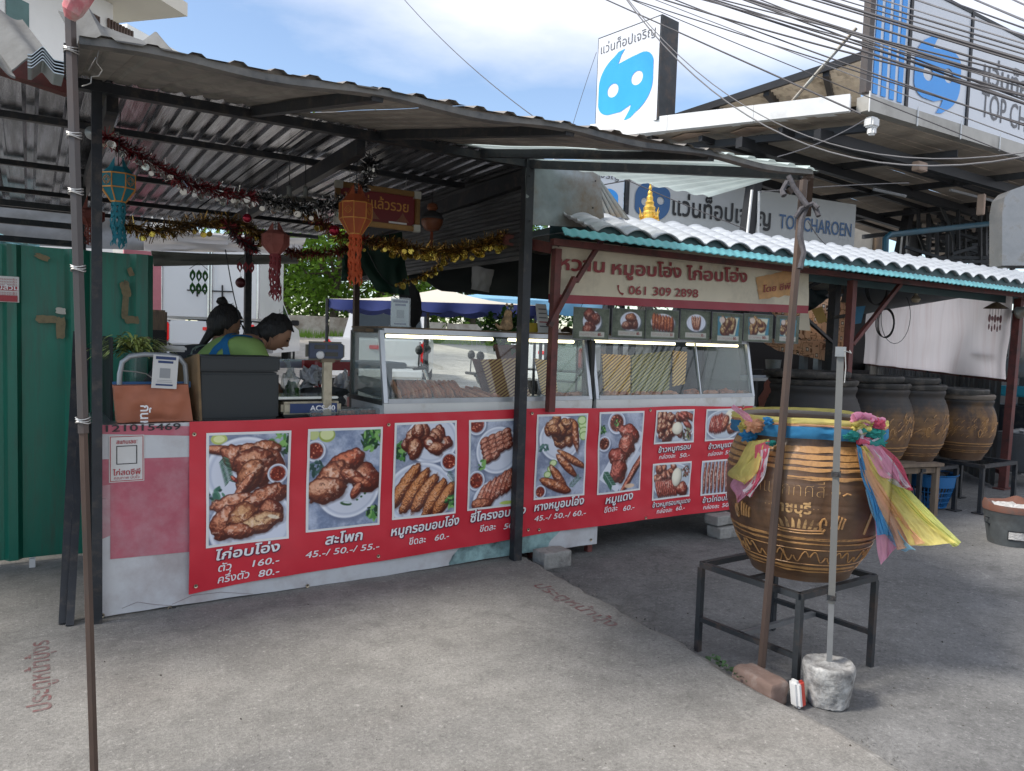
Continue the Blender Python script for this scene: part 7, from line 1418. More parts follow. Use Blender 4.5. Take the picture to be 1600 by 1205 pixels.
# the big decorated jar
LF, LL, LR_ = PZ(1242, 1084, -.06), PZ(1090, 1017, -.06), PZ(1359, 1041, -.06); LB = LL+LR_-LF
ZS = PX(1245, 930, LF.x).z
tops = [V((p.x, p.y, ZS)) for p in (LF, LL, LB, LR_)]
jc = (tops[0]+tops[1]+tops[2]+tops[3])/4; jd = PD(1268, 898, 3.56)
jc = V((jc.x*.5+jd.x*.5, jc.y*.5+jd.y*.5, ZS+.014)); print('JARC', jc, 'ZS', ZS, LF, LL, LR_, 'top', [tuple(round(v, 1) for v in (0, 0))])
js_ = 1.0
t, sp, band, squig = jar(jc, js_, M['jar'], 'big brown glazed jar with ochre dragon bands on a black stand by the road', 'decorated_jar', deco='big')
for z, h in ((.602, .028), (.570, .020), (.544, .020), (.518, .015), (.215, .012), (.192, .008), (.072, .012), (.055, .006)): band(z, h)
band(.482, .015, a0=-.2, a1=2.2); band(.489, .012, a0=-2.4, a1=-.9)
M['ochre2'] = mat('ochre_letters', (.52, .31, .13), .5, 0, .3, 16, dirt=(.11, .06, .035), damt=.5, ds=18)
def jtext(body, a_mid, z, size, width):
    vs, fs = text_tris(body, .03); a = np.array(vs); u = sorted({i for f in fs for i in f}); x0_, x1_ = a[u, 0].min(), a[u, 0].max(); mb = MB(); k = width/(x1_-x0_)
    mb.add([sp(a_mid+((x-x0_)*k-width/2)/.345, z+y*size-.0*x, .0035) for x, y in vs], fs); obj('lettering', mb, M['ochre2'], t)
jtext('เจ้าแรกทศสี 4', -.16, .405, .085, .40); jtext('··ราชบุรี··', -.14, .330, .065, .22)
for k in range(9):            # lotus crown
    a0 = -.30+.065*k; hgt = .055-.006*abs(k-4)*.6; lean = (k-4)*.010
    mb = MB(); pts = [sp(a0-.022, .262), sp(a0-.010+lean, .262+hgt*.6), sp(a0+lean*2.2, .262+hgt), sp(a0+.022+lean, .262+hgt*.6), sp(a0+.022, .262)]; mb.add(pts, [tuple(range(5))]); obj('lotus_petal', mb, M['ochre2'], t)
for z in (.258, .246): squig([(-.34+.055*i, z-.006*math.cos((i-5)*.3)) for i in range(12)], .0035, 'lotus_base')
for cx, cz in ((-.86, .30), (.35, .30)):           # dragon claws and curls
    for k in range(4): squig([(cx+.045*k, cz-.03), (cx+.045*k+.012, cz), (cx+.045*k+.03, cz+.035-.006*k)], .0055, 'relief_claw')
    squig([(cx-.10+.035*math.cos(q), cz-.015+.030*math.sin(q)) for q in [i*.7 for i in range(9)]], .005, 'relief_curl')
squig([(-.95, .40), (-.93, .34), (-.96, .28), (-.92, .27)], .006, 'relief_claw'); squig([(.86, .24), (.89, .30), (.95, .36), (1.02, .40), (1.1, .42)], .006, 'dragon_body'); squig([(.45, .415), (.50, .425), (.55, .42)], .004, 'relief_curl')
n = 26
for k in range(n):         # wave and curl frieze near the foot
    a = -math.pi+2*math.pi*k/n
    squig([(a-.10+.022*i, .130+.026*math.sin(i*math.pi/5*1.0+(k % 2)*math.pi)) for i in range(11)], .0032, 'frieze_curl')
    if k % 3 == 0: squig([(a-.05, .10), (a, .155), (a+.05, .10)], .003, 'frieze_point')
squig([(-math.pi+.1*i, .165) for i in range(64)], .0028, 'frieze_line'); squig([(-math.pi+.1*i, .092) for i in range(64)], .0028, 'frieze_line')
mb = MB(); mb.lathe([(.300, .700), (.310, .710), (.304, .720), (.284, .722), (.270, .713), (.268, .693)], jc, 64, .004); obj('rim', mb, M['clayrim'], t, True, 60)
# its stand
sd_ = thing('jar_stand', tuple(V((jc.x, jc.y, -.06))), 'black angle steel stand with four legs carrying the big decorated jar', 'stand'); q = [LF, LL, LB, LR_]
for p in q: mb = MB(); mb.beam((p.x, p.y, -.06), (p.x, p.y, ZS-.013), .026, .026, (LL-LF)); obj('leg', mb, M['dsteel'], sd_)
for i in range(4): mb = MB(); mb.beam(tops[i], tops[(i+1) % 4], .028, .026); obj('top_rail', mb, M['dsteel'], sd_)
zl = .10
for i, (a, b) in enumerate(((0, 1), (2, 3))): mb = MB(); mb.beam(V((q[a].x, q[a].y, zl)), V((q[b].x, q[b].y, zl)), .022, .022); obj('lower_rail', mb, M['dsteel'], sd_)
mb = MB(); mb.beam(V((q[0].x, q[0].y, zl)).lerp(V((q[1].x, q[1].y, zl)), .55), V((q[2].x, q[2].y, zl)).lerp(V((q[3].x, q[3].y, zl)), .45), .022, .022); obj('lower_rail', mb, M['zinc'], sd_)
mb = MB(); mb.beam(tops[0].lerp(tops[1], .5), tops[3].lerp(tops[2], .5), .024, .02); obj('top_rail', mb, M['dsteel'], sd_)
# coloured sashes
def cloth(n, c): return mat(n, c, .8, 0, .14, 14, trans=.4, bump=.2, bs=60, alpha=.72)
CL = {'blue': cloth('blue_chiffon', (.05, .30, .58)), 'sky': cloth('sky_blue_chiffon', (.26, .52, .66)), 'yellow': cloth('yellow_chiffon', (.74, .64, .20)), 'lime': cloth('yellow_green_chiffon', (.62, .64, .20)), 'orange': cloth('peach_chiffon', (.74, .42, .25)), 'pink': cloth('pink_chiffon', (.74, .34, .48)), 'hot': cloth('red_pink_chiffon', (.66, .12, .20)), 'teal': cloth('teal_chiffon', (.04, .36, .32)), 'white': cloth('white_chiffon', (.74, .72, .76))}
sh_ = thing('sash_bundle', tuple(jc+V((0, 0, .66))), 'bright blue yellow pink and green chiffon sashes tied round the neck of the big jar', 'sashes')
def ring_band(z0_, z1_, e, col, ph, nm='neck_band'):
    mb = MB(); n = 96; vs = []
    for i in range(n):
        a = 2*math.pi*i/n; r0__ = .318+e; dz = .007*math.sin(a*2+.4)+.002*math.sin(a*5+ph); rr_ = .004*math.sin(a*23+ph)+.004*math.sin(a*9)
        for k in range(7): f = k/6; r = r0__+.008*math.sin(math.pi*f)+rr_*(1+math.sin(f*9)*.6); vs.append(jc+V((r*math.cos(a), r*math.sin(a), z0_+(z1_-z0_)*f+dz)))
    mb.add(vs, [(i*7+k, i*7+k+1, ((i+1) % n)*7+k+1, ((i+1) % n)*7+k) for i in range(n) for k in range(6)]); obj(nm, mb, CL[col], sh_, True)
ring_band(.640, .694, .012, 'blue', .3); ring_band(.690, .706, .009, 'orange', .5); ring_band(.700, .728, .010, 'yellow', .6)
def drape(col, A, B, D0, D1, amp=.02, folds=4, nm='sash_tail', seed=1):
    A = [V((x, y, 0)) for x, y in A]; B = [V((x, y, 0)) for x, y in B]
    def cur(P_, v):
        q = v*(len(P_)-1); i = min(int(q), len(P_)-2); f = q-i; p0 = P_[max(i-1, 0)]; p1 = P_[i]; p2 = P_[i+1]; p3 = P_[min(i+2, len(P_)-1)]
        return p1*.5*2*(1) if False else .5*((2*p1)+(p2-p0)*f+(2*p0-5*p1+4*p2-p3)*f*f+(3*p1-p0-3*p2+p3)*f*f*f)
    mb = MB()
    def fn(u, v):
        p = cur(A, v).lerp(cur(B, v), u); g = min(1, v*2.5); x = p.x+3*math.sin(v*9+u*3+seed)*g*.4
        Ds = kd(x, p.y, .362)-.012-.003*(seed % 10)-.05*v*v
        return PD(x, p.y+1.5*math.sin(u*5+seed)*v, Ds+.012*v*mnoise.noise((u*9, v*7, seed*2))+.02*v*mnoise.noise((u*2.5, v*3, seed))+amp*(.08+.9*v)*math.sin(u*folds*2.2+v*3+seed*2)*math.cos(u*2-v*2+seed)+.01*mnoise.noise((u*6, v*5, seed)))
    mb.grid(fn, 56, 56); obj(nm, mb, CL[col], sh_, True)
D = (jc-C0).dot(fw); DF = D-.36*js_
def kd(x, y, R_):          # how far along a sight line the upright cylinder of radius R_ round the jar begins (or is passed)
    d = ray(x, y); ox, oy = C0.x-jc.x, C0.y-jc.y; a = d.x*d.x+d.y*d.y; b = ox*d.x+oy*d.y; c = ox*ox+oy*oy-R_*R_; q = b*b-a*c
    return (-b-math.sqrt(max(0, q)))/a
# right bundle
drape('hot', [(1345, 682), (1385, 730), (1412, 762), (1426, 765)], [(1362, 684), (1400, 715), (1420, 750), (1428, 768)], DF+.14, DF+.10, .01, 3, seed=1)
drape('white', [(1345, 686), (1362, 725), (1395, 756), (1418, 762)], [(1360, 688), (1390, 715), (1415, 748), (1424, 764)], DF+.12, DF+.06, .012, 3, seed=2)
drape('pink', [(1340, 684), (1352, 700), (1372, 740), (1390, 748)], [(1358, 684), (1378, 700), (1400, 730), (1405, 752)], DF+.10, DF+.04, .012, 3, seed=3)
drape('pink', [(1352, 760), (1363, 800), (1370, 850), (1376, 884)], [(1378, 770), (1392, 810), (1405, 845), (1392, 862)], DF+.09, DF+.08, .014, 3, seed=4)
drape('lime', [(1350, 700), (1392, 762), (1440, 812), (1488, 856)], [(1360, 700), (1412, 755), (1464, 812), (1503, 848)], DF+.06, DF+.0, .014, 3, seed=5)
drape('yellow', [(1338, 700), (1360, 750), (1400, 810), (1420, 852)], [(1352, 696), (1400, 755), (1452, 815), (1496, 850)], DF+.05, DF-.03, .022, 4, seed=6)
drape('orange', [(1336, 702), (1352, 755), (1385, 815), (1402, 858)], [(1352, 704), (1372, 750), (1412, 810), (1446, 850)], DF+.04, DF-.04, .016, 3, seed=7)
drape('blue', [(1338, 694), (1346, 740), (1362, 790), (1372, 835)], [(1346, 700), (1358, 750), (1375, 790), (1392, 838)], DF+.03, DF+.02, .012, 3, seed=8)
drape('sky', [(1352, 765), (1366, 810), (1395, 850), (1416, 862)], [(1366, 770), (1392, 810), (1416, 845), (1430, 858)], DF+.02, DF-.02, .014, 3, seed=9)
# left bundle
drape('yellow', [(1170, 690), (1152, 722), (1138, 742), (1160, 756)], [(1202, 686), (1192, 712), (1182, 738), (1164, 757)], DF+.10, DF-.01, .014, 3, seed=11)
drape('hot', [(1180, 696), (1176, 735), (1168, 762), (1162, 770)], [(1203, 688), (1198, 720), (1186, 752), (1176, 778)], DF+.08, DF+.0, .012, 3, seed=12)
drape('white', [(1186, 704), (1180, 740), (1168, 758), (1160, 765)], [(1203, 700), (1196, 738), (1184, 760), (1172, 779)], DF+.07, DF+.03, .012, 3, seed=13)
drape('pink', [(1150, 742), (1142, 757), (1148, 772), (1152, 785)], [(1182, 746), (1172, 762), (1166, 775), (1152, 786)], DF+.07, DF+.04, .012, 3, seed=14)
drape('pink', [(1146, 632), (1160, 640), (1170, 648), (1176, 654)], [(1142, 638), (1155, 648), (1166, 656), (1174, 658)], DF+.02, DF+.10, .004, 2, seed=15)
def knot(x, y, DD, col, r, n=3, seed=1):
    rr_ = random.Random(seed); mb = MB(); DD = kd(x, y, .345)-.01; s_ = DD/F
    for k in range(n):
        c = PD(x+rr_.uniform(-5, 5), y+rr_.uniform(-4, 4), DD+rr_.uniform(-.02, .02)); mb.blob(c, (r*s_*(.8+.5*rr_.random()), r*s_*.7, r*s_*(.45+.25*rr_.random())), 22, .38, seed+k)
    obj('knot', mb, CL[col], sh_, True)
knot(1348, 655, DF+.22, 'pink', 16, 3, 1); knot(1368, 660, DF+.2, 'hot', 12, 2, 2); knot(1350, 668, DF+.16, 'yellow', 15, 3, 3); knot(1372, 672, DF+.14, 'lime', 12, 2, 4); knot(1362, 680, DF+.10, 'teal', 14, 3, 5); knot(1344, 674, DF+.05, 'white', 9, 2, 6); knot(1348, 688, DF+.05, 'hot', 8, 2, 7); knot(1376, 690, DF+.12, 'teal', 10, 2, 8); knot(1334, 680, DF+.05, 'teal', 10, 2, 9)
knot(1168, 664, DF+.08, 'yellow', 13, 3, 10); knot(1182, 668, DF+.04, 'orange', 13, 3, 11); knot(1202, 659, DF+.0, 'blue', 8, 2, 12); knot(1172, 682, DF+.06, 'blue', 12, 3, 13); knot(1209, 691, DF+.02, 'teal', 7, 2, 14)
def wrap(col, pts, r, seed=1):
    mb = MB(); P_ = [PD(x, y, kd(x, y, .35)-.012-.003*seed) for x, y in pts]; Q = []
    for a, b in zip(P_[:-1], P_[1:]): Q += [a.lerp(b, i/6) for i in range(6)]
    Q.append(P_[-1]); mb.tube(Q, [r*(.9+.12*math.sin(i*.5+seed)) for i in range(len(Q))], 20); mb.v = [tuple(V(v)+V((1, .4, 1))*(.006*mnoise.noise(V(v)*30+V((seed, 0, 0)))+.005*mnoise.noise(V(v)*85))) for v in mb.v]; obj('knot_loop', mb, CL[col], sh_, True)
wrap('pink', [(1334, 652), (1344, 648), (1356, 652), (1368, 656), (1379, 658)], .016, 1); wrap('hot', [(1356, 655), (1370, 659), (1379, 662)], .014, 2); wrap('yellow', [(1332, 664), (1344, 658), (1358, 660), (1370, 665), (1378, 670)], .010, 3)
wrap('teal', [(1346, 672), (1360, 674), (1374, 678), (1376, 688), (1366, 693), (1356, 690)], .016, 4); wrap('teal', [(1318, 684), (1334, 680), (1346, 676)], .013, 5); wrap('white', [(1341, 672), (1346, 676), (1346, 686)], .009, 6); wrap('hot', [(1340, 690), (1348, 690), (1356, 692)], .012, 7); wrap('white', [(1352, 691), (1364, 690), (1374, 684)], .006, 8)
# roasting jars at the back
M['basin'] = mat('sooty_clay_lid', (.035, .033, .031), .65, 0, .3, 9, dirt=(.14, .12, .10), damt=.5, ds=8, bump=.2)
def lid(c, s, par, col, r=.31, h=.055, name='lid'):
    mb = MB(); c = V(c); mb.lathe([(0, 0), (r*s*.96, 0), (r*s*1.02, h*.3), (r*s*1.04, h*.8), (r*s*.99, h), (r*s*.90, h*.9), (r*s*.85, h*.5), (0, h*.35)], c, 48, .006); obj(name, mb, col, par, True, 50)
def back_jar(px, py, zb_, wpx, label, m, lidm, deco=True, topz=None):
    c = PZ(px, py, zb_); D_ = (c-C0).dot(fw); s = wpx/2/F*D_/.352; t, sp, band, squig = jar(c, s, m, label, 'roasting_jar', 'clay roasting jars under the white tiled roof', deco='x')
    if deco:
        rr_ = random.Random(int(px))
        for z, h in ((.205, .012), (.175, .008), (.12, .006), (.10, .006)): band(z, h)
        for k in range(64):
            a = rr_.uniform(-1.5, 1.4); z = rr_.uniform(.26, .47); l = rr_.uniform(.02, .05); squig([(a, z), (a+.03, z+l*.5), (a+.09, z+l)], .0022*s*rr_.uniform(.7, 2.2), 'relief_flame')
        squig([(-.5+.11*math.cos(q), .34+.085*math.sin(q)) for q in [i*.35 for i in range(18)]], .004, 'relief_curl'); squig([(.55+.06*math.cos(q), .33+.045*math.sin(q)) for q in [i*.5 for i in range(12)]], .004, 'relief_curl')
    lid(c+V((0, 0, .705*s)), s, t, lidm); lid(c+V((-.06, .02, .76*s)), s*1.0, t, M['basin'], .30, .06, 'basin_lid'); return t, c, s
back_jar(1500, 715, .40, 92, 'sooty jar with ochre flame relief, rightmost of the row, on the black stand', M['jarsoot'], M['clayrim'])
back_jar(1413, 722, .38, 114, 'sooty jar with ochre relief in the middle of the row, behind the wooden stool', M['jarsoot'], M['basin'])
back_jar(1354, 728, .36, 122, 'dark jar with a faint ochre ring just right of the grey pole', M['jarsoot'], M['basin'])
back_jar(1262, 745, .30, 144, 'soot black jar behind the big decorated jar, leftmost of the row', M['jarblack'], M['basin'], False)
# their stands, stool and basket
def stand(cx, cy, w_, d_, z, label, px=None):
    t = thing('steel_stand', (cx, cy, -.06), label, 'stand', None)
    for i in (-1, 1):
        for j in (-1, 1): mb = MB(); mb.beam((cx+i*w_/2, cy+j*d_/2, -.06), (cx+i*w_/2, cy+j*d_/2, z-.03), .035); mb.bbox((cx+i*w_/2-.05, cy+j*d_/2-.05, -.058), (cx+i*w_/2+.05, cy+j*d_/2+.05, -.05)); obj('leg', mb, M['black'], t)
    for a, b in (((-1, -1), (1, -1)), ((1, -1), (1, 1)), ((1, 1), (-1, 1)), ((-1, 1), (-1, -1))): mb = MB(); mb.beam((cx+a[0]*w_/2, cy+a[1]*d_/2, z-.015), (cx+b[0]*w_/2, cy+b[1]*d_/2, z-.015), .04, .03); obj('top_rail', mb, M['black'], t)
    mb = MB(); mb.beam((cx-w_/2, cy+.05, z-.015), (cx+w_/2, cy+.05, z-.015), .04, .028); obj('top_rail', mb, M['black'], t)
c = PZ(1510, 715, .40); stand(c.x-.02, c.y-.06, .62, .5, .395, 'low black steel stand with foot plates under the rightmost roasting jar')
c = PZ(1425, 722, .38); stand(c.x, c.y, .62, .5, .375, 'black steel stand under the middle roasting jar'); c = PZ(1368, 726, .36); stand(c.x, c.y, .6, .5, .355, 'black steel stand under the jar with the faint ring'); c = PZ(1262, 745, .30); stand(c.x, c.y, .6, .5, .295, 'black steel stand under the soot black jar')
sa, sb2 = PZ(1458, 806, -.06), PZ(1402, 792, -.06); zs_ = PX(1462, 722, sa.x).z; sx_ = V((sa.x-.02, sa.y+.02, 0)); 
st2 = thing('wooden_stool', (sa.x-.1, sa.y+.15, -.06), 'rough weathered wooden stool standing in front of the roasting jars', 'stool'); M['oldwood'] = mat('grey_brown_wood', (.20, .145, .10), .85, 0, .3, 5, dirt=(.08, .06, .05), damt=.5, ds=9, bump=.3, stretch=(1, 1, .15))
ux = (V((PZ(1462, 722, zs_).x, PZ(1462, 722, zs_).y, 0))-V((PZ(1400, 712, zs_).x, PZ(1400, 712, zs_).y, 0))); 
f0 = V((sa.x, sa.y, 0)); dx_ = V((-.42, .10, 0)); dy_ = V((.08, .30, 0))
cs = [f0, f0+dx_, f0+dx_+dy_, f0+dy_]
for p in cs: mb = MB(); mb.beam((p.x, p.y, -.06), (p.x*.99+(f0.x+dx_.x/2)*.01, p.y, zs_-.045), .055, .045); obj('leg', mb, M['oldwood'], st2)
for k in range(3): mb = MB(); o_ = f0+dy_*(k/2.0); mb.beam(o_-dx_*.08+V((0, 0, zs_-.018)), o_+dx_*1.08+V((0, 0, zs_-.018+.002*k)), .105, .028); obj('seat_board', mb, M['oldwood'], st2)
for (i, j) in ((0, 1), (2, 3), (0, 3), (1, 2)): mb = MB(); mb.beam(V((cs[i].x, cs[i].y, zs_-.07)), V((cs[j].x, cs[j].y, zs_-.07)), .03, .05); obj('apron', mb, M['oldwood'], st2)
bc_ = PZ(1474, 805, -.06)+V((.25, .28, 0)); M['bplas'] = mat('blue_basket_plastic', (.015, .13, .33), .4, 0, .1, 6)
bs_ = thing('blue_basket', tuple(bc_), 'blue slotted plastic basket under the row of jars behind the stool', 'basket')
mb = MB(); nb_ = 40; Hb = .32
for k in range(nb_):
    a = 2*math.pi*k/nb_; mb.tube([bc_+V((math.cos(a)*.15, math.sin(a)*.15, .02)), bc_+V((math.cos(a)*.215, math.sin(a)*.215, .22))], .0055, 4)
obj('slots', mb, M['bplas'], bs_)['kind'] = 'stuff'
mb = MB(); 
for z, r_, w_ in ((.02, .15, .012), (.07, .168, .007), (.12, .184, .007), (.17, .20, .007)): mb.lathe([(r_, z-w_/2), (r_+.006, z-w_/2), (r_+.006, z+w_/2), (r_, z+w_/2), (r_, z-w_/2)], bc_, 40)
mb.lathe([(.213, .215), (.222, .215), (.235, Hb), (.25, Hb+.01), (.235, Hb+.015), (.222, Hb)], bc_, 40); mb.lathe([(0, .015), (.15, .015)], bc_, 40); obj('rings', mb, M['bplas'], bs_, True)
mb = MB(); mb.blob(bc_+V((0, 0, .25)), (.18, .18, .12), 20, .3, 5); solo('dark_cloth_in_basket', mb, M['rubber'], 'dark cloth heaped in the blue basket', 'cloth', smooth=True)
# charcoal stove
sc0 = PZ(1590, 856, -.06)+V((.10, .10, 0)); so_ = thing('charcoal_stove', tuple(sc0), 'grey bucket charcoal stove with a red clay rim at the right edge', 'stove'); M['zb'] = mat('dented_zinc_bucket', (.10, .11, .115), .55, .4, .3, 7, dirt=(.05, .05, .05), damt=.5, ds=6, bump=.2, bs=10); M['redclay'] = mat('fired_red_clay', (.13, .052, .034), .85, 0, .3, 10, dirt=(.07, .055, .05), damt=.5, ds=10); M['ash'] = mat('white_ash', (.42, .41, .40), .95, 0, .3, 30, bump=.8, bs=60)
mb = MB(); mb.lathe([(0, .0), (.15, 0), (.155, .02), (.18, .17), (.195, .26), (.198, .265)], sc0, 48, .004); obj('bucket', mb, M['zb'], so_, True)
mb = MB(); mb.lathe([(.200, .262), (.203, .29), (.195, .315), (.16, .30), (.13, .25), (.12, .22), (0, .215)], sc0, 48)
fd = math.atan2(-sc0.y, -sc0.x); mb.v = [((v[0]), v[1], v[2]+(.035*max(0, math.cos(3*(math.atan2(v[1]-sc0.y, v[0]-sc0.x)-fd-.9)))**2 if v[2] > sc0.z+.28 else 0)) for v in mb.v]; obj('clay_lining', mb, M['redclay'], so_, True, 60)
mb = MB(); mb.lathe([(.178, .297), (.15, .30), (.10, .285), (.05, .29), (0, .28)], sc0, 30, .04); mb.v = [tuple(V(v)+V((0, 0, .02))*mnoise.noise(V(v)*40)) for v in mb.v]; obj('ash_bed', mb, M['ash'], so_, True)
def sq(a, z, e=.004): r = .155+.04*(z/.26)+e; return sc0+V((r*math.cos(fd+a), r*math.sin(fd+a), z))
mb = MB(); mb.grid(lambda u, v: sq(-.1+.75*u, .055+.075*v), 8, 3); obj('draught_frame', mb, M['black'], so_, True); mb = MB(); mb.grid(lambda u, v: sq(-.06+.67*u, .063+.058*v, .008+.003*mnoise.noise((u*30, v*20, 1))), 24, 12); obj('draught_ash', mb, M['ash'], so_)
mb = MB(); mb.tube([sq(-.9, .2, .0), sq(-.95, .21, .03), sq(-.9, .17, .035), sq(-.9, .15, .0)], .006, 6); obj('handle', mb, M['black'], so_)
# concrete blocks and odds under the counter's open end
M['cblock'] = mat('concrete_block', (.30, .29, .27), .9, 0, .2, 8, bump=.4, dirt=(.14, .13, .12), damt=.5, ds=9)
for k, (x, y, w_, h_, z, l) in enumerate(((1131, 832, .24, .09, -.015, 'grey concrete block lying under the right end of the counter, lower one'), (1128, 818, .22, .075, .075, 'pale concrete block on top of another under the right end of the counter'), (862, 878, .22, .11, .0, 'grey concrete block beside the foot of the right black post'))):
    c = PY(x, y, 4.35 if k < 2 else 4.25); c = PZ(x, y+6, -.06) if k != 1 else V((c1_.x-.02, c1_.y+.02, .04)); c1_ = V(c); mb = MB(); mb.rough(V((c.x, c.y, c.z+h_/2)), (w_, .14, h_), 7, .004, .010, 16, seed=k*3); solo('concrete_block', mb, M['cblock'], l, 'block')
mb = MB(); c = PZ(845, 888, -.06); mb.beam((c.x+.08, 4.15, -.06), (c.x+.02, 4.15, .12), .03); mb.beam((c.x+.16, 4.2, .05), (c.x-.02, 4.12, .09), .03); solo('red_bracket', mb, M['redox'], 'small rust red steel foot beside the right black post', 'bracket')
# pink bag, equipment behind the case
c = PY(1203, 625, 4.8); mb = MB(); mb.tube([c+V((0, 0, -.16)), c+V((0, 0, -.1)), c, c+V((.02, 0, .09)), c+V((.05, 0, .10))], [.05, .10, .11, .07, .12], 14); mb.v = [tuple(V(v)+V((1, 1, 1))*.02*mnoise.noise(V(v)*12)) for v in mb.v]; solo('pink_plastic_bag', mb, mat('thin_pink_plastic', (.60, .28, .23), .35, 0, .1, 6, trans=.5), 'open pink plastic bag standing between the glass case and the black jar', 'bag', smooth=True)
tb = thing('rear_prep_table', (6.4, 5.9, -.06), 'stainless rear table with pots behind the right glass case', 'table'); a, b = PY(1190, 590, 5.6), PY(1330, 592, 5.6)
mb = MB(); mb.bbox((a.x-.2, 5.55, a.z-.035), (b.x, 6.1, a.z)); obj('table_top', mb, M['galv'], tb)
for x in (a.x-.1, b.x-.1): mb = MB(); mb.beam((x, 5.6, -.06), (x, 5.6, a.z-.04), .04); obj('leg', mb, M['black'], tb)
mb = MB(); mb.bbox((a.x-.2, 5.6, .5), (b.x, 6.0, .53)); obj('shelf', mb, M['wood'], tb)
c = PY(1207, 590, 5.7); mb = MB(); mb.lathe([(0, 0), (.07, 0), (.09, .20), (.085, .20), (.065, .02), (0, .02)], (c.x, 5.7, a.z+.001), 24); solo('grey_pot', mb, M['galvdull'], 'tall grey pot on the rear prep table beside the glass case', 'pot', smooth=True)
# dark wall of shelves behind the cases
mb = MB(); a, b = PY(1095, 560, 6.8), PY(1360, 560, 6.8); mb.bbox((a.x, 6.8, -.06), (b.x, 6.85, 1.12)); solo('low_dark_partition', mb, M['black'], 'low dark partition behind the black roasting jar', 'partition')
for k in range(3): c = PY(1255+22*k, 562, 6.75); mb = MB(); mb.bbox((c.x-.05, 6.70, 1.0), (c.x+.04, 6.78, 1.38)); solo('vertical_slat_panel', mb, mat('grey_blue_panel', (.10, .13, .15), .5) if k == 0 else bpy.data.materials['grey_blue_panel'], ('grey blue upright panel below the patterned cloth, left of three', 'grey blue upright panel below the patterned cloth, middle of three', 'grey blue upright panel below the patterned cloth, right of three')[k], 'panel')
mb = MB(); c = PY(1030, 555, 5.7); mb.rbox((c.x+.2, 5.9, .8), (.55, .45, 1.3), .03); solo('tall_steel_cabinet', mb, M['ribgrey'], 'tall grey cabinet seen through the right glass case', 'cabinet')
mb = MB(); c = PY(1135, 560, 5.4); mb.lathe([(.0, -.5), (.26, -.5), (.30, -.1), (.26, .12), (.12, .2), (0, .22)], V((c.x, 5.6, c.z)), 30); mb.v = [(v[0], v[1], v[2]) for v in mb.v]; tq = solo('big_grey_bin', mb, M['ribgrey'], 'big rounded grey bin seen through the right end of the glass case', 'bin', smooth=True)
mb = MB(); mb.bbox((c.x-.4, 5.3, .3), (c.x+.4, 5.9, c.z-.5-.001)); solo('bin_plinth', mb, M['black'], 'dark low table carrying the rounded grey bin', 'table')
# beyond the right post
for (x, y, X_, d, m, l, n_) in ((1592, 706, 9.6, (.5, .5, .44), M['ribgrey'], 'grey crate standing behind the right red post', 'grey_crate'), (1596, 612, 10.2, (.5, .5, .12), mat('cyan_plastic', (.03, .28, .38), .4), 'cyan plastic tray on the dark cabinet behind the right red post', 'cyan_tray'), (1596, 656, 10.2, (.6, .6, .35), M['black'], 'black cabinet behind the right red post', 'black_cabinet'), (1598, 575, 10.6, (.8, .8, .25), M['galvdull'], 'pale grey hood over the black cabinet at the right edge', 'grey_hood')):
    c = PX(x+8, y, X_); mb = MB(); mb.rbox(c, d, .02); solo(n_, mb, m, l, n_.split('_')[1])
mb = MB(); c = PX(1602, 676, 9.6); mb.blob(c+V((0, 0, -.03)), (.22, .2, .07), 18, .4, 3); solo('white_sack', mb, M['cast'], 'crumpled white sack on the grey crate', 'sack', smooth=True)
# golden spire behind the tile roof
sc_p = PY(1014, 345, 5.2); M['goldp'] = mat('gilded_paint', (.70, .43, .08), .3, .75, .3, 30); sp_ = thing('golden_spire', tuple(sc_p), 'small golden pagoda spire standing behind the white tiled roof', 'shrine spire'); k_ = (sc_p-C0).dot(fw)/F
prof = [(20, -70), (20, -6), (17, -4), (17, 0), (14, 2), (14, 6), (11, 8), (11, 12), (9, 15), (9.5, 20), (6.5, 24), (7, 28), (5, 31), (5.2, 36), (3.6, 39), (3.8, 43), (2.2, 47), (2.6, 51), (1.2, 54), (1.6, 57), (.4, 61), (0, 64)]
mb = MB(); mb.lathe([(r*k_, z*k_) for r, z in prof], sc_p, 16); obj('spire_body', mb, M['goldp'], sp_)
for s in (-1, 1):
    for a in (0, 1): o_ = V((s, 0, 0)) if a == 0 else V((0, s, 0)); mb = MB(); mb.tube([sc_p+o_*(11*k_)+V((0, 0, 0)), sc_p+o_*(19*k_)+V((0, 0, 4*k_)), sc_p+o_*(18*k_)+V((0, 0, 11*k_)), sc_p+o_*(21*k_)+V((0, 0, 18*k_))], [2.6*k_, 2*k_, 1.3*k_, .4*k_], 6); obj('corner_finial', mb, M['goldp'], sp_, True)
mb = MB(); mb.bbox((sc_p.x-.05, sc_p.y-.05, -.06), (sc_p.x+.05, sc_p.y+.05, sc_p.z-69*k_)); obj('pedestal', mb, M['inkwhite'], sp_)
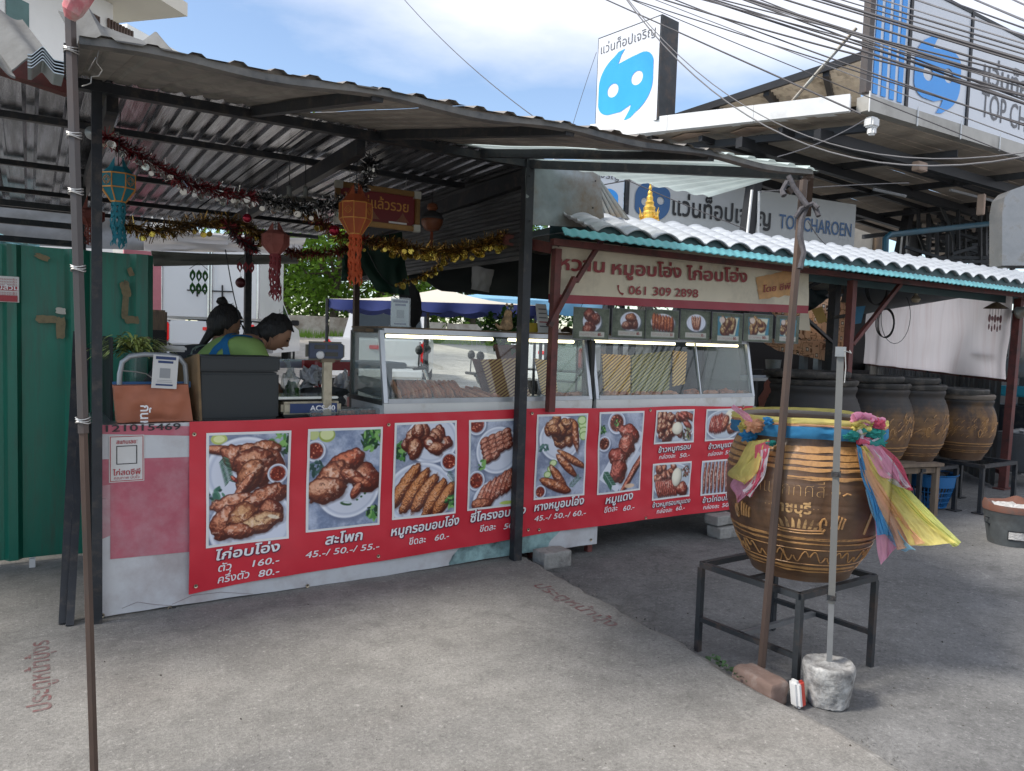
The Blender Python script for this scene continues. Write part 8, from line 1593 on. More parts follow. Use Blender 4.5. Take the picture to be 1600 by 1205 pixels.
# ================================================================ THE OPTICIAN'S BUILDING (right background)
M['white'] = mat('white_fascia', (.76, .76, .75), .45, 0, .04, 3, dirt=(.55, .55, .54), damt=.25, ds=2); M['gut'] = mat('dull_metal_gutter', (.40, .385, .35), .45, .45, .15, 2, dirt=(.25, .23, .2), damt=.4, ds=1.4); M['signwhite'] = mat('white_sign_face', (.70, .72, .76), .3, 0, .03, 2); M['signblue'] = mat('bright_blue_sign_print', (.035, .34, .86), .35, 0, .04, 3); M['signblue2'] = mat('dark_blue_sign_print', (.02, .10, .25), .35, 0, .05, 3); M['signgrey'] = mat('grey_sign_lettering', (.10, .10, .11), .4); M['soffit'] = mat('peeling_board_soffit', (.45, .38, .31), .85, 0, .3, 1.5, dirt=(.27, .23, .19), damt=.7, ds=1.6, bump=.3, bs=8, stretch=(1, .35, 1)); M['steelb'] = mat('black_roof_steel', (.018, .019, .022), .5, .2, .3, 3)
Cn = PD(1340, 160, 9.0); GZ_ = Cn.z; tb_ = thing('optician_building', (Cn.x, Cn.y, -.06), 'open sided building with a metal gutter and peeling board ceiling behind the stalls', 'building')
Lf = PZ(925, 208, GZ_); Rt_ = V((Cn.x+14, Cn.y-.32, GZ_)); gh = .18
def gutter(a, b, m, name, n=1, h=gh, w_=.16):
    for k in range(n): p, q = V(a).lerp(V(b), k/n), V(a).lerp(V(b), (k+1)/n-.004/n); mb = MB(); mb.beam(p, q, w_, h); obj(name, mb, m, tb_)
gutter(Cn+V((.1, 0, 0)), Rt_, M['gut'], 'gutter_section', 14); gutter(Lf, Cn+V((.0, .09, 0)), M['white'], 'fascia_board', 3, .20)
for k in range(14): p = (Cn+V((.1, -.09, 0))).lerp(Rt_+V((0, -.09, 0)), k/14.0); mb = MB(); mb.beam(p+V((0, 0, -.11)), p+V((0, 0, .13)), .012, .012); obj('gutter_strap', mb, M['white'], tb_)
dl = (Lf-Cn).normalized(); bk_ = V((dl.x*0+.35, .94, 0)).normalized()
# soffit boards: under the roof, running back
SZ = GZ_-.10; B0 = Lf+V((6, 9, 0)); 
P00 = V((Cn.x+.02, Cn.y+.05, SZ)); P10 = V((Rt_.x, Rt_.y+.05, SZ)); P01 = V((Lf.x+.05, Lf.y, SZ)); P11 = V((Rt_.x, Lf.y+3, SZ-.2))
nbd = 30
for k in range(nbd):
    u0_, u1_ = k/nbd, (k+.97)/nbd
    def q(u, v, e=0): return P00.lerp(P10, u).lerp(P01.lerp(P11, u), v)+V((0, 0, e))
    zz = .01*mnoise.noise((k*1.7, 0, 0)); mb = MB(); mb.sheet(lambda u, v: q(0+u, u0_+(u1_-u0_)*v, zz+.02*mnoise.noise((u*9, k*2, 1))), 16, 1, .012, (0, 0, -1)); obj('soffit_board', mb, M['soffit'], tb_)
M['pinkboard'] = mat('bare_pink_board', (.36, .26, .20), .85, 0, .2, 3)
for px, py, w_, h_ in ((1180, 203, 38, 12), (1080, 212, 26, 8), (1140, 224, 14, 10), (1430, 260, 18, 8)):
    c = PZ(px, py, SZ-.03); mb = MB(); k = (c-C0).dot(fw)/F; mb.prism([c+V((-w_*k*.5, 0, 0)), c+V((w_*k*.4, -.25, 0)), c+V((w_*k*.5, .35, 0)), c+V((-w_*k*.4, .3, 0))], (0, 0, .01)); obj('peeled_patch', mb, M['pinkboard'], tb_)
def sb(name, a, b, w_=.14, h_=.2): mb = MB(); mb.beam(a, b, w_, h_); obj(name, mb, M['steelb'], tb_)
for k in range(7): sb('roof_beam', q(k/7+.02, 0, -.14), q(k/7+.02, 1, -.14), .08, .09)
for v in (.12, .40, .72): sb('roof_beam', q(0, v, -.22), q(1, v, -.22), .10, .13)
for v in (.25, .55, .86): sb('roof_beam', q(0, v, -.12), q(1, v, -.12), .06, .07)
for (xt, yt, xb_, yb_, D_) in ((1188, 240, 1166, 372, 10.2), (1425, 282, 1402, 412, 14.6)):
    a, b = PD(xt, yt, D_), PD(xb_, yb_, D_+.0); d_ = (b-a).normalized(); z_ = (-.06-b.z)/d_.z if abs(d_.z) > .1 else 0; e_ = V((b.x, b.y, -.06)); mb = MB(); mb.beam(V((a.x, a.y, SZ)), b, .15, .15, (1, 0, 0)); mb2 = MB(); obj('column', mb, M['steelb'], tb_)
    mb = MB(); mb.beam(b+V((-.02, 0, 0)), V((b.x-.02, b.y, -.06)), .15, .15, (1, 0, 0)); obj('column', mb, M['steelb'], tb_)
    for s in (-1, 1): mb = MB(); mb.beam(b+V((s*.12, -.1, -.2)), b+V((s*.07+.02, -.1, .62)), .025, .025); obj('white_tube', mb, M['white'], tb_)
# upper roof slope seen from below, behind the fascia
u_ = [PD(1040, 189, 11.4), PD(1338, 90, 10.6), PD(1338, 150, 10.3), PD(1060, 192, 11.2)]
mb = MB(); pts = [PD(1036, 190, 11.6), PD(1345, 88, 10.4), PD(1345, 165, 11.8), PD(1120, 196, 13.6)]
mb.sheet(lambda u, v: pts[0].lerp(pts[1], u).lerp(pts[3].lerp(pts[2], u), v)+V((0, 0, .02*math.sin(v*60))), 20, 40, .03, (0, 0, 1)); obj('upper_roof', mb, mat('beige_roof_underside', (.66, .62, .52), .8, 0, .2, 2, dirt=(.2, .17, .13), damt=.4, ds=3, stretch=(.5, 2, 1)), tb_)
sb('upper_roof_edge', pts[0]+V((0, -.03, 0)), pts[1]+V((0, -.03, 0)), .06, .10)
for u in (.28, .55, .84): sb('rafter', pts[0].lerp(pts[1], u)+V((0, 0, -.06)), pts[3].lerp(pts[2], u)+V((0, 0, -.06)), .08, .12)
sb('upper_beam', pts[3]+V((0, 0, -.1)), pts[2]+V((0, 0, -.1)), .15, .35)
mb = MB(); mb.tube([PD(1338, 44, 9.2), PD(1232, 165, 9.6)], .022, 8); obj('stay_rod', mb, M['galvdull'], tb_)
mb = MB(); a = PY(1310, 372, 7.3+2); mb.bbox((9.5, 9.6, -.06), (24, 9.7, 2.6)); obj('back_wall', mb, M['steelb'], tb_)
mb = MB(); a, b = PY(1336, 345, 12), PY(1372, 410, 12); mb.bbox((a.x, 12, b.z-.5), (b.x, 12.05, a.z)); obj('cream_wall_panel', mb, mat('cream_wall', (.42, .38, .31), .8), tb_)
mb = MB(); a, b = PY(1372, 330, 11.9), PY(1386, 410, 11.9); mb.bbox((a.x, 11.9, b.z-.3), (b.x, 12, a.z)); obj('wall_post', mb, M['wood'], tb_)
mb = MB(); mb.tube([PD(1383, 405, 11), PD(1384, 372, 11), PD(1390, 367, 11), PD(1560, 348, 12.8)], .045, 8); obj('blue_pipe', mb, mat('blue_pvc', (.015, .075, .11), .4), tb_, True)
rr = random.Random(12); mb = MB()
for k in range(80): x = rr.uniform(1430, 1590); y = rr.uniform(340, 418); a_ = rr.choice([0, .3, -.3, 1.57, 1.2]); l = rr.uniform(14, 50); D_ = rr.uniform(13, 17); mb.beam(PD(x-l*math.cos(a_), y-l*math.sin(a_), D_), PD(x+l*math.cos(a_), y+l*math.sin(a_), D_), .05, .05)
obj('stored_steel_frames', mb, M['steelb'], tb_)['kind'] = 'stuff'
for x in (1432, 1548): a = PD(x, 350, 16); mb = MB(); mb.bbox((a.x-.2, a.y, 1.9), (a.x+.2, a.y+.2, a.z+1.2)); obj('grey_pillar', mb, M['ribgrey'], tb_)
mb = MB(); pts_ = [PD(1365, 187, 9.2), PD(1372, 200, 9.2)]; mb.rbox(PD(1362, 192, 9.1), (.16, .12, .12), .02); mb.rbox(PD(1362, 205, 9.1), (.09, .09, .10), .02); tb2 = obj('floodlight', mb, M['white'], tb_)
for (x, y, D_, w_) in ((1437, 261, 10, .22), (1533, 320, 11, .06), (1568, 318, 11, .05)): c = PD(x, y, D_); mb = MB(); mb.rbox(c, (w_, .1, .12 if w_ > .1 else .30), .01); obj('ceiling_box', mb, M['pinkboard'], tb_)
mb = MB(); mb.tube([PD(1365, 296, 10), PD(1415, 307, 10.2)], .02, 6); mb.tube([PD(1485, 297, 10.8), PD(1560, 316, 11.5)], .02, 6); obj('fluorescent_tube', mb, M['zinc'], tb_)
# ---- corner roof signs
def PN(px, py, p0, n): d = ray(px, py); return C0+d*((V(p0)-C0).dot(n)/d.dot(n))
def logo(par, o, xd, yd, w_, h_, m, eps=.012):
    """the two-eyed speech mark: a rounded slab with a curl at top left and a tail at bottom right"""
    xd, yd = V(xd).normalized(), V(yd).normalized(); nn = xd.cross(yd); o = V(o); pts = []
    def arc(cx, cy, rx, ry, a0, a1, n=16): return [(cx+rx*math.cos(R(a0+(a1-a0)*i/n)), cy+ry*math.sin(R(a0+(a1-a0)*i/n))) for i in range(n+1)]
    out_ = [(.36, .80)] + [(.42, .93), (.48, 1.0), (.36, .985)] + arc(.52, .52, .52, .46, 118, 180, 14) + arc(.24, .26, .24, .20, 180, 265, 10) + [(.44, .06), (.63, .13), (.60, .05), (.50, -.09), (.62, -.07)] + arc(.46, .42, .54, .48, -62, 0, 14) + arc(.80, .66, .20, .20, 10, 95, 10) + [(.60, .84)]
    vs = [V(p) for p in out_]; n0 = len(vs); es = [(i, (i+1) % n0) for i in range(n0)]; holes = []
    for cx, cy in ((.28, .42), (.72, .50)): h = [(cx+.105*math.cos(2*math.pi*i/20), cy+.105*math.sin(2*math.pi*i/20)) for i in range(20)]; k0 = len(vs); vs += [V(p) for p in h]; es += [(k0+i, k0+(i+1) % 20) for i in range(20)]; holes.append((cx, cy))
    r = delaunay_2d_cdt(vs, es, [], 0, 1e-5); ov, of = r[0], r[2]
    def inside(x, y):
        c = False; j = n0-1
        for i in range(n0):
            (xi, yi), (xj, yj) = out_[i], out_[j]
            if (yi > y) != (yj > y) and x < (xj-xi)*(y-yi)/(yj-yi)+xi: c = not c
            j = i
        return c and all((x-a)**2+(y-b)**2 > .105**2*.98 for a, b in holes)
    fs = [f for f in of if inside(sum(ov[i].x for i in f)/3, sum(ov[i].y for i in f)/3)]
    mb = MB(); mb.add([o+xd*(v.x*w_)+yd*(v.y*h_)+nn*eps for v in ov], fs); return obj('logo_mark', mb, m, par)
ys_ = Cn.y-.02; sg = thing('corner_roof_sign', (Cn.x+.1, ys_, Cn.z+.1), 'long white roof sign with blue stripes, a blue mark and grey words behind cables', 'sign'); Z0, Z1 = Cn.z+.13, Cn.z+1.62
def xs_(px, py): return PY(px, py, ys_).x
XA_, X1_, X2_ = xs_(1357, 150), xs_(1414, 172), xs_(1508, 200)
XE = X2_+3.4
for a, b in ((XA_, X1_-.03), (X1_+.03, X2_-.03), (X2_+.03, XE)): mb = MB(); mb.bbox((a, ys_, Z0), (b, ys_+.06, Z1)); obj('sign_panel', mb, M['signwhite'], sg)
for x in (X1_, X2_, XE+.03): mb = MB(); mb.bbox((x-.027, ys_-.02, Z0-.02), (x+.027, ys_+.05, Z1+.03)); obj('panel_post', mb, M['black'], sg)
mb = MB(); mb.bbox((XA_-.10, ys_-.03, Z0), (XA_-.005, ys_+.06, Z1)); obj('corner_post', mb, M['pole'], sg)
for (a_, b_2) in ((XA_-.10, XE),): mb = MB(); mb.bbox((a_, ys_-.01, Z1+.002), (b_2, ys_+.07, Z1+.045)); obj('top_edge', mb, M['black'], sg)
for k in range(4): x = XA_+.04+(X1_-XA_-.04)*(.03+k*.235); mb = MB(); mb.bbox((x, ys_-.012, Z0+.02), (x+(X1_-XA_)*.125, ys_-.004, Z1)); obj('blue_stripe', mb, M['signblue'], sg)
a = PY(1426, 190, ys_); lw = xs_(1499, 120)-xs_(1426, 120); logo(sg, (xs_(1427, 120), ys_-.002, PY(1475, 172, ys_).z), (1, 0, 0), (0, 0, 1), lw, PY(1455, 52, ys_).z-PY(1475, 172, ys_).z, M['signblue'])
text('TOP CHAROEN', M['signgrey'], (xs_(1534, 150), ys_-.005, PY(1540, 184, ys_).z), (1, 0, 0), (0, 0, 1), .50, 2.5, sg); text('แว่นท็อปเจริญ', M['signgrey'], (xs_(1534, 150), ys_-.005, PY(1540, 130, ys_).z), (1, 0, 0), (0, 0, 1), .44, 2.6, sg, bold=.01)
# tall sign on the left
ts = thing('tall_box_sign', tuple(PD(985, 195, 10.4)), 'tall white box sign with a bright blue two-eyed mark standing on the roof edge', 'sign')
tl, tr, br, bl = PD(935, 60, 10.9), PD(1035, 22, 9.9), None, None
tr = PZ(1035, 22, tl.z); nn_ = (tr-tl); nn_.z = 0; fn_ = V((nn_.y, -nn_.x, 0)).normalized(); xd_ = nn_.normalized(); wS = nn_.length; hS = tl.z-PN(928, 212, tl, fn_).z
bl = tl-V((0, 0, hS)); mb = MB(); mb.prism([bl, bl+xd_*wS, bl+xd_*wS+V((0, 0, hS)), bl+V((0, 0, hS))], -fn_*.36); obj('sign_box', mb, M['zinc'] if False else M['dsteel'], ts)
mb = MB(); e_ = .02; mb.prism([bl+xd_*e_+fn_*.004, bl+xd_*(wS-e_)+fn_*.004, bl+xd_*(wS-e_)+V((0, 0, hS-e_))+fn_*.004, bl+xd_*e_+V((0, 0, hS-e_))+fn_*.004], fn_*.006); obj('sign_face', mb, M['signwhite'], ts)
f2 = fn_*.012
text('แว่นท็อปเจริญ', M['signgrey'], bl+xd_*(wS*.06)+V((0, 0, hS*.82))+f2, xd_, (0, 0, 1), hS*.13, wS*.86, ts); logo(ts, bl+xd_*(wS*.05)+V((0, 0, hS*.13))+f2*.3, xd_, (0, 0, 1), wS*.86, hS*.66, M['signblue'])
mb = MB(); mb.beam(bl+xd_*wS*.2-fn_*.18, V(((bl+xd_*wS*.2-fn_*.18).x, (bl+xd_*wS*.2-fn_*.18).y, -.06)), .12); mb.beam(bl+xd_*wS*.8-fn_*.18, V(((bl+xd_*wS*.8-fn_*.18).x, (bl+xd_*wS*.8-fn_*.18).y, -.06)), .12); obj('sign_legs', mb, M['dsteel'], ts)
# inner long sign under the roof and the half hidden white one beside it
zT = 3.70; TLs, TRs = PZ(985, 266, zT), PZ(1338, 320, zT); xi = (TRs-TLs).normalized(); ni = V((xi.y, -xi.x, 0)); wI = (TRs-TLs).length; hI = zT-PN(1338, 398, TRs, ni).z; BLs = TLs-V((0, 0, hI))
si = thing('inner_long_sign', tuple(BLs), 'long grey shaded sign with dark blue mark and black Thai words under the roof', 'sign'); M['shsign'] = mat('grey_sign_face', (.52, .52, .51), .5, 0, .05, 2)
mb = MB(); mb.prism([BLs, BLs+xi*wI, TRs, TLs], -ni*.12); obj('sign_board', mb, M['shsign'], si); logo(si, BLs+xi*(wI*.02)+V((0, 0, hI*.22)), xi, (0, 0, 1), wI*.135, hI*.66, M['signblue2'])
text('แว่นท็อปเจริญ', M['inkblack'], BLs+xi*(wI*.165)+V((0, 0, hI*.34))+ni*.01, xi, (0, 0, 1), hI*.46, wI*.42, si, bold=.02); text('TOP CHAROEN', M['signblue2'], BLs+xi*(wI*.625)+V((0, 0, hI*.34))+ni*.01, xi, (0, 0, 1), hI*.38, wI*.355, si, bold=.012)
s3 = thing('half_hidden_sign', tuple(PD(955, 345, 9.8)), 'bright white sign with a blue mark half hidden behind the curled roof offcut', 'sign'); o3 = PZ(905, 262, 3.6); x3 = xi; 
o3 = V((TLs.x, TLs.y, 0))-xi*1.15+V((0, 0, zT-hI*1.1)); mb = MB(); mb.prism([o3, o3+xi*1.06, o3+xi*1.06+V((0, 0, hI*1.1)), o3+V((0, 0, hI*1.1))], -ni*.1); obj('sign_board', mb, M['signwhite'], s3); logo(s3, o3+xi*.25+V((0, 0, .12)), xi, (0, 0, 1), .72, .52, M['signblue']); text('ท็อปเจริญ', M['signgrey'], o3+xi*.35+V((0, 0, hI*.9))+ni*.008, xi, (0, 0, 1), .14, .62, s3)
mb = MB(); a = TLs-xi*.045; mb.beam(V((a.x, a.y, 1.0)), V((a.x, a.y, zT+.05)), .05, .05); solo('lattice_post', mb, M['black'], 'thin dark post between the two shaded signs', 'post')
# rounded metal duct at the right edge
dc_ = [PD(1566, 415, 9.2), PD(1566, 330, 9.2), PD(1570, 308, 9.2), PD(1580, 297, 9.2), PD(1600, 290, 9.2), PD(1640, 288, 9.2), PD(1640, 415, 9.2)]
mb = MB(); mb.prism(dc_, fw*.25); q = dc_[-1]; q0 = dc_[0]; mb.bbox((q0.x+.1, q0.y+.02, -.06), (q0.x+.2, q0.y+.12, q0.z)); mb.bbox((q.x-.1, q.y+.1, -.06), (q.x, q.y+.2, q.z)); solo('metal_hood', mb, M['zinc'], 'grey metal panel with a rounded corner at the right edge above the tiled roof', 'panel')
# ================================================================ WHITE BUILDING (upper left)
M['wwall'] = mat('white_render', (.80, .79, .76), .7, 0, .04, 1); M['wsoff'] = mat('cream_soffit', (.62, .58, .50), .7, 0, .04, 1); M['louv'] = mat('brown_louvre', (.10, .06, .045), .6)
A2 = V((math.cos(R(42.2)), math.sin(R(42.2)), 0)); B2 = V((-A2.y, A2.x, 0)); cn = PD(293, 26, 22); wbd = thing('white_building', (cn.x, cn.y, 0), 'tall white modern building with a cream overhang and brown louvres behind the stall roof', 'building')
mb = MB(); q0 = cn; mb.prism([q0, q0-A2*18, q0-A2*18+B2*10, q0+B2*10], (0, 0, .38)); obj('roof_slab', mb, M['wsoff'], wbd)
w0_ = cn-A2*1.1+B2*1.6; mb = MB(); mb.prism([V((p.x, p.y, 0)) for p in (w0_, w0_-A2*17, w0_-A2*17+B2*8, w0_+B2*8)], (0, 0, cn.z-.003)); obj('wall', mb, M['wwall'], wbd)
w1_ = w0_-A2*3.6-B2*.35; zc_ = PN(200, 75, w1_, -B2).z
for (x1, y1, x2, y2, n_) in ((124, 12, 153, 45, 8), (165, 28, 206, 50, 9)):
    a, b = PN(x1, y1, w0_, B2), PN(x2, y2, w0_, B2); t0_ = (a-w0_).dot(A2); t1_ = (b-w0_).dot(A2); zt_, zb_ = a.z, PN(x1, y2-(10 if n_ == 8 else 8), w0_, B2).z
    for k in range(n_): t_ = t0_+(t1_-t0_)*(k+.5)/n_; p = w0_+A2*t_-B2*.06; mb = MB(); mb.beam(V((p.x, p.y, zt_)), V((p.x, p.y, zb_-.0)), .055, .055, A2); obj('louvre_slat', mb, M['louv'], wbd)
a, b = PN(8, -12, w0_, B2), PN(44, 16, w0_, B2); t0_, t1_ = (a-w0_).dot(A2), (b-w0_).dot(A2); p = w0_+A2*t0_-B2*.02; q2 = w0_+A2*t1_-B2*.02
mb = MB(); mb.prism([V((p.x, p.y, b.z-1.2)), V((q2.x, q2.y, b.z-1.2)), V((q2.x, q2.y, a.z)), V((p.x, p.y, a.z))], -B2*.01); obj('window_pane', mb, mat('green_tinted_pane', (.06, .13, .12), .1, .2), wbd)
mb = MB(); c5 = PN(292, 88, w0_+B2*3, B2); mb.prism([V((p_.x, p_.y, 0)) for p_ in (c5-A2*3, c5, c5+B2*6, c5-A2*3+B2*6)], (0, 0, c5.z)); obj('lower_block', mb, M['wwall'], wbd)
# ================================================================ BACKGROUND: trees, fence, vehicles, canopies
M['leafA'] = mat('sunlit_leaves', (.17, .30, .035), .55, 0, .45, .9, trans=.45); M['leafB'] = mat('deep_green_leaves', (.07, .15, .03), .55, 0, .5, .9, trans=.35); M['bark'] = mat('tree_bark', (.11, .085, .06), .9, 0, .3, 4, bump=.4)
def tree(px, Dist, H_, rad, label, seed, m, base=None, n=5200, leaf=.30):
    rr = random.Random(seed); p = PD(px, 520, Dist); gz_ = gz(p.x, p.y); b = V((p.x, p.y, gz_)); t = thing('leafy_tree', tuple(b), label, 'tree', None)
    mb = MB(); top = b+V((rr.uniform(-.5, .5), 0, H_*.62)); mb.tube([b, b+V((.1, 0, H_*.2)), b.lerp(top, .6), top], [.22, .17, .13, .05], 8)
    cl = []
    for k in range(22):
        a = rr.uniform(0, 6.28); q = rr.random()**.5*rad; z = H_*(.12+.85*rr.random()); sh = math.sin(math.pi*min(1, .15+z/H_*.85))**.6; c = b+V((math.cos(a)*q*sh, math.sin(a)*q*sh, z)); cl.append(c)
        if k < 9: mb.tube([b+V((0, 0, H_*.25+.03*k*H_*.3)), b.lerp(c, .6)+V((0, 0, .3)), c], [.07, .04, .015], 5)
    obj('trunk', mb, M['bark'], t, True)
    mb = MB()
    for k in range(n):
        c = cl[k % len(cl)]; d = V((rr.gauss(0, 1), rr.gauss(0, 1), rr.gauss(0, .8))); pz = c+d*(rad*.24); a = V((rr.gauss(0, 1), rr.gauss(0, 1), rr.gauss(0, .6)-.3)).normalized()*leaf*(.5+.8*rr.random()); s = a.cross(V((rr.gauss(0, .5), rr.gauss(0, .5), 1))).normalized()*a.length*.34
        if pz.z < gz_+.1: continue
        mb.add([pz, pz+a*.5+s, pz+a, pz+a*.5-s], [(0, 1, 2, 3)])
    obj('crown', mb, m, t)
tree(445, 36, 7.5, 3.0, 'bright green leafy tree behind the fence, left of the rear black post', 1, M['leafA']); tree(520, 33, 8.5, 3.4, 'bright green leafy tree right of the rear black post, over the pale fence', 2, M['leafA']); tree(590, 34, 8, 3.2, 'green leafy tree behind the orange lantern tail', 3, M['leafA']); tree(490, 42, 10, 4.2, 'dark green tree filling the gap behind the brighter trees', 4, M['leafB']); tree(395, 40, 9, 3.6, 'dark green tree behind the white box truck', 5, M['leafB']); tree(655, 40, 8.5, 4, 'dark green tree behind the green tarpaulin', 6, M['leafB']); tree(735, 36, 7, 3.4, 'leafy tree seen under the dark awning', 7, M['leafA']); tree(810, 40, 7.5, 4, 'leafy tree behind the light blue canopy', 8, M['leafB']); tree(900, 42, 8, 4.5, 'green tree behind the glass cases', 9, M['leafB']); tree(1010, 44, 8, 4.5, 'green tree far behind the dish cards', 10, M['leafB'], n=3000)
# far fence
fp0, fp1 = PD(380, 517, 30), PD(1150, 540, 38); M['fence'] = mat('pale_stained_fence', (.50, .46, .40), .8, 0, .2, 1, dirt=(.22, .17, .13), damt=.6, ds=.8)
ff = thing('boundary_fence', (fp0.x, fp0.y, gz(fp0.x, fp0.y)), 'pale stained boundary fence in front of the trees', 'fence'); nP = 14
for k in range(nP): a, b = fp0.lerp(fp1, k/nP), fp0.lerp(fp1, (k+.97)/nP); g = gz(a.x, a.y)-.1; mb = MB(); mb.beam((a.x, a.y, g+.45), (b.x, b.y, g+.45), .06, .9); obj('panel', mb, M['fence'], ff)
rr = random.Random(4); mb = MB()
for k in range(2600): u = rr.random(); p = fp0.lerp(fp1, u)+V((rr.uniform(-.3, .3), -rr.random()*1.6-.1, 0)); g = gz(p.x, p.y); h_ = .12+.28*rr.random(); mb.add([(p.x-.02, p.y, g), (p.x+.02, p.y, g), (p.x+rr.uniform(-.08, .08), p.y, g+h_)], [(0, 1, 2)])
o = obj('grass_strip', mb, M['leafA']); tag(o, 'strip of rough grass along the far fence', 'grass', None, 'stuff')
# pickup trucks
M['vwhitecar'] = mat('white_car_paint', (.60, .60, .60), .22, 0, .03, 1); M['tail'] = mat('red_tail_lamp', (.50, .01, .012), .2, 0, .1, 9, emit=.12); M['tyre'] = mat('tyre_rubber', (.018, .018, .018), .8); M['carglass'] = mat('dark_car_glass', (.02, .028, .032), .08, .3); M['chrome'] = mat('bright_metal', (.6, .6, .6), .2, .9)
def pickup(px, Dist, yaw, label, box=False, name='pickup_truck'):
    p = PD(px, 520, Dist); g = gz(p.x, p.y)+.006; f = V((math.cos(yaw), math.sin(yaw), 0)); s = V((f.y, -f.x, 0)); t = thing(name, (p.x, p.y, g), label, 'truck'); Z = V((0, 0, 1))
    W = lambda a, b, c: V((p.x, p.y, g))+f*a+s*b+Z*c      # a forward from the tail, b to the right, c up
    ax = (f, s, Z)
    def rb(nm, a0, a1, b0, b1, c0, c1, m, r=.03, sm=True): mb = MB(); mb.rbox(W((a0+a1)/2, (b0+b1)/2, (c0+c1)/2), (a1-a0, b1-b0, c1-c0), r, ax); return obj(nm, mb, m, t, sm)
    rb('bed_side', .05, 1.9, -.90, -.82, .62, 1.13, M['vwhitecar']); rb('bed_side', .05, 1.9, .82, .90, .62, 1.13, M['vwhitecar']); rb('bed_floor', .06, 1.9, -.82, .82, .60, .68, M['tyre'], .01); rb('tailgate', 0, .07, -.80, .80, .62, 1.12, M['vwhitecar'], .03); rb('tailgate_handle', -.02, .0, -.12, .12, .93, 1.0, M['tail'], .01); rb('rear_bumper', -.10, .05, -.88, .88, .40, .60, M['vwhitecar'], .05); rb('number_plate', -.115, -.10, -.2, .2, .44, .56, M['paper'], .003)
    for q in (-1, 1): rb('tail_lamp', -.012, .10, q*.86-.065, q*.86+.065, .70, 1.08, M['tail'], .03)
    mb = MB(); sec = [(1.9, .45), (1.9, 1.05), (2.15, 1.10), (2.35, 1.70), (2.9, 1.78), (3.6, 1.72), (4.25, 1.15), (5.1, 1.02), (5.25, .8), (5.25, .45)]
    n_ = len(sec); pts = [W(a, -.90 if z < 1.12 else -.90+(z-1.1)*.22, z) for a, z in sec]+[W(a, .90 if z < 1.12 else .90-(z-1.1)*.22, z) for a, z in sec]
    mb.add(pts, [tuple(range(n_)), tuple(range(2*n_-1, n_-1, -1))]+[(i, i+n_, (i+1) % n_+n_, (i+1) % n_) for i in range(n_)]); obj('cab', mb, M['vwhitecar'], t)
    for q in (-1, 1):
        mb = MB(); gl = [(2.28, 1.16), (2.45, 1.62), (2.95, 1.70), (3.5, 1.65), (4.0, 1.18)]; mb.prism([W(a, q*(.905-(z-1.1)*.22), z) for a, z in gl], s*(q*.006)); obj('side_window', mb, M['carglass'], t)
        mb = MB(); mb.rbox(W(4.0, q*1.0, 1.2), (.1, .2, .14), .02, ax); obj('mirror', mb, M['tyre'], t)
    mb = MB(); mb.prism([W(2.135, -.74, 1.14), W(2.135, .74, 1.14), W(2.33, .66, 1.64), W(2.33, -.66, 1.64)], -f*.006); obj('rear_window', mb, M['carglass'], t)
    for a in (.95, 4.3):
        for q in (-1, 1):
            c = W(a, q*.78, .37); mb = MB(); mb.lathe([(.20, -.11), (.34, -.11), (.37, -.07), (.37, .07), (.34, .11), (.20, .11)], c, 28, ax=(f, Z, s)); w_ = obj('wheel', mb, M['tyre'], t, True); mb = MB(); mb.lathe([(0, q*.06), (.20, q*.09), (.20, q*.04)], c, 20, ax=(f, Z, s)); obj('rim', mb, M['chrome'], w_)
    if box:
        bx = rb('cargo_box', .12, 2.6, -.98, .98, 1.16, 2.95, M['vwhitecar'], .05)
        for q in (-1, 1): rb('box_door', .085, .115, -.95 if q < 0 else .012, -.012 if q < 0 else .95, 1.20, 2.88, M['vwhitecar'], .01)
        for b in (-.96, .96, -.03, .03): mb = MB(); mb.tube([W(.06, b, 1.2), W(.06, b, 2.85)], .022, 6); obj('door_bar', mb, M['chrome'], t)
        for b in (-.25, .25): mb = MB(); mb.rbox(W(.06, b, 1.75), (.03, .42, .025), .008, ax); mb.rbox(W(.055, b, 1.75), (.03, .03, .26), .008, ax); obj('door_latch', mb, M['rubber'], t)
    return t
pickup(326, 15.6, R(63), 'white pickup truck with a tall white cargo box, seen from behind left of the women', True, 'box_truck')
pickup(588, 13.5, R(62), 'white pickup truck with red tail lamps parked under the blue edged canopy'); pickup(850, 15, R(20), 'white pickup truck beyond the glass case near the light blue canopy')
# market canopies
def canopy(px, py, Dist, w_, d_, zc, label, top, val, yaw, zg=None):
    c = PD(px, py, Dist); g = gz(c.x, c.y); t = thing('market_canopy', (c.x, c.y, g), label, 'canopy'); f = V((math.cos(yaw), math.sin(yaw), 0)); s = V((-f.y, f.x, 0)); z = c.z
    co_ = [c+f*(i*w_/2)+s*(j*d_/2) for i, j in ((-1, -1), (1, -1), (1, 1), (-1, 1))]; ap = c+V((0, 0, zc))
    for i in range(4): mb = MB(); a, b = co_[i], co_[(i+1) % 4]; mb.grid(lambda u, v: (a.lerp(b, u)).lerp(ap, v)-V((0, 0, .05*math.sin(math.pi*v)*1)), 12, 6); obj('roof_panel', mb, top, t, True)
    for i in range(4):
        a, b = co_[i], co_[(i+1) % 4]; o_ = ((a+b)/2-c).normalized(); mb = MB(); mb.grid(lambda u, v: a.lerp(b, u)+o_*(.02*math.sin(u*30)*v)-V((0, 0, v*(.10+.035*abs(math.sin(u*math.pi*7))))), 70, 3); obj('valance', mb, val, t, True)
    for p in co_: mb = MB(); mb.tube([p, V((p.x, p.y, g))], .022, 6); obj('leg', mb, M['black'], t)
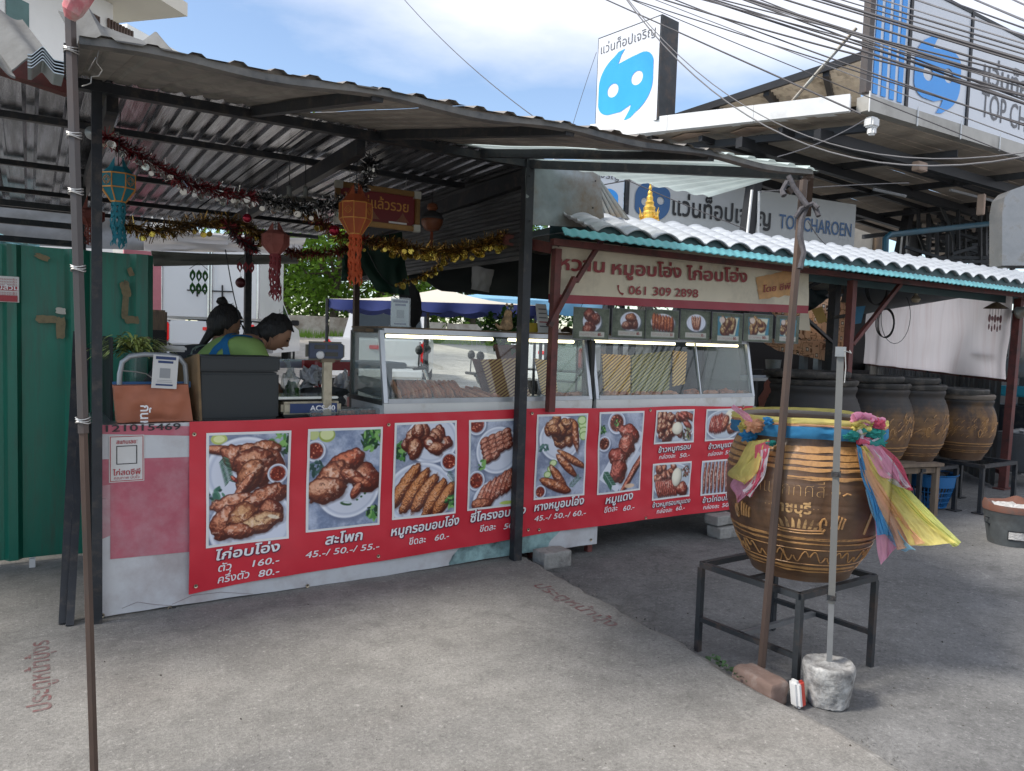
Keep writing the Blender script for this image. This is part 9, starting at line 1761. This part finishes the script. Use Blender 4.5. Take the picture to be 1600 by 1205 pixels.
M['cvtop'] = mat('cream_canopy_cloth', (.70, .65, .55), .8, 0, .05, 2, trans=.3); M['cvblue'] = mat('navy_valance', (.02, .035, .16), .7, 0, .2, 5); M['cvlb'] = mat('light_blue_canopy', (.25, .50, .70), .7, 0, .08, 2, trans=.3)
canopy(690, 478, 10.5, 2.7, 2.0, .24, 'cream market canopy with scalloped navy edge behind the left glass case', M['cvtop'], M['cvblue'], R(-32)); canopy(800, 474, 12.5, 2.8, 2.4, .26, 'light blue market canopy behind the cat figurine', M['cvlb'], M['cvlb'], R(-25)); canopy(470, 588, 8.4, 1.2, 1.0, .02, 'low white and navy folding table cover behind the counter scale', M['signwhite'], M['cvblue'], R(-32)) if False else None
# parked motorbike seen through the glass, pink stall wall at left, standing person in dark clothes
mb = MB(); a = PD(245, 440, 9.0); mb.bbox((a.x-.35, a.y, 0), (a.x+.05, a.y+.1, a.z+.35)); solo('pink_stall_wall', mb, mat('pink_panel', (.60, .22, .26), .6), 'pink panel of another stall at the edge of the green wall', 'panel')
for k, (x, y, D_, r_, c_) in enumerate(((236, 505, 8.6, .16, M['wood']), (235, 540, 8.4, .18, M['rubber']))): mb = MB(); mb.rbox(PD(x, y, D_), (.3, .3, .3+.05*k), .02); solo('stacked_crate', mb, c_, ('brown crate stacked left of the white box truck', 'dark crate under the brown one left of the box truck')[k], 'crate')
def motorbike(px, py, D_, yaw, label):
    c = PD(px, py, D_); g = gz(c.x, c.y)+(.0 if c.y > 8.2 else .06); c.z = g; f = V((math.cos(yaw), math.sin(yaw), 0)); s = V((-f.y, f.x, 0)); Z = V((0, 0, 1)); t = thing('motor_scooter', tuple(c), label, 'motorbike')
    for a in (-.6, .62): mb = MB(); mb.lathe([(.19, -.05), (.27, -.045), (.29, 0), (.27, .045), (.19, .05)], c+f*a+Z*.29, 24, ax=(f, Z, s)); w_ = obj('wheel', mb, M['tyre'], t, True); mb = MB(); mb.lathe([(0, -.02), (.19, -.02), (.19, .02), (0, .02)], c+f*a+Z*.29, 16, ax=(f, Z, s)); obj('rim', mb, M['chrome'], w_)
    mb = MB(); mb.tube([c+f*(-.75)+Z*.62, c+f*(-.4)+Z*.62, c+f*(-.05)+Z*.48, c+f*.2+Z*.35, c+f*.42+Z*.55, c+f*.5+Z*.85], [.08, .15, .13, .10, .12, .10], 12); obj('body', mb, M['ribgrey'], t, True)
    mb = MB(); mb.tube([c+f*(-.7)+Z*.74, c+f*(-.35)+Z*.77, c+f*.02+Z*.72], [.09, .13, .10], 12); obj('seat', mb, M['rubber'], t, True)
    mb = MB(); mb.tube([c+f*.62+Z*.29, c+f*.5+Z*.85, c+f*.44+Z*1.0], .025, 8); obj('fork', mb, M['chrome'], t); mb = MB(); mb.tube([c+f*.36+s*.34+Z*1.02, c+f*.46+Z*1.02, c+f*.36-s*.34+Z*1.02], .018, 8); obj('handlebar', mb, M['rubber'], t)
    for q in (-1, 1): mb = MB(); mb.tube([c+f*.40+s*(q*.25)+Z*1.03, c+f*.42+s*(q*.32)+Z*1.22], .008, 5); mb.blob(c+f*.42+s*(q*.33)+Z*1.25, (.05, .05, .06), 10, 0); obj('mirror', mb, M['rubber'], t)
motorbike(690, 560, 9.2, R(-20), 'grey scooter parked beyond the left glass case'); motorbike(610, 560, 9.6, R(-35), 'grey scooter parked behind the slanted end of the left glass case')
# ================================================================ CABLES
M['cable'] = mat('dark_overhead_cable', (.035, .032, .036), .6, 0, .2, 6); M['cablel'] = mat('grey_overhead_cable', (.12, .115, .12), .6, 0, .15, 6)
ca = [  # x1,y1,D1, x2,y2,D2, sag px, radius, light
 (620, -14, 12, 866, 205, 9, 14, .007, 0), (930, -8, 10, 1345, 178, 6.5, 0, .011, 0), (1000, -10, 8.5, 1640, 190, 6, 5, .008, 0), (1020, -6, 9, 1600, 150, 6, 6, .012, 0), (1035, -8, 9, 1600, 196, 6, 4, .010, 0),
 (1100, -10, 8.5, 1640, 165, 6.0, 3, .016, 0), (1112, -12, 8.5, 1640, 148, 6.0, 4, .012, 0), (1130, -12, 8.5, 1640, 176, 6.0, 0, .012, 0), (1150, -12, 8.5, 1640, 140, 6.0, 3, .010, 1), (1170, -14, 8.5, 1640, 128, 6.0, 5, .018, 0), (1185, -12, 8.4, 1640, 158, 6.0, 4, .010, 0), (1200, -14, 8.4, 1640, 120, 6.0, 2, .014, 0), (1216, -14, 8.4, 1640, 112, 6.0, 4, .009, 0), (1236, -16, 8.2, 1640, 104, 6.0, 2, .012, 0), (1262, -16, 8.2, 1640, 96, 6.0, 3, .020, 0), (1280, -16, 8.2, 1640, 90, 6.0, 2, .009, 0), (1310, -16, 8.2, 1640, 82, 6.0, 2, .012, 0), (1345, -16, 8.2, 1640, 74, 6.0, 2, .009, 1), (1400, -16, 8.2, 1640, 62, 6.0, 2, .012, 1), (1450, -16, 8.2, 1640, 52, 6.0, 2, .009, 0), (1500, -16, 8.2, 1640, 42, 6.0, 2, .012, 1), (1555, -16, 8.2, 1640, 22, 6.0, 1, .010, 1), (1040, -10, 8, 1640, 214, 6, 6, .006, 1), (1010, -12, 8, 1640, 240, 6, 8, .006, 0), (932, 82, 10.5, 892, 205, 10, -3, .005, 0),
 (972, -10, 9, 1660, 232, 5.6, 128, .009, 1), (1120, -10, 8.5, 1640, 118, 6.0, 3, .010, 0), (1090, -10, 8.5, 1640, 132, 6.0, 3, .008, 0), (1350, 188, 8.0, 1215, 245, 7.0, 6, .007, 1), (1186, 300, 6.5, 1420, 286, 7, -2, .005, 1), (950, 268, 5.5, 1165, 358, 5.0, 2, .005, 0), (925, 292, 6, 1060, 268, 6, 0, .006, 0), (1262, 345, 2.8, 1290, 382, 4.2, 3, .003, 1)]
cl_ = {0: 'long diagonal cable crossing the sky over the sloping awning', 1: 'dark cable crossing the tall box sign from upper left', 24: 'thin stay wire left of the tall box sign', 25: 'pair of pale cables crossing the tall sign and sagging deeply under the gutter', 28: 'thin loop cable from the floodlight to the awning corner', 29: 'thin pale wire strung under the open roof', 30: 'thin dark wire crossing the inner long sign', 31: 'thin wire crossing the half hidden sign', 32: 'short pale cord from the rag knot to the tiled roof'}
for k, (x1, y1, D1, x2, y2, D2, sag, r_, lt_) in enumerate(ca):
    a, b = PD(x1, y1, D1), PD(x2, y2, D2)
    if y1 < 0 and x2 > 1600 and k != 25: a, b = a+(a-b)*1.6, b+(b-a)*1.2; sag *= 3
    s_ = sag/F*(D1+D2)/2; mb = MB(); mb.tube([a.lerp(b, i/20)-V((0, 0, s_*4*(i/20)*(1-i/20))) for i in range(21)], r_*.78, 6)
    if k == 25: mb.tube([a.lerp(b, i/20)-V((0, 0, s_*3.7*(i/20)*(1-i/20)-.02)) for i in range(21)], r_*.6, 6)
    solo('overhead_cable', mb, M['cablel'] if lt_ else M['cable'], cl_.get(k, 'overhead cable in the dense bundle crossing in front of the striped roof sign'), 'cable', None if k in cl_ else 'overhead cables in the dense bundle', True)
print('OBJECTS', len(bpy.data.objects))
